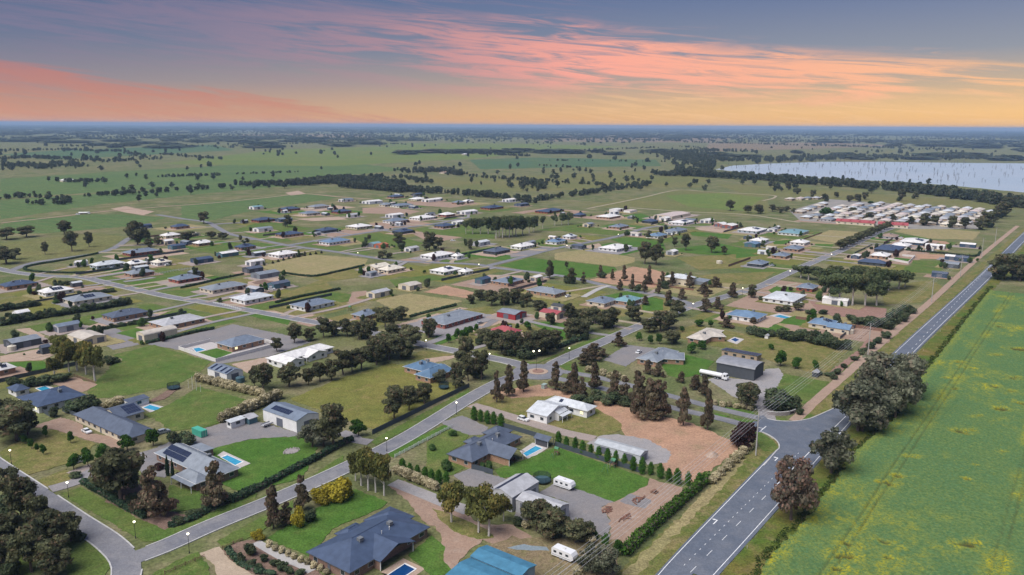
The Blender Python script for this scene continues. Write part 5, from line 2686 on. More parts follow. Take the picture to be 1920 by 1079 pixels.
F_('glass', (.03, .04, .05), .15, .6, var=.3); F_('frame', (.6, .6, .58), .6); F_('trim', (.66, .65, .62), .6); F_('darktrim', (.07, .08, .1), .6)
F_('door', (.12, .13, .16), .6, var=.1); F_('solar', (.022, .03, .06), .25, .5, var=.2); F_('cooler', (.16, .17, .18), .7)
F_('postw', (.66, .66, .64), .7); F_('wood', (.20, .11, .075), .85); F_('fenced', (.06, .075, .09), .7); F_('walls', (.66, .63, .6), .8, var=.1)
F_('black', (.02, .02, .022), .6); F_('tyre', (.025, .025, .027), .85); F_('concretep', (.40, .385, .36), .85); F_('wire', (.42, .42, .42), .6)
F_('car_white', (.74, .74, .74), .3, .5, var=.04); F_('car_dark', (.05, .06, .08), .3, .5, var=.05); F_('car_grey', (.3, .32, .34), .3, .5, var=.05); F_('car_green', (.07, .38, .27), .5, var=.15)
F_('tankm', (.05, .10, .12), .6); F_('tankc', (.55, .5, .4), .6); F_('stone', (.28, .25, .24), .9, var=.3, scale=2); F_('rustm', (.2, .1, .07), .9, var=.4, scale=2)
F_('green', (.06, .2, .1), .6); F_('orangep', (.5, .18, .05), .6); F_('deadwood', (.11, .105, .11), .9); F_('kiosk', (.33, .42, .38), .6)
def emis(name, c, s):
    m, nt, o = newmat(name); e = nt.nodes.new('ShaderNodeEmission'); e.inputs[0].default_value = c + (1,); e.inputs[1].default_value = s; nt.links.new(e.outputs[0], o.inputs[0])
emis('lamp_glow', (1, .93, .68), 4.0); emis('window_glow', (1, .88, .5), 1.15)
def bark(name, c):
    F_(name, c, .9, .1, var=.35, scale=3)
bark('bark', (.13, .10, .085)); bark('barkw', (.55, .51, .47))
def leaf_mat(name, dark, light, tip, tipamt=.3, trans=.36):
    """leaves: each clump has its own tint, each plant its own shade, tips carry the young growth colour"""
    m, nt, o = newmat(name)
    at = nt.nodes.new('ShaderNodeAttribute'); at.attribute_name = 'tint'
    oi = nt.nodes.new('ShaderNodeObjectInfo')
    a2 = nt.nodes.new('ShaderNodeSeparateColor'); nt.links.new(at.outputs['Color'], a2.inputs[0])
    col = nmix(nt, a2.outputs[0], dark, light)
    col = nmix(nt, nmul(nt, nmap(nt, a2.outputs[1], 1 - tipamt - .12, 1 - tipamt + .12), .8), col, tip)
    k = nmap(nt, oi.outputs['Random'], 0, 1, .78, 1.25); cb = nt.nodes.new('ShaderNodeCombineColor')
    for i in range(3): nt.links.new(k, cb.inputs[i])
    col = nmix(nt, 1., col, cb.outputs[0], 'MULTIPLY')
    d = nt.nodes.new('ShaderNodeBsdfDiffuse'); t = nt.nodes.new('ShaderNodeBsdfTranslucent'); ms = nt.nodes.new('ShaderNodeMixShader'); ms.inputs[0].default_value = trans
    nt.links.new(col, d.inputs[0]); nt.links.new(col, t.inputs[0]); nt.links.new(d.outputs[0], ms.inputs[1]); nt.links.new(t.outputs[0], ms.inputs[2]); nt.links.new(ms.outputs[0], o.inputs[0])
LM = leaf_mat
LM('leaf_gum', (0.058, 0.071, 0.041), (0.188, 0.192, 0.099), (0.234, 0.158, 0.103), .22)
LM('leaf_redgum', (0.080, 0.076, 0.048), (0.195, 0.164, 0.103), (0.247, 0.151, 0.109), .34)
LM('leaf_whitegum', (0.091, 0.109, 0.036), (0.198, 0.205, 0.065), (0.274, 0.213, 0.065), .3)
LM('leaf_greygum', (0.075, 0.090, 0.057), (0.230, 0.236, 0.160), (0.253, 0.207, 0.149), .25)
LM('leaf_browngum', (0.084, 0.079, 0.059), (0.182, 0.152, 0.109), (0.258, 0.152, 0.117), .45)
LM('leaf_grove', (0.060, 0.092, 0.048), (0.154, 0.183, 0.080), (0.223, 0.199, 0.096), .2)
LM('leaf_pear', (0.046, 0.127, 0.020), (0.098, 0.218, 0.039), (0.138, 0.241, 0.055), .2)
LM('leaf_round', (0.037, 0.098, 0.020), (0.081, 0.172, 0.033), (0.115, 0.184, 0.044), .2)
LM('leaf_roundd', (0.052, 0.108, 0.035), (0.103, 0.183, 0.056), (0.154, 0.199, 0.080), .2)
LM('leaf_shrub', (0.048, 0.078, 0.045), (0.128, 0.158, 0.080), (0.188, 0.150, 0.096), .2)
LM('leaf_yellow', (.14, .13, .02), (.34, .28, .04), (.5, .42, .05), .4)
LM('leaf_cream', (.22, .2, .095), (.54, .47, .30), (.70, .62, .42), .4)
LM('leaf_cypress', (.018, .04, .022), (.04, .075, .035), (.05, .08, .04), .2)
LM('leaf_purple', (.042, .024, .024), (.085, .045, .042), (.11, .055, .045), .3)
LM('leaf_conifer', (0.053, 0.059, 0.040), (0.106, 0.099, 0.059), (0.145, 0.106, 0.066), .2)
LM('leaf_far', (0.048, 0.067, 0.046), (0.114, 0.133, 0.082), (0.152, 0.129, 0.087), .18)
LM('leaf_rank', (.05, .095, .025), (.09, .135, .035), (.16, .15, .05), .25)
LM('leaf_hedge_g', (.045, .115, .018), (.10, .18, .035), (.14, .2, .05), .25)
LM('leaf_hedge_d', (0.038, 0.076, 0.046), (0.091, 0.144, 0.081), (0.122, 0.152, 0.087), .2)
M = MATS

def mesh(name, v, f, mat=None, smooth=False):
    me = bpy.data.meshes.new(name); me.from_pydata([tuple(map(float, p)) for p in v], [], f); me.update()
    if mat: me.materials.append(M[mat])
    if smooth: me.polygons.foreach_set('use_smooth', [True] * len(me.polygons))
    return me
def link(name, me, parent=None, loc=None, rz=0., scale=None):
    o = bpy.data.objects.new(name, me); COL.objects.link(o)
    if parent is not None: o.parent = parent
    if loc is not None: o.location = loc
    if rz: o.rotation_euler = (0, 0, rz)
    if scale is not None: o.scale = scale
    return o
LABELS = {}
def tag(o, label, cat, group=None):
    o['label'] = label; o['category'] = cat
    if group: o['group'] = group
    return o
def struct(o, kind='structure'): o['kind'] = kind; return o
def boxmesh(x0, x1, y0, y1, z0, z1):
    v = [(x, y, z) for z in (z0, z1) for x, y in ((x0, y0), (x1, y0), (x1, y1), (x0, y1))]
    f = [(3, 2, 1, 0), (4, 5, 6, 7), (0, 1, 5, 4), (1, 2, 6, 5), (2, 3, 7, 6), (3, 0, 4, 7)]
    return v, f
class MB:
    def __init__(s): s.v = []; s.f = []
    def add(s, v, f):
        n = len(s.v); s.v += list(v); s.f += [tuple(i + n for i in q) for q in f]; return s
    def box(s, *a): return s.add(*boxmesh(*a))
    def tube(s, pts, rad, n=6):
        base = len(s.v)
        pts = [np.array(p, float) for p in pts]
        for i, p in enumerate(pts):
            d = pts[min(i + 1, len(pts) - 1)] - pts[max(i - 1, 0)]; d /= np.linalg.norm(d) + 1e-9
            a = np.cross(d, (0, 0, 1) if abs(d[2]) < .9 else (1, 0, 0)); a /= np.linalg.norm(a); b = np.cross(d, a)
            for k in range(n):
                t = 2 * math.pi * k / n; s.v.append(tuple(p + rad[i] * (a * math.cos(t) + b * math.sin(t))))
        for i in range(len(pts) - 1):
            for k in range(n): s.f.append((base + i * n + k, base + i * n + (k + 1) % n, base + (i + 1) * n + (k + 1) % n, base + (i + 1) * n + k))
        s.f.append(tuple(base + k for k in range(n))[::-1]); s.f.append(tuple(base + (len(pts) - 1) * n + k for k in range(n))); return s
    def lathe(s, prof, n=12, cx=0, cy=0):
        base = len(s.v)
        for r, z in prof:
            for k in range(n): t = 2 * math.pi * k / n; s.v.append((cx + r * math.cos(t), cy + r * math.sin(t), z))
        for i in range(len(prof) - 1):
            for k in range(n): s.f.append((base + i * n + k, base + i * n + (k + 1) % n, base + (i + 1) * n + (k + 1) % n, base + (i + 1) * n + k))
        s.f.append(tuple(base + k for k in range(n))[::-1]); s.f.append(tuple(base + (len(prof) - 1) * n + k for k in range(n))); return s
    def mesh(s, name, mat=None, smooth=False): return mesh(name, s.v, s.f, mat, smooth)
SHARED = {}
def shared(key, fn):
    if key not in SHARED: SHARED[key] = fn()
    return SHARED[key]

# ---------------------------------------------------------------- ground sheet, fields, yards
def inpoly(x, y, P):
    c = False; j = len(P) - 1
    for i in range(len(P)):
        if (P[i][1] > y) != (P[j][1] > y) and x < (P[j][0] - P[i][0]) * (y - P[i][1]) / (P[j][1] - P[i][1] + 1e-12) + P[i][0]: c = not c
        j = i
    return c
LAYERS = []
def gz(x, y):
    z = 0.
    for zz, bb, P in LAYERS:
        if bb[0] <= x <= bb[2] and bb[1] <= y <= bb[3] and zz > z and inpoly(x, y, P): z = zz
    return z
ZL = [.04]
def addlayer(P, z):
    a = np.array(P); LAYERS.append((z, (a[:, 0].min(), a[:, 1].min(), a[:, 0].max(), a[:, 1].max()), P))
def ragged(P, j):
    """a surveyed outline with the small irregularities of a real edge"""
    out = []; n = len(P)
    for i in range(n):
        a = np.array(P[i], float); b = np.array(P[(i + 1) % n], float); L = np.linalg.norm(b - a); k = max(1, min(60, int(L / max(1.2, j * 2.2))))
        nr = np.array([-(b - a)[1], (b - a)[0]]) / (L + 1e-9)
        for q in range(k):
            t = q / k; out.append(tuple(a + (b - a) * t + nr * (random.gauss(0, j * .45) if q else 0)))
    return out
NAMEOF = dict(lawn='lawn', lawng='lawn', field='paddock', dry='paddock', drygreen='paddock', verge='road_verge', vergeg='road_verge', gravel='gravel_yard', gravelpale='gravel_yard', paving='paving', villagepave='paving', puddle='puddle', sand='driveway', mulch='garden_bed', redgravel='garden_bed')
def sheet(name, P, z, mat):
    n = len(P); me = mesh(name, [(x, y, z) for x, y in P] + [(x, y, -.05) for x, y in P], [tuple(range(n))] + [(i, n + i, n + (i + 1) % n, (i + 1) % n) for i in range(n)], mat)
    if me.polygons[0].normal.z < 0: me.flip_normals()
    o = struct(link(name, me)); addlayer(P, z); return o
S_ = 46000
gv = [(-S_, -300, 0), (S_, -300, 0), (S_, S_, 0), (-S_, S_, 0)]
struct(link('ground', mesh('ground', gv, [(0, 1, 2, 3)], 'ground')))
for m, j, P in PATCHES:
    ZL[0] += .0008
    sheet(NAMEOF.get(m, 'field' if m.startswith('f_') else 'dirt_yard'), ragged(P, j), ZL[0], m)
# ---------------------------------------------------------------- roads
def smoothline(P, step=3.):
    P = [np.array(p, float) for p in P]; Q = []
    E = [2 * P[0] - P[1]] + P + [2 * P[-1] - P[-2]]
    for i in range(1, len(E) - 2):
        a, b, c, d = E[i - 1:i + 3]; n = max(2, int(np.linalg.norm(c - b) / step))
        for k in range(n):
            t = k / n; Q.append(.5 * (2 * b + (c - a) * t + (2 * a - 5 * b + 4 * c - d) * t * t + (3 * b - a - 3 * c + d) * t ** 3))
    Q.append(P[-1]); return Q
def normals(Q):
    o = []
    for i in range(len(Q)):
        d = Q[min(i + 1, len(Q) - 1)] - Q[max(i - 1, 0)]; d = d / (np.linalg.norm(d) + 1e-9); o.append(np.array([-d[1], d[0]]))
    return o
def ribbon(name, Q, off0, off1, z, mat, top=None, reg=True):
    N = normals(Q); a = [q + n * off0 for q, n in zip(Q, N)]; b = [q + n * off1 for q, n in zip(Q, N)]
    if top is None:
        v = [(*p, z) for p in a] + [(*p, z) for p in b]; n = len(a)
        f = [(i, i + 1, n + i + 1, n + i) for i in range(n - 1)]
        if reg: v += [(p[0], p[1], -.05) for p in v]; f += [(2 * n + i, 2 * n + i + 1, i + 1, i) for i in range(n - 1)] + [(n + i, n + i + 1, 3 * n + i + 1, 3 * n + i) for i in range(n - 1)]
    else:
        v = []; n = len(a)
        for zz in (z, top): v += [(*p, zz) for p in a] + [(*p, zz) for p in b]
        f = []
        for i in range(n - 1):
            f += [(2 * n + i, 2 * n + i + 1, 3 * n + i + 1, 3 * n + i), (i, i + 1, 2 * n + i + 1, 2 * n + i), (n + i + 1, n + i, 3 * n + i, 3 * n + i + 1)]
    me = mesh(name, v, f, mat)
    if top is None and me.polygons[0].normal.z < 0: me.flip_normals()
    if reg: addlayer([tuple(p) for p in a] + [tuple(p) for p in b[::-1]], z)
    return me
RLIST = []
RN = dict(street='street', track='dirt_track', trackpale='dirt_track', drive='driveway', drivegrey='driveway', concrete='footpath', gravelpale='driveway')
for m, w, k, P in ROADS:
    ZL[0] += .001; Q = smoothline(P); jit = 0 if m in ('street', 'concrete') else .35
    if jit: Q = [q + rng.normal(0, jit * .3, 2) for q in Q]
    r = struct(link(RN[m], ribbon(RN[m], Q, -w / 2, w / 2, ZL[0], m)))
    RLIST.append((r, Q, w, k, ZL[0], LAYERS[-1][2], m))
def kerbs():
    for r, Q, w, k, z, own, m in RLIST:
        if not k: continue
        N = normals(Q); others = [q[5] for q in RLIST if q[5] is not own] + [disc(RX, RY, 11.6, 0)]
        for s in (-1, 1):
            run = []
            for q, n in list(zip(Q, N)) + [(None, None)]:
                if q is not None and not any(inpoly(*(q + n * s * (w / 2 + .2)), P) for P in others): run.append(q); continue
                if len(run) > 2: link('kerb', ribbon('kerb', run, s * w / 2, s * (w / 2 + .35), 0, 'kerbm', top=z + .11, reg=False), r)
                run = []
# roundabout
def disc(cx, cy, r, z, n=40): return [(cx + r * math.cos(2 * math.pi * i / n), cy + r * math.sin(2 * math.pi * i / n)) for i in range(n)]
RX, RY = ROUND
ZL[0] += .004; sheet('street', disc(RX, RY, 11.5, 0), ZL[0], 'street')
ri = tag(link('roundabout_island', MB().lathe([(4.6, ZL[0] - .05), (4.6, ZL[0] + .12), (4.4, ZL[0] + .14)], 36, 0, 0).mesh('roundabout_island', 'dirtpale'), None, (RX, RY, 0)), 'round pale paved roundabout island with red planted centre', 'roundabout')
link('planting_bed', MB().lathe([(2.6, ZL[0] + .13), (2.6, ZL[0] + .3), (2.2, ZL[0] + .36)], 30).mesh('planting_bed', 'redgravel'), ri)
kerbs()
# highway: two lanes, with a turning lane on the town side up to the junction
d = np.array([math.cos(AX), math.sin(AX)]); nl = np.array([-d[1], d[0]])
RE = smoothline(HWYR, 8.)
ZL[0] += .004; ZH = ZL[0]
hw = struct(link('highway', ribbon('highway', RE, -1.1, 7.9, ZH, 'asphalt')))
def wid(s): return 7.0
def tpar(p): return float((np.array(p) - np.array(HWYR[0])) @ d)
# turning lane wedge polygon
TL = [np.array(p, float) for p in HWYL]
jn = np.array(HWYR[2], float)
ZL[0] += .004
sheet('highway', [tuple(TL[0] + nl * .7 - d * 15)] + [tuple(p + nl * .7) for p in TL] + [tuple(TL[-1] + d * 9 + nl * .5), tuple(TL[-1] + d * 30 - nl * 8), tuple(TL[-1] - nl * 7.5), tuple(TL[0] - nl * 7 - d * 15)], ZL[0], 'asphalt')
ZL[0] += .004
sheet('junction', [tuple(p) for p in JUNC], ZL[0], 'asphalt')
jk = [np.array(p, float) for p in JUNC]
for seg in (jk[0:7], jk[13:19]):
    q = smoothline(seg, 1.); link('kerb', ribbon('kerb', q, .0, .4, 0, 'kerbm', top=ZL[0] + .12, reg=False), hw)
ZL[0] += .004; ZM = ZL[0] + .004
def stripe(p, q, w, name='road_marking', par=None):
    p, q = np.array(p, float), np.array(q, float); t = (q - p) / np.linalg.norm(q - p); n = np.array([-t[1], t[0]]) * w / 2
    return link(name, mesh(name, [(*(p - n), ZM), (*(q - n), ZM), (*(q + n), ZM), (*(p + n), ZM)], [(0, 1, 2, 3)], 'paint'), par or hw)
REn = normals(RE)
link('edge_line', ribbon('edge_line', RE, -.09, .09, ZM, 'paint', reg=False), hw)
far = [i for i, q in enumerate(RE) if tpar(q) > 190]
link('edge_line', ribbon('edge_line', [RE[i] for i in far], 6.8, 6.98, ZM, 'paint', reg=False), hw)
ql = smoothline(HWYL, 3.); link('edge_line', ribbon('edge_line', ql, -.09, .09, ZM, 'paint', reg=False), hw)
o0 = np.array(HWYR[0], float)
ct = lambda s: float(np.interp(s, [0, 60, 105, 150, 205], [5.1, 4.8, 4.4, 3.8, 3.3]))
def hp(s, t): return o0 + d * s + nl * t
s = 0
while s < 760:
    if s < 62: stripe(hp(s, ct(s)), hp(s + 3.5, ct(s + 3.5)), .13)
    elif s > 205: stripe(hp(s, 3.3), hp(s + 3.5, 3.3), .18)
    s += 10
stripe(hp(60, ct(60)), hp(105, ct(105)), .22); stripe(hp(118, ct(118)), hp(150, ct(150)), .22); stripe(hp(150, ct(150)), hp(204, ct(204)), .2)
s = 2
while s < 92: stripe(hp(s, ct(s) + 2.7), hp(s + .9, ct(s) + 2.7), .13); s += 3.2
for ax, ay in ARROWS:
    p = np.array([ax, ay])
    a = MB()
    def quad(pts): a.add([(*(p + d * u + nl * w), ZM) for u, w in pts], [(0, 1, 2, 3)])
    quad([(-2, -.15), (.6, -.15), (.6, .15), (-2, .15)]); quad([(.6, -.15), (1.0, -.15), (1.0, .7), (.6, .7)]); quad([(.3, .7), (1.3, .7), (.8, 1.5), (.79, 1.5)])
    link('turn_arrow', a.mesh('turn_arrow', 'paint'), hw)
for p_, q_ in STOPL: stripe(p_, q_, .3)

# ---------------------------------------------------------------- lake
ZL[0] += .01
m, nt, o = newmat('water'); p = wpos(nt)
n1 = nnoise(nt, .05, 4, p); n2 = nnoise(nt, .6, 4, p)
principled(nt, o, nmix(nt, nmap(nt, nnoise(nt, .004, 3, p), .3, .7), (.35, .42, .48), (.41, .46, .51)), .4, .5, bump=n2, bstr=.6, bdist=.35)
sheet('lake', ragged(LAKE, 5), ZL[0], 'water')
m, nt, o = newmat('poolwater'); p = wpos(nt)
principled(nt, o, nmix(nt, nmap(nt, nnoise(nt, .5, 3, p), .3, .7), (.025, .25, .42), (.06, .36, .52)), .08, .5, bump=nnoise(nt, 2.5, 3, p), bstr=.15, bdist=.05)
m, nt, o = newmat('poolnavy'); principled(nt, o, (.008, .05, .16), .08, .5)
for i, (W, D, lab) in enumerate(POOLS):
    c = np.mean(D, axis=0); z = gz(*c) + .06; e = link('swimming_pool', None, None, (c[0], c[1], 0)); tag(e, lab, 'swimming pool')
    D = [np.array(p) - c for p in D]; W = [np.array(p) - c for p in W]; wc = np.mean(W, axis=0)
    R = [wc + (p - wc) * 1.16 for p in W]
    # deck with a real opening, coping stones standing proud, water lying below the coping
    def ring(A, B_, z0, z1, mt, nm):
        v = [(*p, z1) for p in A] + [(*p, z1) for p in B_] + [(*p, z0) for p in A] + [(*p, z0) for p in B_]
        f = []
        for k in range(4): q = (k + 1) % 4; f += [(k, q, 4 + q, 4 + k), (8 + k, 8 + q, q, k), (4 + k, 4 + q, 12 + q, 12 + k)]
        link(nm, mesh(nm, v, f, mt), e)
    off = 0
    A = [min(D, key=lambda t: 0)] and D
    k0 = min(range(4), key=lambda k: sum(np.linalg.norm(D[(j + k) % 4] - R[j]) for j in range(4)))
    A = [D[(j + k0) % 4] for j in range(4)]
    ring(A, R, 0, z, 'dirtpale' if i == 1 else 'paving', 'pool_deck'); ring(R, W, 0, z + .06, 'trim', 'coping')
    link('water', mesh('water', [(*p, z - .0) for p in W], [(0, 1, 2, 3)], 'poolnavy' if i in (1, 5) else 'poolwater'), e)

# ---------------------------------------------------------------- buildings
PLACED = []      # (x, y, short description) for neighbour labels
CW = dict(brick='tan brick', darkbrick='dark brick', redbrick='red brick', cream='cream', white='white', dark='dark', steel='steel', paleg='pale grey', silver='silver', teal='teal', tan='tan', charcoal='charcoal', navyw='dark blue', grey='grey', red='red', bluew='pale blue', orange='orange')
CR = dict(slate='slate', navy='navy', grey='grey', bluegrey='blue grey', paleg='light grey', pale='pale metal', white='white', silver='silver', beige='beige', cream='cream', blue='bright blue', blues='blue', bluep='steel blue', zinc='zinc', charcoal='black', redroof='red', teals='teal', rust='rusty', pink='pinkish', orange='orange')
def loc2(bx, by, ang, x, y): return (bx + x * math.cos(ang) - y * math.sin(ang), by + x * math.sin(ang) + y * math.cos(ang))
def block_wall(b, org, mat, parent, opn=False):
    x, y, a, L, W, e, kind, rh = b; m = MB(); h, w = L / 2, W / 2
    def T(p): X, Y = loc2(x - org[0], y - org[1], a, p[0], p[1]); return (X, Y, p[2])
    base = -.3
    if opn:
        for sx in (-1, 1):
            for sy in (-1, 1):
                v, f = boxmesh(sx * (h - .2) - .09, sx * (h - .2) + .09, sy * (w - .2) - .09, sy * (w - .2) + .09, base, e)
                link('post', mesh('post', [T(p) for p in v], f, 'postw'), parent)
        v, f = boxmesh(-h + .3, h - .3, w - .35, w - .2, base, e); link('wall', mesh('wall', [T(p) for p in v], f, mat), parent); return
    if kind in ('gable', 'barrel'):
        n = 2 if kind == 'gable' else 8
        prof = [(-w, base), (-w, e)] + ([(0, e + rh)] if kind == 'gable' else [(-w * math.cos(math.pi * k / n), e + rh * math.sin(math.pi * k / n)) for k in range(1, n)]) + [(w, e), (w, base)]
        prof = [(p[0], p[1] - .06 if p[1] > e else p[1]) for p in prof]
        k = len(prof); v = [T((-h, p[0], p[1])) for p in prof] + [T((h, p[0], p[1])) for p in prof]
        f = [tuple(range(k))[::-1], tuple(range(k, 2 * k))] + [(i, i + 1, k + i + 1, k + i) for i in range(k - 1)]
    elif kind == 'mono':
        v, f = boxmesh(-h, h, -w, w, base, e); v = [(p[0], p[1], p[2] + (rh if p[2] > 0 and p[1] > 0 else 0) - (.05 if p[2] > 0 else 0)) for p in v]; v = [T(p) for p in v]
    else:
        v, f = boxmesh(-h, h, -w, w, base, e - .02); v = [T(p) for p in v]
    link('wall', mesh('wall', v, f, mat), parent)
def block_roof(b, org, mat, parent, oh):
    x, y, a, L, W, e, kind, rh = b; h, w = L / 2 + oh, W / 2 + oh
    def T(p): X, Y = loc2(x - org[0], y - org[1], a, p[0], p[1]); return (X, Y, p[2])
    t = .18
    if kind == 'hip':
        r = max(h - w, .05)
        v = [(-h, -w, e - t), (h, -w, e - t), (h, w, e - t), (-h, w, e - t), (-h, -w, e), (h, -w, e), (h, w, e), (-h, w, e), (-r, 0, e + rh), (r, 0, e + rh)]
        f = [(3, 2, 1, 0), (0, 1, 5, 4), (1, 2, 6, 5), (2, 3, 7, 6), (3, 0, 4, 7), (4, 5, 9, 8), (6, 7, 8, 9), (5, 6, 9), (7, 4, 8)]
    elif kind == 'mono':
        v, f = boxmesh(-h, h, -w, w, e - .03, e + .1); v = [(p[0], p[1], p[2] + (rh * (p[1] + w) / (2 * w))) for p in v]
    else:
        n = 2 if kind == 'gable' else 8
        k_ = [(-w, e - .05)] + ([(0, e + rh)] if kind == 'gable' else [(-w * math.cos(math.pi * k / n), e + rh * math.sin(math.pi * k / n)) for k in range(1, n)]) + [(w, e - .05)]
        k = len(k_); v = []
        for sx in (-h, h):
            v += [(sx, p[0], p[1]) for p in k_] + [(sx, p[0], p[1] + .14) for p in k_]
        f = []
        for i in range(k - 1): f += [(k + i, k + i + 1, 3 * k + i + 1, 3 * k + i), (i + 1, i, 2 * k + i, 2 * k + i + 1), (i, i + 1, k + i + 1, k + i), (2 * k + i + 1, 2 * k + i, 3 * k + i, 3 * k + i + 1)]
        f += [(0, k, 3 * k, 2 * k), (2 * k - 1, k - 1, 3 * k - 1, 4 * k - 1)]
    ro = link('roof', mesh('roof', [T(p) for p in v], f, mat), parent)
    if kind == 'hip':   # gutter round the eaves and ridge cap
        g = MB(); q = .09
        for (x0, y0, x1, y1) in ((-h - q, -w - q, h + q, -w), (-h - q, w, h + q, w + q), (-h - q, -w, -h, w), (h, -w, h + q, w)): g.box(x0, x1, y0, y1, e - t + .02, e + .02)
        link('gutter', mesh('gutter', [T(p) for p in g.v], g.f, 'darktrim' if 'navy' in mat or 'slate' in mat else 'trim'), ro)
        if h - w > .3:
            g = MB().tube([(-r, 0, e + rh), (r, 0, e + rh)], [.12, .12], 5); link('ridge_cap', mesh('ridge_cap', [T(p) for p in g.v], g.f, mat), ro)
    return ro
def win_mesh(): return mesh('window', *boxmesh(-.8, .8, -.06, .06, -.6, .6), 'frame')
def pane_mesh(m): return mesh('pane', *boxmesh(-.7, .7, -.085, .085, -.5, .5), m)
def openings(b, blocks, org, parent, near, lit, shed, step):
    x, y, a, L, W, e, kind, rh = b
    wm = shared('win', win_mesh); pm = shared('pane', lambda: pane_mesh('glass')); pl = shared('panel', lambda: pane_mesh('window_glow'))
    rd_ = shared('roller', lambda: mesh('roller_door', *boxmesh(-1.5, 1.5, -.06, .06, -1.4, 1.4), 'door')); dm = shared('door', lambda: mesh('door', *boxmesh(-.5, .5, -.06, .06, -1.05, 1.05), 'door'))
    nlit = 0; first = True
    for (nx, ny, ln, hw_) in ((0, -1, L, W / 2), (0, 1, L, W / 2), (1, 0, W, L / 2), (-1, 0, W, L / 2)):
        wx = nx * math.cos(a) - ny * math.sin(a); wy = nx * math.sin(a) + ny * math.cos(a)
        if wx * -x + wy * -y < .12 * math.hypot(x, y): continue
        ang = math.atan2(wy, wx) + math.pi / 2
        if shed:
            n = max(1, int(ln / 5.5)) if (abs(nx) == 1 or shed == 1) else 1
            if kind in ('gable', 'barrel') and abs(ny) == 1 and ln > 12 and shed == 1: n = 2
        else: n = max(1, int(ln / step))
        for i in range(n):
            t = ((i + .5) / n - .5) * ln
            lx, ly = (t, ny * hw_) if nx == 0 else (nx * hw_, t)
            X, Y = loc2(x, y, a, lx, ly)
            if any(bb is not b and (lambda q: abs(q[0]) < bb[3] / 2 + .4 and abs(q[1]) < bb[4] / 2 + .4)((lambda dx, dy: (dx * math.cos(bb[2]) + dy * math.sin(bb[2]), -dx * math.sin(bb[2]) + dy * math.cos(bb[2])))(X - bb[0], Y - bb[1])) for bb in blocks): continue
            if shed:
                if ln < 4: continue
                s_ = min(1.15, (e - .5) / 2.8); link('roller_door', rd_, parent, (X - org[0], Y - org[1], 1.4 * s_ + .05), ang, (min(1.2, ln / n / 4.2), 1, s_)); continue
            if first and near and i == n // 2 and n > 2:
                link('door', dm, parent, (X - org[0], Y - org[1], 1.1), ang); first = False; continue
            on = nlit < lit
            if near:
                o = link('window', wm, parent, (X - org[0], Y - org[1], 1.6), ang, (1.25 if i % 2 else 1, 1, 1.1)); link('pane', pl if on else pm, o)
            else: link('window', pl if on else pm, parent, (X - org[0], Y - org[1], 1.55), ang, (1.2, .7, 1.1))
            nlit += 1
def solar(b, org, parent, sp, mat='solar'):
    i_, side, u0, u1, v0, v1, nx, ny = sp; x, y, a, L, W, e, kind, rh = b; w = W / 2 + (.5 if kind == 'hip' else .12)
    for i in range(nx):
        for j in range(ny):
            q = []
            for (p, r) in ((i + .04, j + .04), (i + .96, j + .04), (i + .96, j + .96), (i + .04, j + .96)):
                uu = (u0 + (u1 - u0) * p / nx) * L; vv = v0 + (v1 - v0) * r / ny
                if kind == 'mono': yy = -w + 2 * w * vv; zz = e + .1 + rh * vv
                else: yy = side * w * (1 - vv); zz = e + (.09 if kind != 'hip' else 0) + rh * vv
                q.append((uu, yy, zz + .1))
            v = [(*loc2(x - org[0], y - org[1], a, p[0], p[1]), p[2]) for p in q] + [(*loc2(x - org[0], y - org[1], a, p[0], p[1]), p[2] - .06) for p in q]
            f = [(0, 1, 2, 3), (4, 7, 6, 5), (0, 4, 5, 1), (1, 5, 6, 2), (2, 6, 7, 3), (3, 7, 4, 0)]
            link('solar_panel', mesh('solar_panel', v, f, mat), parent)
def cooler(b, org, parent, k):
    x, y, a, L, W, e, kind, rh = b
    cm = shared('cooler', lambda: MB().box(-.55, .55, -.55, .55, -.4, .15).box(-.65, .65, -.65, .65, .151, .95).mesh('air_cooler', 'cooler'))
    X, Y = loc2(x - org[0], y - org[1], a, (L * .2 if k else -L * .18), W * -.12); link('air_cooler', cm, parent, (X, Y, e + rh * .78), a)
    vm = shared('vent', lambda: MB().lathe([(.08, -.3), (.08, .8), (.16, .82), (.16, .95)], 6).mesh('vent_pipe', 'trim')); X, Y = loc2(x - org[0], y - org[1], a, L * (.05 + .1 * k), -W * .2); link('vent_pipe', vm, parent, (X, Y, e + rh * .6))
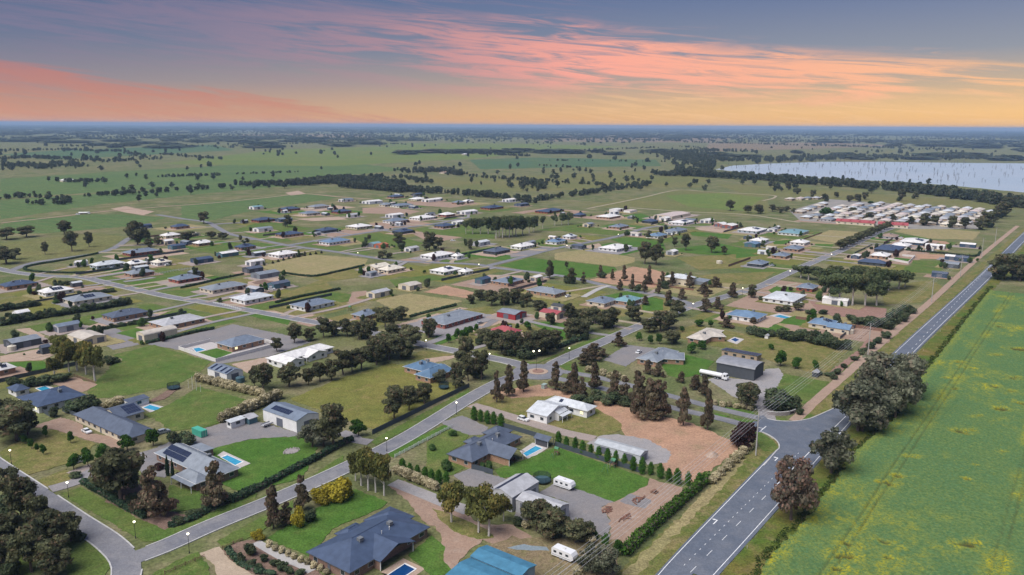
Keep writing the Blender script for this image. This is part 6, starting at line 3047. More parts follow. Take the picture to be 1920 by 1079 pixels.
def building(kindname, blocks, wall, roof, label, cat, group=None, near=0, lit=0, shed=0, opn=0, sol=(), cool=0, posts=0, patio=0, nowin=0, step=4.2):
    org = (blocks[0][0], blocks[0][1]); z0 = gz(*org)
    e = link(kindname, None, None, (org[0], org[1], z0)); tag(e, label, cat, group)
    for i, b in enumerate(blocks):
        oh = .5 if b[6] == 'hip' else (.35 if not shed else .12)
        isopen = bool(opn) or (patio and i == 1)
        block_wall(b, org, 'wall_' + wall, e, isopen); block_roof([*b[:5], b[5] + .004 * i, *b[6:]], org, 'roof_' + roof, e, oh)
        if not nowin and not isopen: openings(b, blocks, org, e, near, lit if i == 0 else 0, shed, step)
    for sp in sol: solar(blocks[sp[0]], org, e, sp)
    for k in range(cool): cooler(blocks[0], org, e, k)
    if posts:
        b = blocks[-1] if len(blocks) > 1 and blocks[-1][6] != 'mono' else blocks[0]
        if len(blocks) > 2 and blocks[-1][6] == 'mono': b = blocks[1]
        x, y, a, L, W, ev, *_ = b; sgn = -1 if (-math.cos(a) * -0 + (math.sin(a) * x - math.cos(a) * y)) * -1 < 0 else 1
        # veranda along the side that faces the street
        c_ = [(s_, (-math.sin(a) * s_ * -x + math.cos(a) * s_ * -y)) for s_ in (-1, 1)]; sgn = max(c_, key=lambda t: t[1])[0]
        n = max(3, int(L / 2.8)); pm_ = shared('post', lambda: mesh('veranda_post', *boxmesh(-.08, .08, -.08, .08, -.2, 2.3), 'postw'))
        for i in range(n):
            X, Y = loc2(x - org[0], y - org[1], a, (i / (n - 1) - .5) * (L + .8), sgn * (W / 2 + 2.0)); link('veranda_post', pm_, e, (X, Y, 0), a)
        v, f = boxmesh(-L / 2 - .5, L / 2 + .5, W / 2 + .4, W / 2 + 2.2, 2.3, 2.4); v = [(*loc2(x - org[0], y - org[1], a, p[0], sgn * p[1]), p[2] + (.25 if p[1] < W / 2 + 1 else 0)) for p in v]
        link('veranda_roof', mesh('veranda_roof', v, f, 'roof_' + roof), e)
    return e
shortof = {}
for name, lab, wall, roof, blocks, o in NAMED:
    if name == 'cabana' or name == 'shed' or name == 'house':
        building(name, blocks, wall, roof, lab, dict(cabana='cabana', shed='shed', house='house')[name], near=o.get('near', 0), lit=o.get('lit', 0), shed=o.get('shed', 0), opn=o.get('open', 0), sol=o.get('solar', ()), cool=o.get('cool', 0), posts=o.get('posts', 0), patio=o.get('patio', 0), nowin=o.get('nowin', 0))
        PLACED.append((blocks[0][0], blocks[0][1], f"{CR[roof]} roofed {name}", lab))
SB = []
rs = random.Random(77); more = []
for typ, wall, roof, b, x_ in list(SIMPLE):
    if typ != 'house' or math.hypot(b[0], b[1]) < 520 or rs.random() > .55: continue
    for tr_ in range(12):
        t = rs.uniform(0, 6.28); R = rs.uniform(.5, .9) * b[3] + 9; X, Y = b[0] + R * math.cos(t), b[1] + R * math.sin(t)
        if gz(X, Y) > 0 and any(inpoly(X, Y, q[5]) for q in RLIST): continue
        if all(math.hypot(X - q[0], Y - q[1]) > (q[3] + q[4]) * .42 + 6 for q in [s_[3] for s_ in SIMPLE] + [m_[3] for m_ in more]): break
    else: continue
    L = rs.uniform(6, 12); more.append(['shed', rs.choice(['white', 'cream', 'grey', 'charcoal', 'navyw', 'paleg', 'teal']), rs.choice(['grey', 'white', 'bluegrey', 'slate', 'pale', 'beige', 'paleg']), [round(X, 1), round(Y, 1), round((AX + rs.choice((0, math.pi / 2))) % math.pi, 3), L, L * rs.uniform(.55, .8), 3.0, 'gable', .8], ''])
SIMPLE += more
for typ, wall, roof, b, x_ in SIMPLE:
    kn = dict(hip='hip', gable='gabled', barrel='barrel', mono='flat')[b[6]]
    nm = 'shed' if typ == 'shed' else 'house'
    size = 'large ' if b[3] * b[4] > 330 else ('small ' if b[3] * b[4] < 90 else '')
    base = f"{size}{CW[wall]} {nm} with {CR[roof]} {kn} roof" if nm == 'house' else f"{size}{CW[wall]} {kn} roofed shed with {CR[roof]} roof"
    if typ == 'shed': base = f"{size}{CW[wall]} shed with {CR[roof]} {kn} roof"
    if x_ == 'solar': base += ' and solar panels'
    SB.append([base, b, typ, wall, roof, x_, f"{CR[roof]} roofed {CW[wall]} {nm}"])
    PLACED.append((b[0], b[1], f"{CR[roof]} roofed {CW[wall]} {nm}", base))
def neighbours(x, y, n=3, own=None):
    q = sorted(PLACED, key=lambda t: (t[0] - x) ** 2 + (t[1] - y) ** 2); out = []
    for t in q:
        if (t[0] - x) ** 2 + (t[1] - y) ** 2 < .5: continue
        if t[2] != own and t[2] not in out: out.append(t[2])
        if len(out) == n: break
    return out
from collections import Counter
cnt = Counter(s[0] for s in SB); c2 = Counter()
def art(s): return ('an ' if s[0] in 'aeiou' else 'a ') + s
cand = []
for s in SB:
    nb_ = neighbours(s[1][0], s[1][1], 3, s[6])
    opts = [s[0]] if cnt[s[0]] == 1 else []
    opts += [f"{s[0]}, beside {art(nb_[0])}", f"{s[0]}, beside {art(nb_[1])}", f"{s[0]}, near {art(nb_[2])}"]
    cand.append(opts)
used = set()
for s, opts in zip(SB, cand):
    lab = next((q for q in opts if q not in used and len(q.split()) <= 16), None)
    if lab is None: lab = ' '.join(opts[-1].split()[:16])
    used.add(lab); s.append(lab)
    base, b, typ, wall, roof, x_, _ = s[:7]; dist = math.hypot(b[0], b[1])
    sol = []
    if x_ == 'solar': sol = [[0, -1, -.2, .2, .25, .8, 4, 2]]
    elif b[6] == 'hip' and random.random() < .18: sol = [[0, -1, -.18, .12, .3, .8, 4, 2]]
    building('shed' if typ == 'shed' else 'house', [b], wall, roof, lab, typ, group=None, near=1 if dist < 560 else 0, shed=2 if typ == 'shed' else 0, sol=sol, cool=1 if (typ == 'house' and dist < 900) else 0, nowin=1 if b[6] == 'mono' else 0)
# motel with long red roof and red gablets
for k, (x0, y0, x1, y1) in enumerate(MOTEL):
    L = math.hypot(x1 - x0, y1 - y0); a = math.atan2(y1 - y0, x1 - x0); b = [(x0 + x1) / 2, (y0 + y1) / 2, a, L, 11, 3.0, 'gable', 2.6]
    e = building('motel', [b], 'cream', 'redroof', 'long cream motel wing under a red roof ' + ('by the grey hip roofed house' if k == 0 else 'closer to the highway'), 'motel', step=6)
    n = int(L / 9)
    for i in range(n):
        X, Y = loc2(0, 0, a, ((i + .5) / n - .5) * L, -3.4); v = [(-1.6, -1.4, 0), (1.6, -1.4, 0), (0, -1.4, 1.8), (-1.6, 2.2, 0), (1.6, 2.2, 0), (0, 2.2, 1.8)]
        link('roof_gablet', shared('gablet', lambda: mesh('roof_gablet', v, [(0, 1, 2), (5, 4, 3), (1, 4, 5, 2), (3, 0, 2, 5), (0, 3, 4, 1)], 'roof_redroof')), e, (X, Y, 3.6), a)
# village of small homes
vr = ['beige', 'cream', 'pale', 'grey', 'paleg', 'pink', 'beige', 'bluegrey']
for (x, y, L, W, c) in VILLAGE:
    b = [x, y, AX, L, W, 2.7, 'hip', 2.0]
    building('village_home', [b], 'cream' if c % 2 else 'tan', vr[c], f"small village home with {CR[vr[c]]} hip roof packed between the motel and lake trees", 'house', group='homes in the packed village', step=6.5)
for k, (x, y) in enumerate(FARHOUSE):
    building('farmhouse', [[x, y, AX, 24, 14, 3.2, 'hip', 2.6]], 'cream', ['white', 'white', 'rust'][k], ['white roofed farmhouse among garden trees in the green fields', 'white farm shed at the end of a long tree belt', 'rusty roofed farmhouse inside the dark paddock trees'][k], 'house', step=6)

# ---------------------------------------------------------------- aprons, drives and planting round the outlying houses
def nearest_road(x, y):
    best = (1e9, None)
    for r, Q, w, k, z, own, m in RLIST:
        if m != 'street': continue
        for q in Q[::2]:
            dd = (q[0] - x) ** 2 + (q[1] - y) ** 2
            if dd < best[0]: best = (dd, q)
    return best
rg = random.Random(21); EXTRA = []
def lot_fence(p, q, h, mat, lab):
    p, q = np.array(p), np.array(q); L = np.linalg.norm(q - p); a = math.atan2(*(q - p)[::-1]); n = int(L / 3); top = []
    for i in range(n):
        x0 = L * i / n; top += [(x0, h + .15), (x0 + .18, h + .15), (x0 + .18, h), (L * (i + 1) / n - .02, h)]
    prof = [(0, -.2)] + top + [(L, h), (L, -.2)]; k = len(prof); v = [(x, -.03, z) for x, z in prof] + [(x, .03, z) for x, z in prof]
    f = [(i, i + 1, k + i + 1, k + i) for i in range(k - 1)]
    for i in range(1, k - 3, 4): f += [(0, i, i + 1, i + 2)[:0] or (i, i + 1, i + 2, i + 3)]
    # two faces as strips of quads from the ground to the capping
    base = len(v)
    for s_ in (-.03, .03):
        o_ = len(v)
        for i in range(n + 1): x0 = L * i / n; v += [(x0, s_, -.2), (x0, s_, h)]
        f += [(o_ + 2 * i, o_ + 2 * i + 2, o_ + 2 * i + 3, o_ + 2 * i + 1) for i in range(n)]
    e = link('lot_fence', mesh('lot_fence', v, f, mat), None, (p[0], p[1], 0), a); tag(e, lab, 'fence')
NF = 0
ZLOT = .012
for s in SB:
    x, y, a, L, W = s[1][:5]; dist = math.hypot(x, y)
    if 400 < dist < 1250 and s[2] == 'house':
        ZLOT += .00015; l0, l1, w0, w1 = [rg.uniform(8, 26) for _ in range(4)]
        P = [loc2(x, y, a, *q) for q in ((-L / 2 - l0, -W / 2 - w0), (L / 2 + l1, -W / 2 - w0), (L / 2 + l1, W / 2 + w1), (-L / 2 - l0, W / 2 + w1))]
        m_ = rg.choice(['lawn', 'lawng', 'drygreen', 'drygreen', 'dry', 'field', 'lawn', 'dirt', 'dry', 'dirtpale']); sheet('lawn' if m_.startswith('lawn') else 'paddock', ragged(P, .6), ZLOT, m_)
    if dist > 380:
        ZL[0] += .0004; k = rg.uniform(1.12, 1.5); off = rg.uniform(-3, 3)
        P = [loc2(x, y, a, sx * (L / 2 + 2.2) * k + off, sy * (W / 2 + 2.0) * k) for sx, sy in ((-1, -1), (1, -1), (1, 1), (-1, 1))]
        sheet('dirt_yard', ragged(P, 1.0), ZL[0], rg.choice(['dirt', 'dirtpale', 'drivegrey', 'drygreen', 'drive', 'dry']))
        dd, q = nearest_road(x, y)
        if 12 ** 2 < dd < 75 ** 2:
            ZL[0] += .0004; m_ = rg.choice(['drive', 'trackpale', 'drivegrey']); mid_ = (np.array([x, y]) + q) / 2 + np.array([rg.uniform(-4, 4), rg.uniform(-4, 4)])
            struct(link('driveway', ribbon('driveway', smoothline([np.array([x, y]), mid_, q], 4), -1.8, 1.8, ZL[0], m_)))
    if 400 < dist < 1000 and s[2] == 'house' and rg.random() < .62:
        sg = rg.choice((-1, 1)); o_ = W / 2 + rg.uniform(9, 14); l0, l1 = -L / 2 - rg.uniform(4, 22), L / 2 + rg.uniform(4, 24)
        pts_ = [loc2(x, y, a, l0 + (l1 - l0) * t, sg * o_) for t in (0, .25, .5, .75, 1)]
        if not any(inpoly(*p_, q[5]) for p_ in pts_ for q in RLIST): lot_fence(pts_[0], pts_[-1], rg.choice((1.2, 1.7)), rg.choice(['fenced', 'fenced', 'wood', 'deadwood']), f"lot fence beside {art(s[7])}") if len(s[7].split()) < 13 else None
    for k in range(rg.choice([2, 3, 3, 4])):
        t = rg.uniform(0, 6.28); q = loc2(x, y, a, (L / 2 + rg.uniform(1.5, 7)) * math.cos(t), (W / 2 + rg.uniform(1.5, 7)) * math.sin(t) if abs(math.sin(t)) > .5 else (W / 2 + 3) * rg.choice((-1, 1)))
        EXTRA.append((q[0], q[1], rg.uniform(1.3, 3.2) if rg.random() < .6 else rg.uniform(4, 8), s[7] if len(s[7].split()) < 11 else s[6]))
# ---------------------------------------------------------------- trees
def crown(name, mat, sub, n, leaf, seed):
    """leaf clumps: sub = list of (cx, cy, cz, rx, ry, rz); leaves lie on and inside each clump, tinted per clump"""
    r = np.random.default_rng(seed); V = []; T = []
    vol = np.array([s[3] * s[4] * s[5] for s in sub]) ** .67; cnts = np.maximum(8, (n * vol / vol.sum()).astype(int))
    for s, k in zip(sub, cnts):
        dirs = r.normal(size=(k, 3)); dirs /= np.linalg.norm(dirs, axis=1)[:, None]
        rad = r.uniform(.35, 1.08, (k, 1)) ** .6
        c = np.array(s[:3]) + dirs * rad * np.array(s[3:])
        ax = dirs + r.normal(0, .55, (k, 3)); ax /= np.linalg.norm(ax, axis=1)[:, None]
        t = np.cross(ax, r.normal(size=(k, 3))); t /= np.linalg.norm(t, axis=1)[:, None]; bt = np.cross(ax, t)
        sz = leaf * r.uniform(.55, 1.45, (k, 1))
        q = np.stack([c - t * sz - bt * sz * .6, c + t * sz * .9 - bt * sz * .75, c + t * sz * .75 + bt * sz * .8, c - t * sz * .7 + bt * sz], axis=1)
        V.append(q.reshape(-1, 3)); ct = r.uniform(.1, .9)
        tt = np.clip(ct + r.normal(0, .22, k), 0, 1); t2 = np.clip(r.uniform(0, 1) * .5 + r.uniform(0, .5, k), 0, 1)
        T.append(np.stack([tt, t2], 1))
    V = np.concatenate(V); T = np.concatenate(T); nf = len(V) // 4
    me = bpy.data.meshes.new(name); me.vertices.add(len(V)); me.vertices.foreach_set('co', V.astype(np.float32).ravel())
    me.loops.add(nf * 4); me.loops.foreach_set('vertex_index', np.arange(nf * 4, dtype=np.int32)); me.polygons.add(nf)
    me.polygons.foreach_set('loop_start', np.arange(0, nf * 4, 4, dtype=np.int32)); me.polygons.foreach_set('loop_total', np.full(nf, 4, np.int32)); me.update()
    a = me.attributes.new('tint', 'FLOAT_COLOR', 'FACE'); a.data.foreach_set('color', np.concatenate([T, np.zeros((nf, 1)), np.ones((nf, 1))], 1).astype(np.float32).ravel())
    me.materials.append(M[mat]); me['own'] = 1; return me
def clumps(kind, r):
    """unit tree: height 1, width 1"""
    S = []
    if kind == 'gum':
        for k in range(26):
            z = r.uniform(.3, .92); w = .42 * math.sin(math.pi * min(1, max(.12, (z - .16) / .86))) ** .7; t = r.uniform(0, 6.28); q = w * r.uniform(.2, .82)
            s = r.uniform(.08, .17); S.append((q * math.cos(t), q * math.sin(t), z, s * 1.1, s * 1.1, s * .7))
        S.append((0, 0, .55, .2, .2, .24))
    elif kind == 'tall':
        for k in range(30):
            z = r.uniform(.12, .95); w = .40 * (1.05 - max(0, z - .25) * 1.25); t = r.uniform(0, 6.28); q = w * r.uniform(.25, .9); s = r.uniform(.07, .15) * (1.15 - z * .5)
            S.append((q * math.cos(t), q * math.sin(t), z, s * 1.2, s * 1.2, s * .62))
        S.append((0, 0, .4, .2, .2, .3))
    elif kind == 'high':
        for k in range(13):
            z = r.uniform(.46, .9); t = r.uniform(0, 6.28); q = r.uniform(.08, .34); s = r.uniform(.13, .22); S.append((q * math.cos(t), q * math.sin(t), z, s, s, s * .7))
        S.append((0, 0, .66, .22, .22, .2))
    elif kind == 'broad':
        for k in range(34):
            z = r.uniform(.26, .9); t = r.uniform(0, 6.28); q = r.uniform(.1, .44) * (1.1 - abs(z - .5)); s = r.uniform(.08, .16); S.append((q * math.cos(t), q * math.sin(t), z, s, s, s * .85))
        S.append((0, 0, .52, .28, .28, .26))
    elif kind == 'pear':
        for k in range(10): z = .14 + .08 * k; w = .27 * math.sin(math.pi * (z * .8 + .15)); t = k * 2.4; S.append((w * .45 * math.cos(t), w * .45 * math.sin(t), z, w * 1.2 + .06, w * 1.2 + .06, .12))
    elif kind == 'round':
        for k in range(12): z = r.uniform(.3, .85); t = r.uniform(0, 6.28); q = r.uniform(.05, .28) * (1.25 - abs(z - .55)); s = r.uniform(.14, .22); S.append((q * math.cos(t), q * math.sin(t), z, s, s, s * .85))
        S.append((0, 0, .56, .3, .3, .3))
    elif kind == 'bush':
        for k in range(9): z = r.uniform(.2, .75); t = r.uniform(0, 6.28); q = r.uniform(.05, .32); s = r.uniform(.16, .27); S.append((q * math.cos(t), q * math.sin(t), z, s, s, s * .95))
        S.append((0, 0, .36, .36, .36, .34))
    elif kind == 'spire':
        for k in range(10): z = .08 + .088 * k; w = .42 * (1 - abs(z - .35) * .9) * (1 if z < .75 else .6); S.append((0, 0, z, w, w, .09))
    elif kind == 'cone':
        for k in range(8): z = .15 + .1 * k; w = .5 * (1 - z) + .08; S.append((0, 0, z, w, w, .08))
    return S
def trunk_mesh(kind, mat, r):
    m = MB(); top = dict(high=.72, gum=.6, tall=.6, broad=.55, pear=.4, round=.5, bush=.25, spire=.2, cone=.4)[kind]; rad = .028 if kind not in ('bush',) else .03
    bend = [(r.uniform(-.02, .02), r.uniform(-.02, .02)) for _ in range(4)]
    pts = [(bend[i][0] * i, bend[i][1] * i, top * i / 3 - (.02 if i == 0 else 0)) for i in range(4)]
    m.tube(pts, [rad * 1.25, rad, rad * .8, rad * .45], 6)
    for k in range(4 if kind in ('gum', 'high', 'broad', 'tall') else 2):
        t = k * 1.7 + r.uniform(0, 1); z0 = top * r.uniform(.35, .7); q = r.uniform(.16, .3)
        m.tube([(pts[1][0], pts[1][1], z0), (q * .5 * math.cos(t), q * .5 * math.sin(t), z0 + .12), (q * math.cos(t), q * math.sin(t), z0 + .27)], [rad * .55, rad * .38, rad * .18], 5)
    return m.mesh('trunk', mat)
SPEC = dict(gum=('gum', 'leaf_gum', 'bark', 3610, 0.026, 5, 'dark olive gum tree', 'tree'), redgum=('tall', 'leaf_redgum', 'bark', 3610, 0.025, 5, 'red tipped upright gum tree', 'tree'),
            whitegum=('high', 'leaf_whitegum', 'barkw', 3230, 0.026, 4, 'white trunked gum tree with olive gold crown', 'tree'), greygum=('broad', 'leaf_greygum', 'bark', 4940, 0.023, 4, 'broad grey green gum tree', 'tree'),
            browngum=('broad', 'leaf_browngum', 'bark', 4560, 0.023, 1, 'brownish broad gum tree', 'tree'), grove=('high', 'leaf_grove', 'barkw', 2850, 0.028, 4, 'slender pale trunked gum tree', 'tree'),
            pear=('pear', 'leaf_pear', 'bark', 2090, 0.029, 3, 'columnar bright green pear tree', 'tree'), round=('round', 'leaf_round', 'bark', 2090, 0.033, 3, 'rounded fresh green tree', 'tree'),
            roundd=('bush', 'leaf_roundd', 'bark', 1710, 0.036, 2, 'rounded dark green garden shrub', 'shrub'), shrub=('bush', 'leaf_shrub', 'bark', 1710, 0.040, 4, 'bushy dark green shrub', 'shrub'),
            yellow=('bush', 'leaf_yellow', 'bark', 2280, 0.033, 2, 'yellow blossoming wattle bush', 'shrub'), cream=('bush', 'leaf_cream', 'bark', 1710, 0.040, 3, 'cream blossoming shrub', 'shrub'),
            cypress=('spire', 'leaf_cypress', 'bark', 1330, 0.036, 1, 'narrow dark pencil cypress', 'tree'), purple=('bush', 'leaf_purple', 'bark', 1710, 0.040, 2, 'dark purple leaved shrub', 'shrub'),
            conifer=('cone', 'leaf_conifer', 'bark', 950, 0.044, 1, 'small young conifer', 'tree'))
VAR = {}
for i, (sp, q) in enumerate(SPEC.items()):
    kind, lm_, bk, n, lf, nv, *_ = q; VAR[sp] = []
    for k in range(nv):
        r = random.Random(100 * i + k)
        VAR[sp].append((crown('crown', lm_, clumps(kind, r), n, lf, 1000 * i + k), trunk_mesh(kind, bk, r)))
NAMET = dict(gum='olive_gum_tree', redgum='red_gum_tree', whitegum='white_gum_tree', greygum='grey_gum_tree', browngum='brown_gum_tree', grove='plantation_gum_tree', pear='pear_tree', round='garden_tree', roundd='shrub', shrub='shrub', yellow='wattle_bush', cream='blossom_shrub', cypress='cypress_tree', purple='shrub', conifer='conifer_tree')
hc = Counter((a, c) for a, c, L in TREES for t in L)
UND = []
for sp, hint, x, y, h, w in [(a, c, *t) for a, c, L in TREES for t in L]:
    cr, tk = random.choice(VAR[sp]); q = SPEC[sp]
    e = link(NAMET[sp], None, None, (x, y, gz(x, y) - .05), random.uniform(0, 6.28)); tag(e, ' '.join(f"{q[6]} {hint}".split()[:16]), q[7], f"{q[6]}s {hint}" if hc[(sp, hint)] > 1 else None)
    ws = w / (.92 if q[0] != 'pear' else .95) * random.uniform(.95, 1.08) * (1.2 if sp in ('gum', 'grove', 'shrub') else 1.05)
    if sp == 'redgum': h *= 1.1
    if sp in ('gum', 'redgum') and hc[(sp, hint)] > 4 and 'alone' not in hint and 'paddock' not in hint and rg.random() < (.75 if sp == 'gum' else .25): UND.append((x + rg.uniform(-3.5, 3.5), y + rg.uniform(-3.5, 3.5), h * rg.uniform(.35, .6), hint, sp))
    if sp == 'cypress': ws = w * 1.1
    link('trunk', tk, e, None, 0, (max(ws, h * .5), max(ws, h * .5), h)); link('crown', cr, e, None, 0, (ws, ws, h))
for x, y, h, hint, sp0 in UND:
    cr, tk = rg.choice(VAR[rg.choice(['shrub', 'gum', 'shrub'] if sp0 == 'gum' else ['redgum', 'shrub'])]); w = h * rg.uniform(1.0, 1.5)
    e = link('understorey_tree', None, None, (x, y, gz(x, y) - .05), rg.uniform(0, 6)); tag(e, ' '.join(f"low bushy tree beneath the taller gums {hint}".split()[:16]), 'tree', f"low trees beneath gums {hint}")
    link('trunk', tk, e, None, 0, (w, w, h)); link('crown', cr, e, None, 0, (w, w, h))
for x, y, h, nbd in EXTRA:
    sp = rg.choice(['shrub', 'shrub', 'roundd', 'round', 'purple']); cr, tk = rg.choice(VAR[sp]); w = h * rg.uniform(.9, 1.5)
    nm_ = ('green_shrub' if 'round' in sp else 'purple_shrub' if sp == 'purple' else 'dark_shrub') if h < 3.5 else 'young_garden_tree'
    if h > 3.5: w = h * rg.uniform(.55, .8)
    lb_ = f"{'low' if h < 3.5 else 'young'} {'bright green' if sp == 'round' else 'purple' if sp == 'purple' else 'dark'} {'shrub' if h < 3.5 else 'tree'} beside {art(nbd)}"
    e = link(nm_, None, None, (x, y, gz(x, y) - .05), rg.uniform(0, 6)); tag(e, lb_, 'shrub' if h < 3.5 else 'tree', 'each ' + lb_)
    link('stem', tk, e, None, 0, (w, w, h)); link('foliage', cr, e, None, 0, (w, w, h))
# far paddock trees and belts: one low-detail template set, merged
def merged_trees(name, pts, mat, nleaf=90, seed=5, leaf=.085):
    r = np.random.default_rng(seed); tmpl = []
    for k in range(8):
        rr_ = random.Random(900 + k + seed); me = crown('t', mat, clumps(['gum', 'broad', 'gum', 'round'][k % 4], rr_), nleaf, leaf, 70 + k + seed)
        v = np.empty(len(me.vertices) * 3, np.float32); me.vertices.foreach_get('co', v); a = np.empty(len(me.polygons) * 4, np.float32); me.attributes['tint'].data.foreach_get('color', a); tmpl.append((v.reshape(-1, 3), a.reshape(-1, 4))); bpy.data.meshes.remove(me)
    V = []; A = []
    for (x, y, h, w) in pts:
        v, a = tmpl[r.integers(8)]; t = r.uniform(0, 6.28); c, s = math.cos(t), math.sin(t)
        q = np.stack([(v[:, 0] * c - v[:, 1] * s) * w + x, (v[:, 0] * s + v[:, 1] * c) * w + y, (v[:, 2] * 1.08 - .1) * h], 1); V.append(q)
        b = a.copy(); b[:, 0] = np.clip(b[:, 0] + r.normal(0, .15), 0, 1); A.append(b)
    V = np.concatenate(V).astype(np.float32); A = np.concatenate(A).astype(np.float32); nf = len(V) // 4
    me = bpy.data.meshes.new(name); me.vertices.add(len(V)); me.vertices.foreach_set('co', V.ravel()); me.loops.add(nf * 4); me.loops.foreach_set('vertex_index', np.arange(nf * 4, dtype=np.int32)); me.polygons.add(nf)
    me.polygons.foreach_set('loop_start', np.arange(0, nf * 4, 4, dtype=np.int32)); me.polygons.foreach_set('loop_total', np.full(nf, 4, np.int32)); me.update()
    at = me.attributes.new('tint', 'FLOAT_COLOR', 'FACE'); at.data.foreach_set('color', A.ravel()); me.materials.append(M[mat]); return link(name, me)
pts = []
inlake = lambda x, y: inpoly(x, y, LAKE)
for h, n, wd, P in BELTS:
    P = [np.array(p, float) for p in P]; seg = [np.linalg.norm(b - a) for a, b in zip(P, P[1:])]; tot = sum(seg)
    for k in range(n):
        s = rng.uniform(0, tot); i = 0
        while s > seg[i] and i < len(seg) - 1: s -= seg[i]; i += 1
        p = P[i] + (P[i + 1] - P[i]) * min(1, s / seg[i]) + rng.normal(0, wd * .45, 2); hh = h * rng.uniform(.7, 1.3)
        if not inlake(*p): pts.append((p[0], p[1], hh, hh * rng.uniform(.75, 1.15)))
belt = merged_trees('woodland_belt', pts, 'leaf_far', 110, 5); belt['kind'] = 'stuff'; belt['label'] = 'dark tree belts lining the lake and the paddocks'; belt['category'] = 'woodland'
# single paddock trees beyond the town: 220 nearest ones are things
single = []
r2 = random.Random(3)
for k in range(7000):
    D = 1250 * (40 ** r2.random()); az = r2.uniform(-.68, .68); x, y = D * math.sin(az), D * math.cos(az)
    if inlake(x, y) or (x > 250 and y < 1350) or (abs(x) < 460 and y < 1330): continue
    dens = math.sin(x * .0019 + 1.3) * math.sin(y * .0013 + .4) + .5 * math.sin(x * .006 + y * .004)
    if D < 6000 and (dens < .3 or r2.random() < .75) and r2.random() < .95: continue
    h = r2.uniform(7, 15); single.append((x, y, h, h * r2.uniform(.8, 1.15)))
single.sort(key=lambda t: t[1])
GF = [(crown('crown', 'leaf_far', clumps(['gum', 'broad', 'gum'][k], random.Random(40 + k)), 260, .06, 400 + k), VAR['gum'][k][1]) for k in range(3)]
for (x, y, h, w) in single[:130]:
    cr, tk = r2.choice(GF); e = link('paddock_tree', None, None, (x, y, 0), r2.uniform(0, 6.28)); tag(e, 'dark gum tree standing in the open fields beyond the town', 'tree', 'scattered paddock trees beyond the town')
    link('trunk', tk, e, None, 0, (w, w, h)); link('crown', cr, e, None, 0, (w, w, h))
pts = []
for (x, y, h, w) in single[130:]:
    k = 1 if y < 5000 else (3 if y < 14000 else 7)
    for q in range(k): pts.append((x + r2.gauss(0, 18 * k), y + r2.gauss(0, 10 * k), h * r2.uniform(.8, 1.2), w * (1 if k == 1 else 1.5)))
for q in range(4200):
    D = 3000 * (14 ** r2.random()); az = r2.uniform(-.68, .68); x, y = D * math.sin(az), D * math.cos(az)
    if r2.random() > (D / 14000) ** 1.3 or (D < 12000 and math.sin(x * .0011 + .7) * math.sin(y * .0009) < .05): continue
    L = r2.uniform(30, 130) * (1 + D / 5000); pts.append((x, y, r2.uniform(10, 16) * (1 + D / 60000), L))
fw = merged_trees('far_woodland', pts, 'leaf_far', 34, 9, .16); fw['kind'] = 'stuff'; fw['label'] = 'scattered far trees merging into a dark line at the horizon'; fw['category'] = 'woodland'
print('far trees', len(pts), 'single', len(single))
# dead trees standing in the lake
def dead(r):
    m = MB(); m.tube([(0, 0, -.5), (r.uniform(-.3, .3), 0, 3), (r.uniform(-.6, .6), r.uniform(-.4, .4), 7)], [.32, .24, .06], 5)
    for k in range(4): t = r.uniform(0, 6.28); z = r.uniform(2, 5); m.tube([(0, 0, z), (math.cos(t) * 1.4, math.sin(t) * 1.4, z + 1.5), (math.cos(t) * 2, math.sin(t) * 2, z + 3)], [.14, .1, .04], 4)
    return m.mesh('dead_tree', 'deadwood')
DM = [dead(random.Random(k)) for k in range(4)]; k = 0; la = np.array(LAKE)
while k < 220:
    x, y = r2.uniform(la[:, 0].min(), 1450), r2.uniform(la[:, 1].min(), la[:, 1].max())
    if not inlake(x, y) or x / y > .68: continue
    e = link('dead_tree', r2.choice(DM), None, (x, y, .3), r2.uniform(0, 6), (1.2, 1.2, r2.uniform(.8, 2.1))); tag(e, 'bare drowned tree trunk standing in the lake', 'dead tree', 'drowned trees standing in the lake'); k += 1
# clipped hedges
for i, (mt, w, h, lab, P) in enumerate(HEDGES):
    Q = smoothline(P, 1.0); org = Q[len(Q) // 2]; N = normals(Q); sub = []
    r = random.Random(i)
    for q in Q: sub.append((q[0] - org[0] + r.uniform(-.2, .2), q[1] - org[1] + r.uniform(-.2, .2), h * .5, w * .55, w * .55, h * .52 * r.uniform(.85, 1.1)))
    e = link('hedge', None, None, (org[0], org[1], gz(*org))); tag(e, lab, 'hedge'); link('foliage', crown('foliage', 'leaf_' + mt, sub, int(70 * len(Q)), .3, 60 + i), e)
    core = ribbon('stems', [q - org for q in Q], -w * .3, w * .3, 0, 'bark', top=h * .7, reg=False); link('stems', core, e)

# ---------------------------------------------------------------- canola crop
E0 = [np.array(p, float) for p in CROPEDGE]
es = [(float((p - o0) @ d), float((p - o0) @ nl)) for p in E0]     # along and across the highway
es.sort(); SS = [e[0] for e in es]; TT = [e[1] for e in es]
def value_noise(x, y, seed):
    r = np.random.default_rng(seed).random((256, 256)); xi, yi = np.floor(x).astype(int), np.floor(y).astype(int); fx, fy = x - xi, y - yi
    fx = fx * fx * (3 - 2 * fx); fy = fy * fy * (3 - 2 * fy); g = lambda a, b: r[a % 256, b % 256]
    return (g(xi, yi) * (1 - fx) + g(xi + 1, yi) * fx) * (1 - fy) + (g(xi, yi + 1) * (1 - fx) + g(xi + 1, yi + 1) * fx) * fy
ns, ntt = 760, 330
sv = np.concatenate([np.linspace(-25, 160, 380), np.linspace(160.8, 455, 380)]); tv = np.linspace(0, 1, ntt) ** 1.5 * 230
SG, TG = np.meshgrid(sv, tv, indexing='ij')
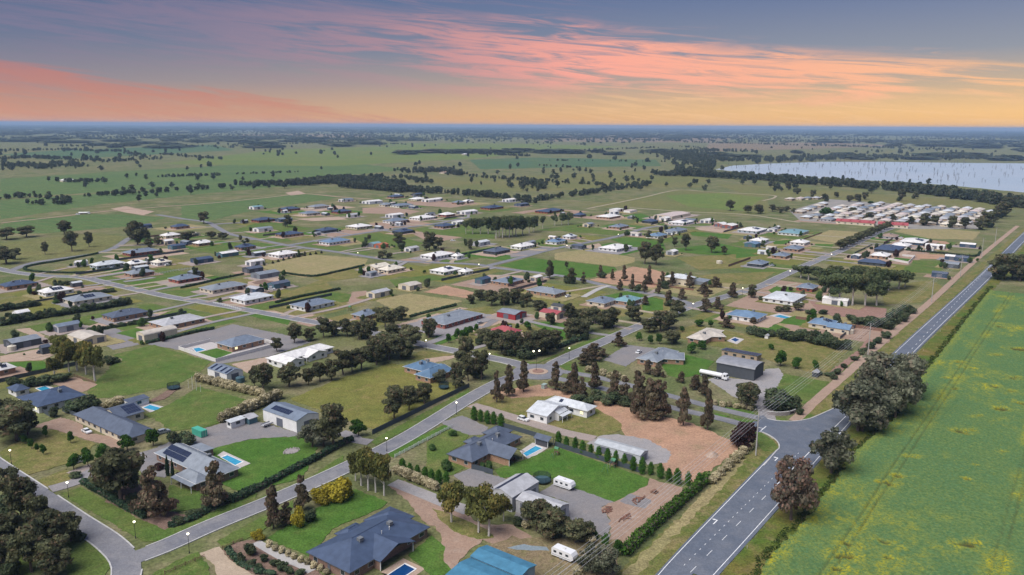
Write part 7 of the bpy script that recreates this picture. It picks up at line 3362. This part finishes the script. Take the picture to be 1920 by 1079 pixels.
edge = np.interp(SG, SS, TT); edge = edge + (value_noise(SG * .5, SG * 0, 3) - .5) * 1.1
T2 = edge - TG
h = .78 + .28 * value_noise(SG * .12, T2 * .12, 4) + .22 * value_noise(SG * .7, T2 * .7, 5) + rng.uniform(-.13, .13, SG.shape)
XX = o0[0] + d[0] * SG + nl[0] * T2 + rng.uniform(-.12, .12, SG.shape); YY = o0[1] + d[1] * SG + nl[1] * T2 + rng.uniform(-.12, .12, SG.shape)
hole = np.zeros_like(h); yel = np.zeros_like(h)
for (lx, ly, s) in LODGE:
    ds, dt = (lx - o0[0]) * d[0] + (ly - o0[1]) * d[1], (lx - o0[0]) * nl[0] + (ly - o0[1]) * nl[1]
    wob = 2.0 * (value_noise(SG * .35, T2 * .45, 6) - .5) + 1.0 * (value_noise(SG * 1.1, T2 * 1.1, 7) - .5); q = np.sqrt(((XX - lx) / (s * .62)) ** 2 + ((YY - ly) / (s * .42)) ** 2) + wob
    hole = np.maximum(hole, np.clip(1.3 - q * 1.4, 0, 1)); yel = np.maximum(yel, np.clip(1.15 - q * .5, 0, 1))
# tractor tramlines run along the crop
a0 = math.radians(2.5)
for off in (21.4, 23.6, 55, 57.1, 88.8, 91, 122.5, 124.7):
    tl = np.abs(T2 + off + .5 * (value_noise(SG * .03, SG * 0 + off, 8) - .5) - SG * .0); hole = np.maximum(hole, np.clip(1 - tl / .42, 0, 1) * (.3 + .5 * value_noise(SG * .25, SG * 0 + off, 9)))
    yel = np.maximum(yel, np.clip(1 - tl / 3.5, 0, 1) * np.clip(value_noise(SG * .06, SG * 0 + off, 12) * 2.2 - .9, 0, 1))
h = h * (1 - hole * .85)
h[:, 0] = -.05; h[-1, :] = -.05
V = np.stack([XX, YY, h], -1).reshape(-1, 3); idx = np.arange(ns * ntt).reshape(ns, ntt)
F4 = np.stack([idx[:-1, :-1], idx[1:, :-1], idx[1:, 1:], idx[:-1, 1:]], -1).reshape(-1, 4)[:, ::-1]
me = bpy.data.meshes.new('canola_crop'); me.vertices.add(len(V)); me.vertices.foreach_set('co', V.astype(np.float32).ravel()); nf = len(F4); me.loops.add(nf * 4); me.loops.foreach_set('vertex_index', F4.astype(np.int32).ravel()); me.polygons.add(nf)
me.polygons.foreach_set('loop_start', np.arange(0, nf * 4, 4, dtype=np.int32)); me.polygons.foreach_set('loop_total', np.full(nf, 4, np.int32)); me.update()
bl_ = value_noise(SG * .03, T2 * .06, 14) * .45 + value_noise(SG * .1, T2 * .2, 15) * .35 + value_noise(SG * .3, T2 * .5, 18) * .2
yv = np.clip(yel * (.35 + .9 * value_noise(SG * .35, T2 * .5, 16)) + np.clip((bl_ - .5) * 2.2, 0, .75) * np.clip(value_noise(SG * .45, T2 * .7, 17) * 1.8 - .45 + .3 * np.clip(1 - TG / 60, 0, 1), 0, 1) + np.clip(1 - np.abs(TG - 1) / 3, 0, 1) * .35, 0, 1)
at = me.attributes.new('bloom', 'FLOAT_COLOR', 'POINT'); at.data.foreach_set('color', np.stack([yv, hole, yv * 0, yv * 0 + 1], -1).astype(np.float32).ravel())
m, nt, o = newmat('canola'); p = wpos(nt); A = nt.nodes.new('ShaderNodeAttribute'); A.attribute_name = 'bloom'; sp_ = nt.nodes.new('ShaderNodeSeparateColor'); nt.links.new(A.outputs['Color'], sp_.inputs[0])
f1 = nnoise(nt, 1.1, 5, p, .7); f2 = nnoise(nt, .06, 4, p)
col = nmix(nt, nmap(nt, f2, .35, .65), (.088, .175, .075), (.12, .19, .066)); col = nmix(nt, nmap(nt, f1, .4, .62), col, (.06, .125, .045)); col = nmix(nt, nmap(nt, nnoise(nt, 1.3, 7, p, .85), .5, .64, 0, .52), col, (.26, .26, .04))
yf = nmul(nt, sp_.outputs[0], nmap(nt, nnoise(nt, 1.5, 5, p, .75), .44, .57, .05, 1.2)); col = nmix(nt, nmul(nt, yf, .85), col, (.38, .34, .02)); col = nmix(nt, nmul(nt, sp_.outputs[1], .85), col, (.05, .048, .02))
principled(nt, o, col, .95, .05, bump=f1, bstr=.6, bdist=.3); me.materials.append(M['canola'])
cc = link('canola_crop', me); cc['kind'] = 'stuff'; cc['label'] = 'flowering canola crop with tramlines and flattened patches'; cc['category'] = 'crop'

# rank grass between the verge and the crop
sub = []; rk = random.Random(8)
for k in range(520):
    s_ = -20 + k * .95; q = hp(s_, float(np.interp(s_, SS, TT)) + .7 + rk.uniform(-.6, 2.0)); sub.append((q[0], q[1], .18, rk.uniform(.6, 1.5), rk.uniform(.6, 1.5), rk.uniform(.2, .55)))
rgx = link('rank_grass', crown('rank_grass', 'leaf_rank', sub, 19000, .2, 77)); rgx['kind'] = 'stuff'; rgx['label'] = 'dark rank grass strip along the edge of the canola crop'; rgx['category'] = 'grass'
# ---------------------------------------------------------------- fences
for k, hgt, lab, P in FENCES:
    P = [np.array(p, float) for p in P]; org = P[0]; z = gz(*org); e = link('yard_wall' if k == 'wall' else 'fence', None, None, (org[0], org[1], z)); tag(e, lab, 'wall' if k == 'wall' else 'fence')
    for a, b in zip(P, P[1:]):
        L = np.linalg.norm(b - a); ang = math.atan2(*(b - a)[::-1]); t = (b - a) / L; n = max(1, round(L / (2.4 if k != 'wall' else 6)))
        st = L / n
        for i in range(n):
            c = a - org + t * (i + .5) * st
            if k in ('panel', 'wall'):
                link('panel', shared(('pan', k, hgt), lambda: mesh('panel', *boxmesh(-.5, .5, -.03 if k == 'panel' else -.1, .03 if k == 'panel' else .1, -.2, hgt), 'fenced' if k == 'panel' else 'walls')), e, (c[0], c[1], 0), ang, (st - (.05 if k == 'panel' else -.02), 1, 1))
            else:
                mt = 'postw' if k == 'rail' else 'wood'
                for zz in (.35, .75, 1.1)[:3 if hgt > 1.2 else 2]: link('rail', shared(('rail', mt), lambda: mesh('rail', *boxmesh(-.5, .5, -.035, .035, -.07, .07), mt)), e, (c[0], c[1], zz), ang, (st, 1, 1))
            q = a - org + t * i * st
            mt = dict(panel='fenced', wall='walls', rail='postw', wood='wood')[k]
            link('post', shared(('post', k, hgt), lambda: mesh('post', *boxmesh(-.07, .07, -.07, .07, -.2, hgt + .06), mt) if k != 'wall' else mesh('post', *boxmesh(-.2, .2, -.2, .2, -.2, hgt + .1), mt)), e, (q[0], q[1], 0), ang)
# ---------------------------------------------------------------- lamps, poles, wires
def lamp(x, y, h, label, two=False, group=None):
    e = link('street_lamp', None, None, (x, y, gz(x, y))); tag(e, label, 'street lamp', group)
    link('post', MB().lathe([(.16, -.2), (.14, .6), (.075, .7), (.055, h - .35), (.1, h - .3)], 8).mesh('post', 'black'), e)
    gm = shared('globe', lambda: MB().lathe([(.08, -.3), (.26, -.16), (.33, 0), (.26, .16), (.08, .28)], 10).mesh('globe', 'lamp_glow', True))
    if two:
        link('arm', MB().tube([(-1.3, -.4, h - .3), (0, 0, h - .45), (1.3, .4, h - .3)], [.05, .06, .05], 5).mesh('arm', 'black'), e)
        for s in (-1, 1): link('globe', gm, e, (1.3 * s, .4 * s, h), 0, (1.3, 1.3, 1.3))
    else: link('globe', gm, e, (0, 0, h)); link('finial', shared('finial', lambda: MB().lathe([(.12, .26), (.16, .3), (.03, .42)], 8).mesh('finial', 'black')), e, (0, 0, h))
lu = set()
for x, y, h in LAMPS:
    nb_ = neighbours(x, y, 3); lab = next((f"black post street lamp with lit globe near {art(q)}" for q in nb_ if q not in lu), 'black post street lamp with lit globe by the kerb'); lu.update([lab.split(' near ')[-1][2:].strip()]); lamp(x, y, h, lab)
lamp(*RLAMP[:2], RLAMP[2], 'tall twin globe lamp on the roundabout island', True)
PP = [np.array(p, float) for p in POLES]; PP = [PP[0] - d * 150] + PP
PH = 16.5
nearp = ['where the wires leave town', 'at the junction corner lawn', 'beside the cream and blue houses', 'beside the plantation of gums', 'beside the charcoal barrel shed', 'beside the orange earth lot', 'beside the tan paddock by the village']
for i, p in enumerate(PP):
    e = link('power_pole', None, None, (p[0], p[1], gz(*p)), AX); tag(e, 'tall pale concrete power pole ' + nearp[i], 'power pole')
    link('pole', MB().lathe([(.27, -.3), (.22, 6), (.15, PH)], 9).mesh('pole', 'concretep'), e)
    for k, zz in enumerate((PH - .4, PH - 3.0)):
        link('crossarm', mesh('crossarm', *boxmesh(-.07, .07, -1.3, 1.3, zz, zz + .14), 'deadwood'), e)
        for yy in (-1.2, 0, 1.2): link('insulator', shared('insul', lambda: MB().lathe([(.05, 0), (.09, .08), (.05, .2), (.07, .26)], 6).mesh('insulator', 'trim')), e, (0, yy, zz + .14))
for i, (a, b) in enumerate(zip(PP, PP[1:])):
    if i > 3: break
    for k, zz in enumerate((PH - .1, PH - 2.7)):
        for yy in (-1.2, 0, 1.2):
            A_, B_ = a + nl * yy, b + nl * yy; pts_ = [(*(A_ + (B_ - A_) * t), zz - 2.2 * 4 * t * (1 - t) * (.5 if k else .6)) for t in np.linspace(0, 1, 14)]
            w_ = link('power_line', MB().tube(pts_, [.03] * 14, 3).mesh('power_line', 'wire')); tag(w_, f"sagging power wire of the {'upper' if k == 0 else 'lower'} set, from the pole {nearp[i]}", 'wire', f'power wires of span {i}')
# guide posts along the highway shoulders
gp = shared('guide', lambda: MB().box(-.05, .05, -.02, .02, -.2, 1.0).mesh('post', 'paint')); rf = shared('reflector', lambda: mesh('reflector', *boxmesh(-.04, .04, -.03, .03, .78, .9), 'roof_redroof'))
for k in range(9):
    for side, t_ in (('crop', -2.0), ('town', 8.9)):
        if side == 'town' and k * 48 < 190: continue
        q = hp(20 + k * 48, t_); e = link('guide_post', None, None, (q[0], q[1], gz(*q)), AX); tag(e, f"slim white guide post with reflector on the {side} side of the highway", 'guide post', f'guide posts on the {side} side of the highway'); link('post', gp, e); link('reflector', rf, e)
# ---------------------------------------------------------------- vehicles
ry = random.Random(5)
for s in SB:
    x, y, a, L, W = s[1][:5]
    if s[2] != 'house' or math.hypot(x, y) > 900 or ry.random() > .42 or len(s[7].split()) > 11: continue
    c = ry.choice(['white', 'white', 'grey', 'dark']); sd = -1 if (-math.sin(a) * x + math.cos(a) * y) > 0 else 1
    X, Y = loc2(x, y, a, ry.uniform(-.4, .4) * L, sd * (W / 2 + 3.2)); VEHICLES.append([ry.choice(['car', 'suv']), f"{c} car parked at the {s[7]}", X, Y, a + ry.choice((0, math.pi / 2)), c])
def profile_body(prof, w, mat, name, inset=0.):
    n = len(prof); v = [(x, -w, z) for x, z in prof] + [(x, w, z) for x, z in prof]
    return mesh(name, v, [tuple(range(n))[::-1], tuple(range(n, 2 * n))] + [(i, (i + 1) % n, n + (i + 1) % n, n + i)[::-1] for i in range(n)][::1], mat)
def wheel(): return MB().lathe([(.12, -.11), (.33, -.11), (.34, 0), (.33, .11), (.12, .11)], 12).mesh('wheel', 'tyre')
def wheels(e, xs, w, r=.33):
    wm_ = shared('wheel', wheel); hb = shared('hub', lambda: MB().lathe([(.2, -.125), (.2, .125)], 10).mesh('hub', 'car_grey'))
    for x in xs:
        for s in (-1, 1):
            o = link('wheel', wm_, e, (x, s * w, r)); o.rotation_euler = (math.pi / 2, 0, 0); o.scale = (r / .33,) * 3; link('hub', hb, o)
def taper_house(x0, x1, x2, x3, z0, z1, w0, w1, name, mat, e):
    v = [(x0, -w0, z0), (x3, -w0, z0), (x3, w0, z0), (x0, w0, z0), (x1, -w1, z1), (x2, -w1, z1), (x2, w1, z1), (x1, w1, z1)]
    return link(name, mesh(name, v, boxmesh(0, 1, 0, 1, 0, 1)[1], mat), e)
for kind, lab, x, y, ang, c in VEHICLES:
    e = link(dict(car='parked_car', suv='parked_wagon', truck='truck', caravan='caravan', van='van', container='shipping_container')[kind], None, None, (x, y, gz(x, y)), ang)
    tag(e, lab, dict(car='car', suv='car', truck='truck', caravan='caravan', van='van', container='container')[kind]); cm = 'car_' + c
    if kind in ('car', 'suv', 'van'):
        up = dict(car=0, suv=.22, van=.55)[kind]
        link('body', profile_body([(-2.3, .3), (2.25, .28), (2.32, .6), (2.15, .82 + up * .4), (1.1, .95 + up * .4), (-1.9, .98 + up * .5), (-2.3, .9 + up * .4)], .9, cm, 'body'), e)
        taper_house(-2.0 if kind != 'car' else -1.7, -1.65 if kind != 'car' else -1.0, .35, 1.15, .93 + up * .4, 1.42 + up, .86, .66, 'glasshouse', 'glass', e)
        taper_house(-1.65 if kind != 'car' else -1.05, -1.6 if kind != 'car' else -.95, .3, .42, 1.40 + up, 1.50 + up, .7, .62, 'roof_panel', cm, e)
        for s in (-1, 1): link('headlight', mesh('headlight', *boxmesh(2.2, 2.34, s * .65 - .2, s * .65 + .2, .6, .74), 'trim'), e); link('door_pillar', mesh('door_pillar', *boxmesh(-.45, -.33, s * .78 - .06, s * .78 + .06, .9 + up * .4, 1.42 + up), cm), e)
        wheels(e, (-1.4, 1.4), .82)
    elif kind == 'truck':
        link('chassis', mesh('chassis', *boxmesh(-7.5, 5.3, -.5, .5, .7, 1.0), 'black'), e)
        link('tank', MB().add([(x_, yy * .9, 1.9 + zz) for x_ in (-7.4, -7.1, 2.6, 2.9) for yy, zz in [(math.cos(t) * 1.3 * (1 if abs(x_) not in (7.4, 2.9) else .92), math.sin(t) * 1.0 * (1 if abs(x_) not in (7.4, 2.9) else .9)) for t in np.linspace(0, 2 * math.pi, 15)[:-1]]], [(14 * i + k, 14 * i + (k + 1) % 14, 14 * i + 14 + (k + 1) % 14, 14 * i + 14 + k) for i in range(3) for k in range(14)] + [tuple(range(14))[::-1], tuple(range(42, 56))]).mesh('tank', cm), e)
        link('cab', profile_body([(3.2, .8), (5.6, .7), (5.65, 1.6), (5.35, 1.75), (5.1, 2.75), (4.7, 2.95), (3.2, 2.95)], 1.2, cm, 'cab'), e); link('windscreen', mesh('windscreen', [(5.37, -1.05, 1.8), (5.37, 1.05, 1.8), (5.14, 1.05, 2.65), (5.14, -1.05, 2.65)], [(0, 1, 2, 3)], 'glass'), e)
        for s in (-1, 1): link('side_window', mesh('side_window', *boxmesh(4.1, 4.95, s * 1.2 - .02, s * 1.2 + .02, 1.8, 2.6), 'glass'), e)
        wheels(e, (-6.4, -5.2, -4.0, .2, 1.4, 4.6), 1.0, .5)
    elif kind == 'caravan':
        link('body', profile_body([(-3.3, .5), (2.6, .5), (3.4, 1.1), (3.3, 1.9), (2.7, 2.65), (-2.9, 2.75), (-3.3, 2.4)], 1.2, cm, 'body'), e)
        for s in (-1, 1):
            for wx in (-2.2, -.4, 1.5): link('window', mesh('window', *boxmesh(wx - .45, wx + .45, s * 1.2 - .025, s * 1.2 + .025, 1.45, 2.05), 'glass'), e)
            link('stripe', mesh('stripe', *boxmesh(-3.2, 2.6, s * 1.2 - .015, s * 1.2 + .015, .8, .95), 'car_grey'), e)
        link('roof_hatch', mesh('roof_hatch', *boxmesh(-.5, .3, -.4, .4, 2.66, 2.85), 'trim'), e); link('drawbar', mesh('drawbar', *boxmesh(2.6, 4.4, -.08, .08, .42, .52), 'black'), e); wheels(e, (-.6, .3), 1.0, .36)
    else:
        link('body', mesh('body', *boxmesh(-3, 3, -1.2, 1.2, .1, 2.5), cm), e)
        for k in range(15):
            for s in (-1, 1): link('rib', shared('crib', lambda: mesh('rib', *boxmesh(-.1, .1, -.03, .03, .25, 2.35), cm)), e, (-2.8 + .4 * k, s * 1.22, 0))
        link('door', mesh('door', *boxmesh(3.0, 3.06, -1.1, -.03, .2, 2.4), cm), e); link('door', mesh('door', *boxmesh(3.0, 3.06, .03, 1.1, .2, 2.4), cm), e)
        for yy in (-.5, .5): link('lock_rod', MB().tube([(3.09, yy, .2), (3.09, yy, 2.4)], [.03, .03], 5).mesh('lock_rod', 'trim'), e)
# ---------------------------------------------------------------- small yard things
for kind, lab, x, y, s, a in SMALL:
    z = gz(x, y); nm = dict(goalpost='goal_posts', wallsign='entrance_wall', logs='log_heap', firepit='fire_pit', tank='water_tank', mound='earth_mound', kiosk='power_kiosk', stack='trailer', shelter='garden_hutch', tableset='picnic_table').get(kind, kind)
    e = link(nm, None, None, (x, y, z), AX + a); tag(e, lab, nm.replace('_', ' '))
    if kind == 'trampoline':
        link('mat', MB().lathe([(s * .85, .78), (s * .85, .82)], 20).mesh('mat', 'black'), e); link('pad', MB().lathe([(s * .85, .76), (s, .76), (s, .86), (s * .85, .86)], 20).mesh('pad', 'tankm'), e)
        for k in range(6): t = k * math.pi / 3; link('pole', MB().tube([(s * math.cos(t), s * math.sin(t), 0), (s * math.cos(t), s * math.sin(t), 2.6)], [.04, .04], 5).mesh('pole', 'black'), e)
        n = 24; v = [(s * math.cos(2 * math.pi * k / n), s * math.sin(2 * math.pi * k / n), zz) for zz in (.86, 2.5) for k in range(n)]
        m_ = shared('net', lambda: None)
        if 'netmat' not in MATS:
            mm, nt, o = newmat('netmat'); dd = nt.nodes.new('ShaderNodeBsdfDiffuse'); dd.inputs[0].default_value = (.02, .04, .05, 1); tt = nt.nodes.new('ShaderNodeBsdfTransparent'); ms = nt.nodes.new('ShaderNodeMixShader'); ms.inputs[0].default_value = .45; nt.links.new(dd.outputs[0], ms.inputs[1]); nt.links.new(tt.outputs[0], ms.inputs[2]); nt.links.new(ms.outputs[0], o.inputs[0])
        link('net', mesh('net', v, [(k, (k + 1) % n, n + (k + 1) % n, n + k) for k in range(n)], 'netmat'), e)
    elif kind == 'goalpost':
        for k, hh in enumerate((3.2, 5.5, 5.5, 3.2)): link('post', MB().tube([(0, -4.5 + 3 * k, -.2), (0, -4.5 + 3 * k, hh)], [.07, .06], 6).mesh('post', 'postw'), e)
    elif kind == 'playset':
        for k in (-1, 1):
            for q in (-1, 1): link('leg', MB().tube([(k * 1.8 * s, q * .9 * s, 0), (k * 1.5 * s, 0, 2.4 * s)], [.06, .06], 5).mesh('leg', 'green'), e)
        link('beam', MB().tube([(-1.6 * s, 0, 2.4 * s), (1.6 * s, 0, 2.4 * s)], [.06, .06], 5).mesh('beam', 'wood'), e)
        for q in (-.7, .6): link('swing_seat', mesh('swing_seat', *boxmesh(q * s - .25, q * s + .25, -.12, .12, .5, .55), 'tyre'), e); link('rope', MB().tube([(q * s, 0, .5), (q * s, 0, 2.4 * s)], [.02, .02], 4).mesh('rope', 'trim'), e)
        link('tower', MB().box(1.8 * s, 3.2 * s, -.7, .7, 1.1, 1.2).box(1.8 * s, 1.9 * s, -.7, -.6, 0, 2.4).box(3.1 * s, 3.2 * s, -.7, -.6, 0, 2.4).box(1.8 * s, 1.9 * s, .6, .7, 0, 2.4).box(3.1 * s, 3.2 * s, .6, .7, 0, 2.4).mesh('tower', 'wood'), e)
        link('canopy', mesh('canopy', [(1.7 * s, -.8, 2.4), (3.3 * s, -.8, 2.4), (3.3 * s, .8, 2.4), (1.7 * s, .8, 2.4), (2.5 * s, -.8, 3.1), (2.5 * s, .8, 3.1)], [(0, 1, 4), (2, 3, 5), (1, 2, 5, 4), (3, 0, 4, 5), (3, 2, 1, 0)], 'green'), e)
        link('slide', mesh('slide', [(3.2 * s, -.3, 1.15), (3.2 * s, .3, 1.15), (5.0 * s, .3, .1), (5.0 * s, -.3, .1), (3.2 * s, -.3, 1.05), (3.2 * s, .3, 1.05), (5 * s, .3, 0), (5 * s, -.3, 0)], boxmesh(0, 1, 0, 1, 0, 1)[1], 'orangep'), e)
    elif kind in ('firepit', 'logs'):
        r = random.Random(int(x))
        for k in range(16 if kind == 'firepit' else 14):
            if kind == 'firepit':
                t = k * 2 * math.pi / 16; rr_ = s * r.uniform(.85, 1.05); q = r.uniform(.3, .5); o = link('stone', shared('stone', lambda: MB().lathe([(.5, -.3), (1, 0), (.85, .6), (.4, .85)], 7).mesh('stone', 'stone')), e, (rr_ * math.cos(t), rr_ * math.sin(t) * .7, .05), t, (q, q * .8, q * .8))
            else:
                o = link('log', shared('log', lambda: MB().tube([(-.9, 0, 0), (.9, 0, .05)], [.16, .13], 6).mesh('log', 'rustm')), e, (r.gauss(0, s * .45), r.gauss(0, s * .25), .15 + .2 * r.random()), r.uniform(0, 3.1), (r.uniform(.6, 1.3),) * 3)
        if kind == 'firepit': link('ash_bed', MB().lathe([(s * .8, .0), (s * .75, .08)], 14).mesh('ash_bed', 'stone'), e)
    elif kind == 'tank':
        mt = 'tankm' if 'green' in lab else 'tankc'; link('body', MB().lathe([(s, -.1), (s, 2.1), (s * .97, 2.2)], 18).mesh('body', mt), e); link('lid', MB().lathe([(s * .97, 2.2), (s * .3, 2.55), (s * .28, 2.65), (.05, 2.68)], 18).mesh('lid', mt), e)
    elif kind == 'mound':
        r = random.Random(4); v = [(0, 0, 1.5)]; n = 18
        for q in (.35, .7, 1):
            for k in range(n): t = 2 * math.pi * k / n; rr_ = s * .6 * q * r.uniform(.88, 1.12); v.append((rr_ * math.cos(t), rr_ * math.sin(t) * .7, 1.5 * (1 - q) * r.uniform(.85, 1.1) - (.1 if q == 1 else 0)))
        link('earth', mesh('earth', v, [(0, 1 + k, 1 + (k + 1) % n) for k in range(n)] + [(1 + n * i + k, 1 + n * (i + 1) + k, 1 + n * (i + 1) + (k + 1) % n, 1 + n * i + (k + 1) % n) for i in range(2) for k in range(n)], 'dirtpale', True), e)
    elif kind == 'kiosk':
        link('cabinet', mesh('cabinet', *boxmesh(-1.1, 1.1, -.8, .8, 0, 1.7), 'kiosk'), e); link('lid', mesh('lid', *boxmesh(-1.2, 1.2, -.9, .9, 1.7, 1.85), 'kiosk'), e); link('door', mesh('door', *boxmesh(-.9, .9, -.84, -.8, .15, 1.6), 'trim'), e)
    elif kind == 'wallsign':
        Q = smoothline(WALLPTS, 1.6); e.rotation_euler = (0, 0, 0)
        for a_, b_ in zip(Q, Q[1:]):
            c = (a_ + b_) / 2; link('stone_panel', shared('spanel', lambda: mesh('stone_panel', *boxmesh(-.9, .9, -.2, .2, -.2, 1.5), 'stone')), e, (c[0] - x, c[1] - y, 0), math.atan2(*(b_ - a_)[::-1]), (np.linalg.norm(b_ - a_) / 1.8, 1, 1))
            link('capping', shared('scap', lambda: mesh('capping', *boxmesh(-.92, .92, -.27, .27, 1.5, 1.62), 'kerbm')), e, (c[0] - x, c[1] - y, 0), math.atan2(*(b_ - a_)[::-1]), (np.linalg.norm(b_ - a_) / 1.8, 1, 1))
        c = Q[len(Q) * 2 // 3]; link('dark_plaque', mesh('dark_plaque', *boxmesh(-1.2, 1.2, -.26, -.21, .5, 1.1), 'black'), e, (c[0] - x, c[1] - y, 0), math.atan2(*(Q[len(Q) * 2 // 3 + 1] - Q[len(Q) * 2 // 3 - 1])[::-1]))
    elif kind == 'stack':
        link('tray', MB().box(-2, 2, -1, 1, .7, .85).box(-2, 2, -1.05, -.98, .85, 1.3).box(-2, 2, .98, 1.05, .85, 1.3).mesh('tray', 'roof_paleg'), e); link('drawbar', mesh('drawbar', *boxmesh(2, 3.6, -.08, .08, .6, .7), 'black'), e); wheels(e, (-.4, .5), .95, .36)
    elif kind == 'shelter':
        link('wall', mesh('wall', *boxmesh(-.7 * s, .7 * s, -.6 * s, .6 * s, -.1, 1.1 * s), 'wall_white' if 'white' in lab else 'wall_charcoal'), e)
        link('roof', mesh('roof', [(-.85 * s, -.75 * s, 1.05 * s), (.85 * s, -.75 * s, 1.05 * s), (.85 * s, .75 * s, 1.05 * s), (-.85 * s, .75 * s, 1.05 * s), (-.85 * s, 0, 1.6 * s), (.85 * s, 0, 1.6 * s)], [(0, 1, 5, 4), (2, 3, 4, 5), (1, 2, 5), (3, 0, 4), (3, 2, 1, 0)], 'roof_paleg'), e); link('door', mesh('door', *boxmesh(-.3 * s, .3 * s, -.63 * s, -.6 * s, 0, .9 * s), 'door'), e)
    elif kind == 'tableset':
        link('table_top', mesh('table_top', *boxmesh(-1, 1, -.45, .45, .72, .78), 'wood'), e)
        for sy in (-1, 1): link('bench', mesh('bench', *boxmesh(-1, 1, sy * .8 - .15, sy * .8 + .15, .42, .48), 'wood'), e)
        for sx in (-.8, .8): link('leg', mesh('leg', *boxmesh(sx - .05, sx + .05, -.9, .9, 0, .42), 'wood'), e); link('leg', mesh('leg', *boxmesh(sx - .05, sx + .05, -.3, .3, .42, .72), 'wood'), e)
# ---------------------------------------------------------------- air: thin haze over the whole plain
v, f = boxmesh(-47000, 47000, -400, 47000, -1.5, 135)
hz = link('haze', mesh('haze', v, f)); hz['kind'] = 'stuff'
m, nt, o = newmat('haze'); pv = nt.nodes.new('ShaderNodeVolumePrincipled'); pv.inputs['Color'].default_value = (.40, .58, .88, 1); pv.inputs['Density'].default_value = HAZE
nt.links.new(pv.outputs[0], o.inputs[1]); hz.data.materials.append(m)
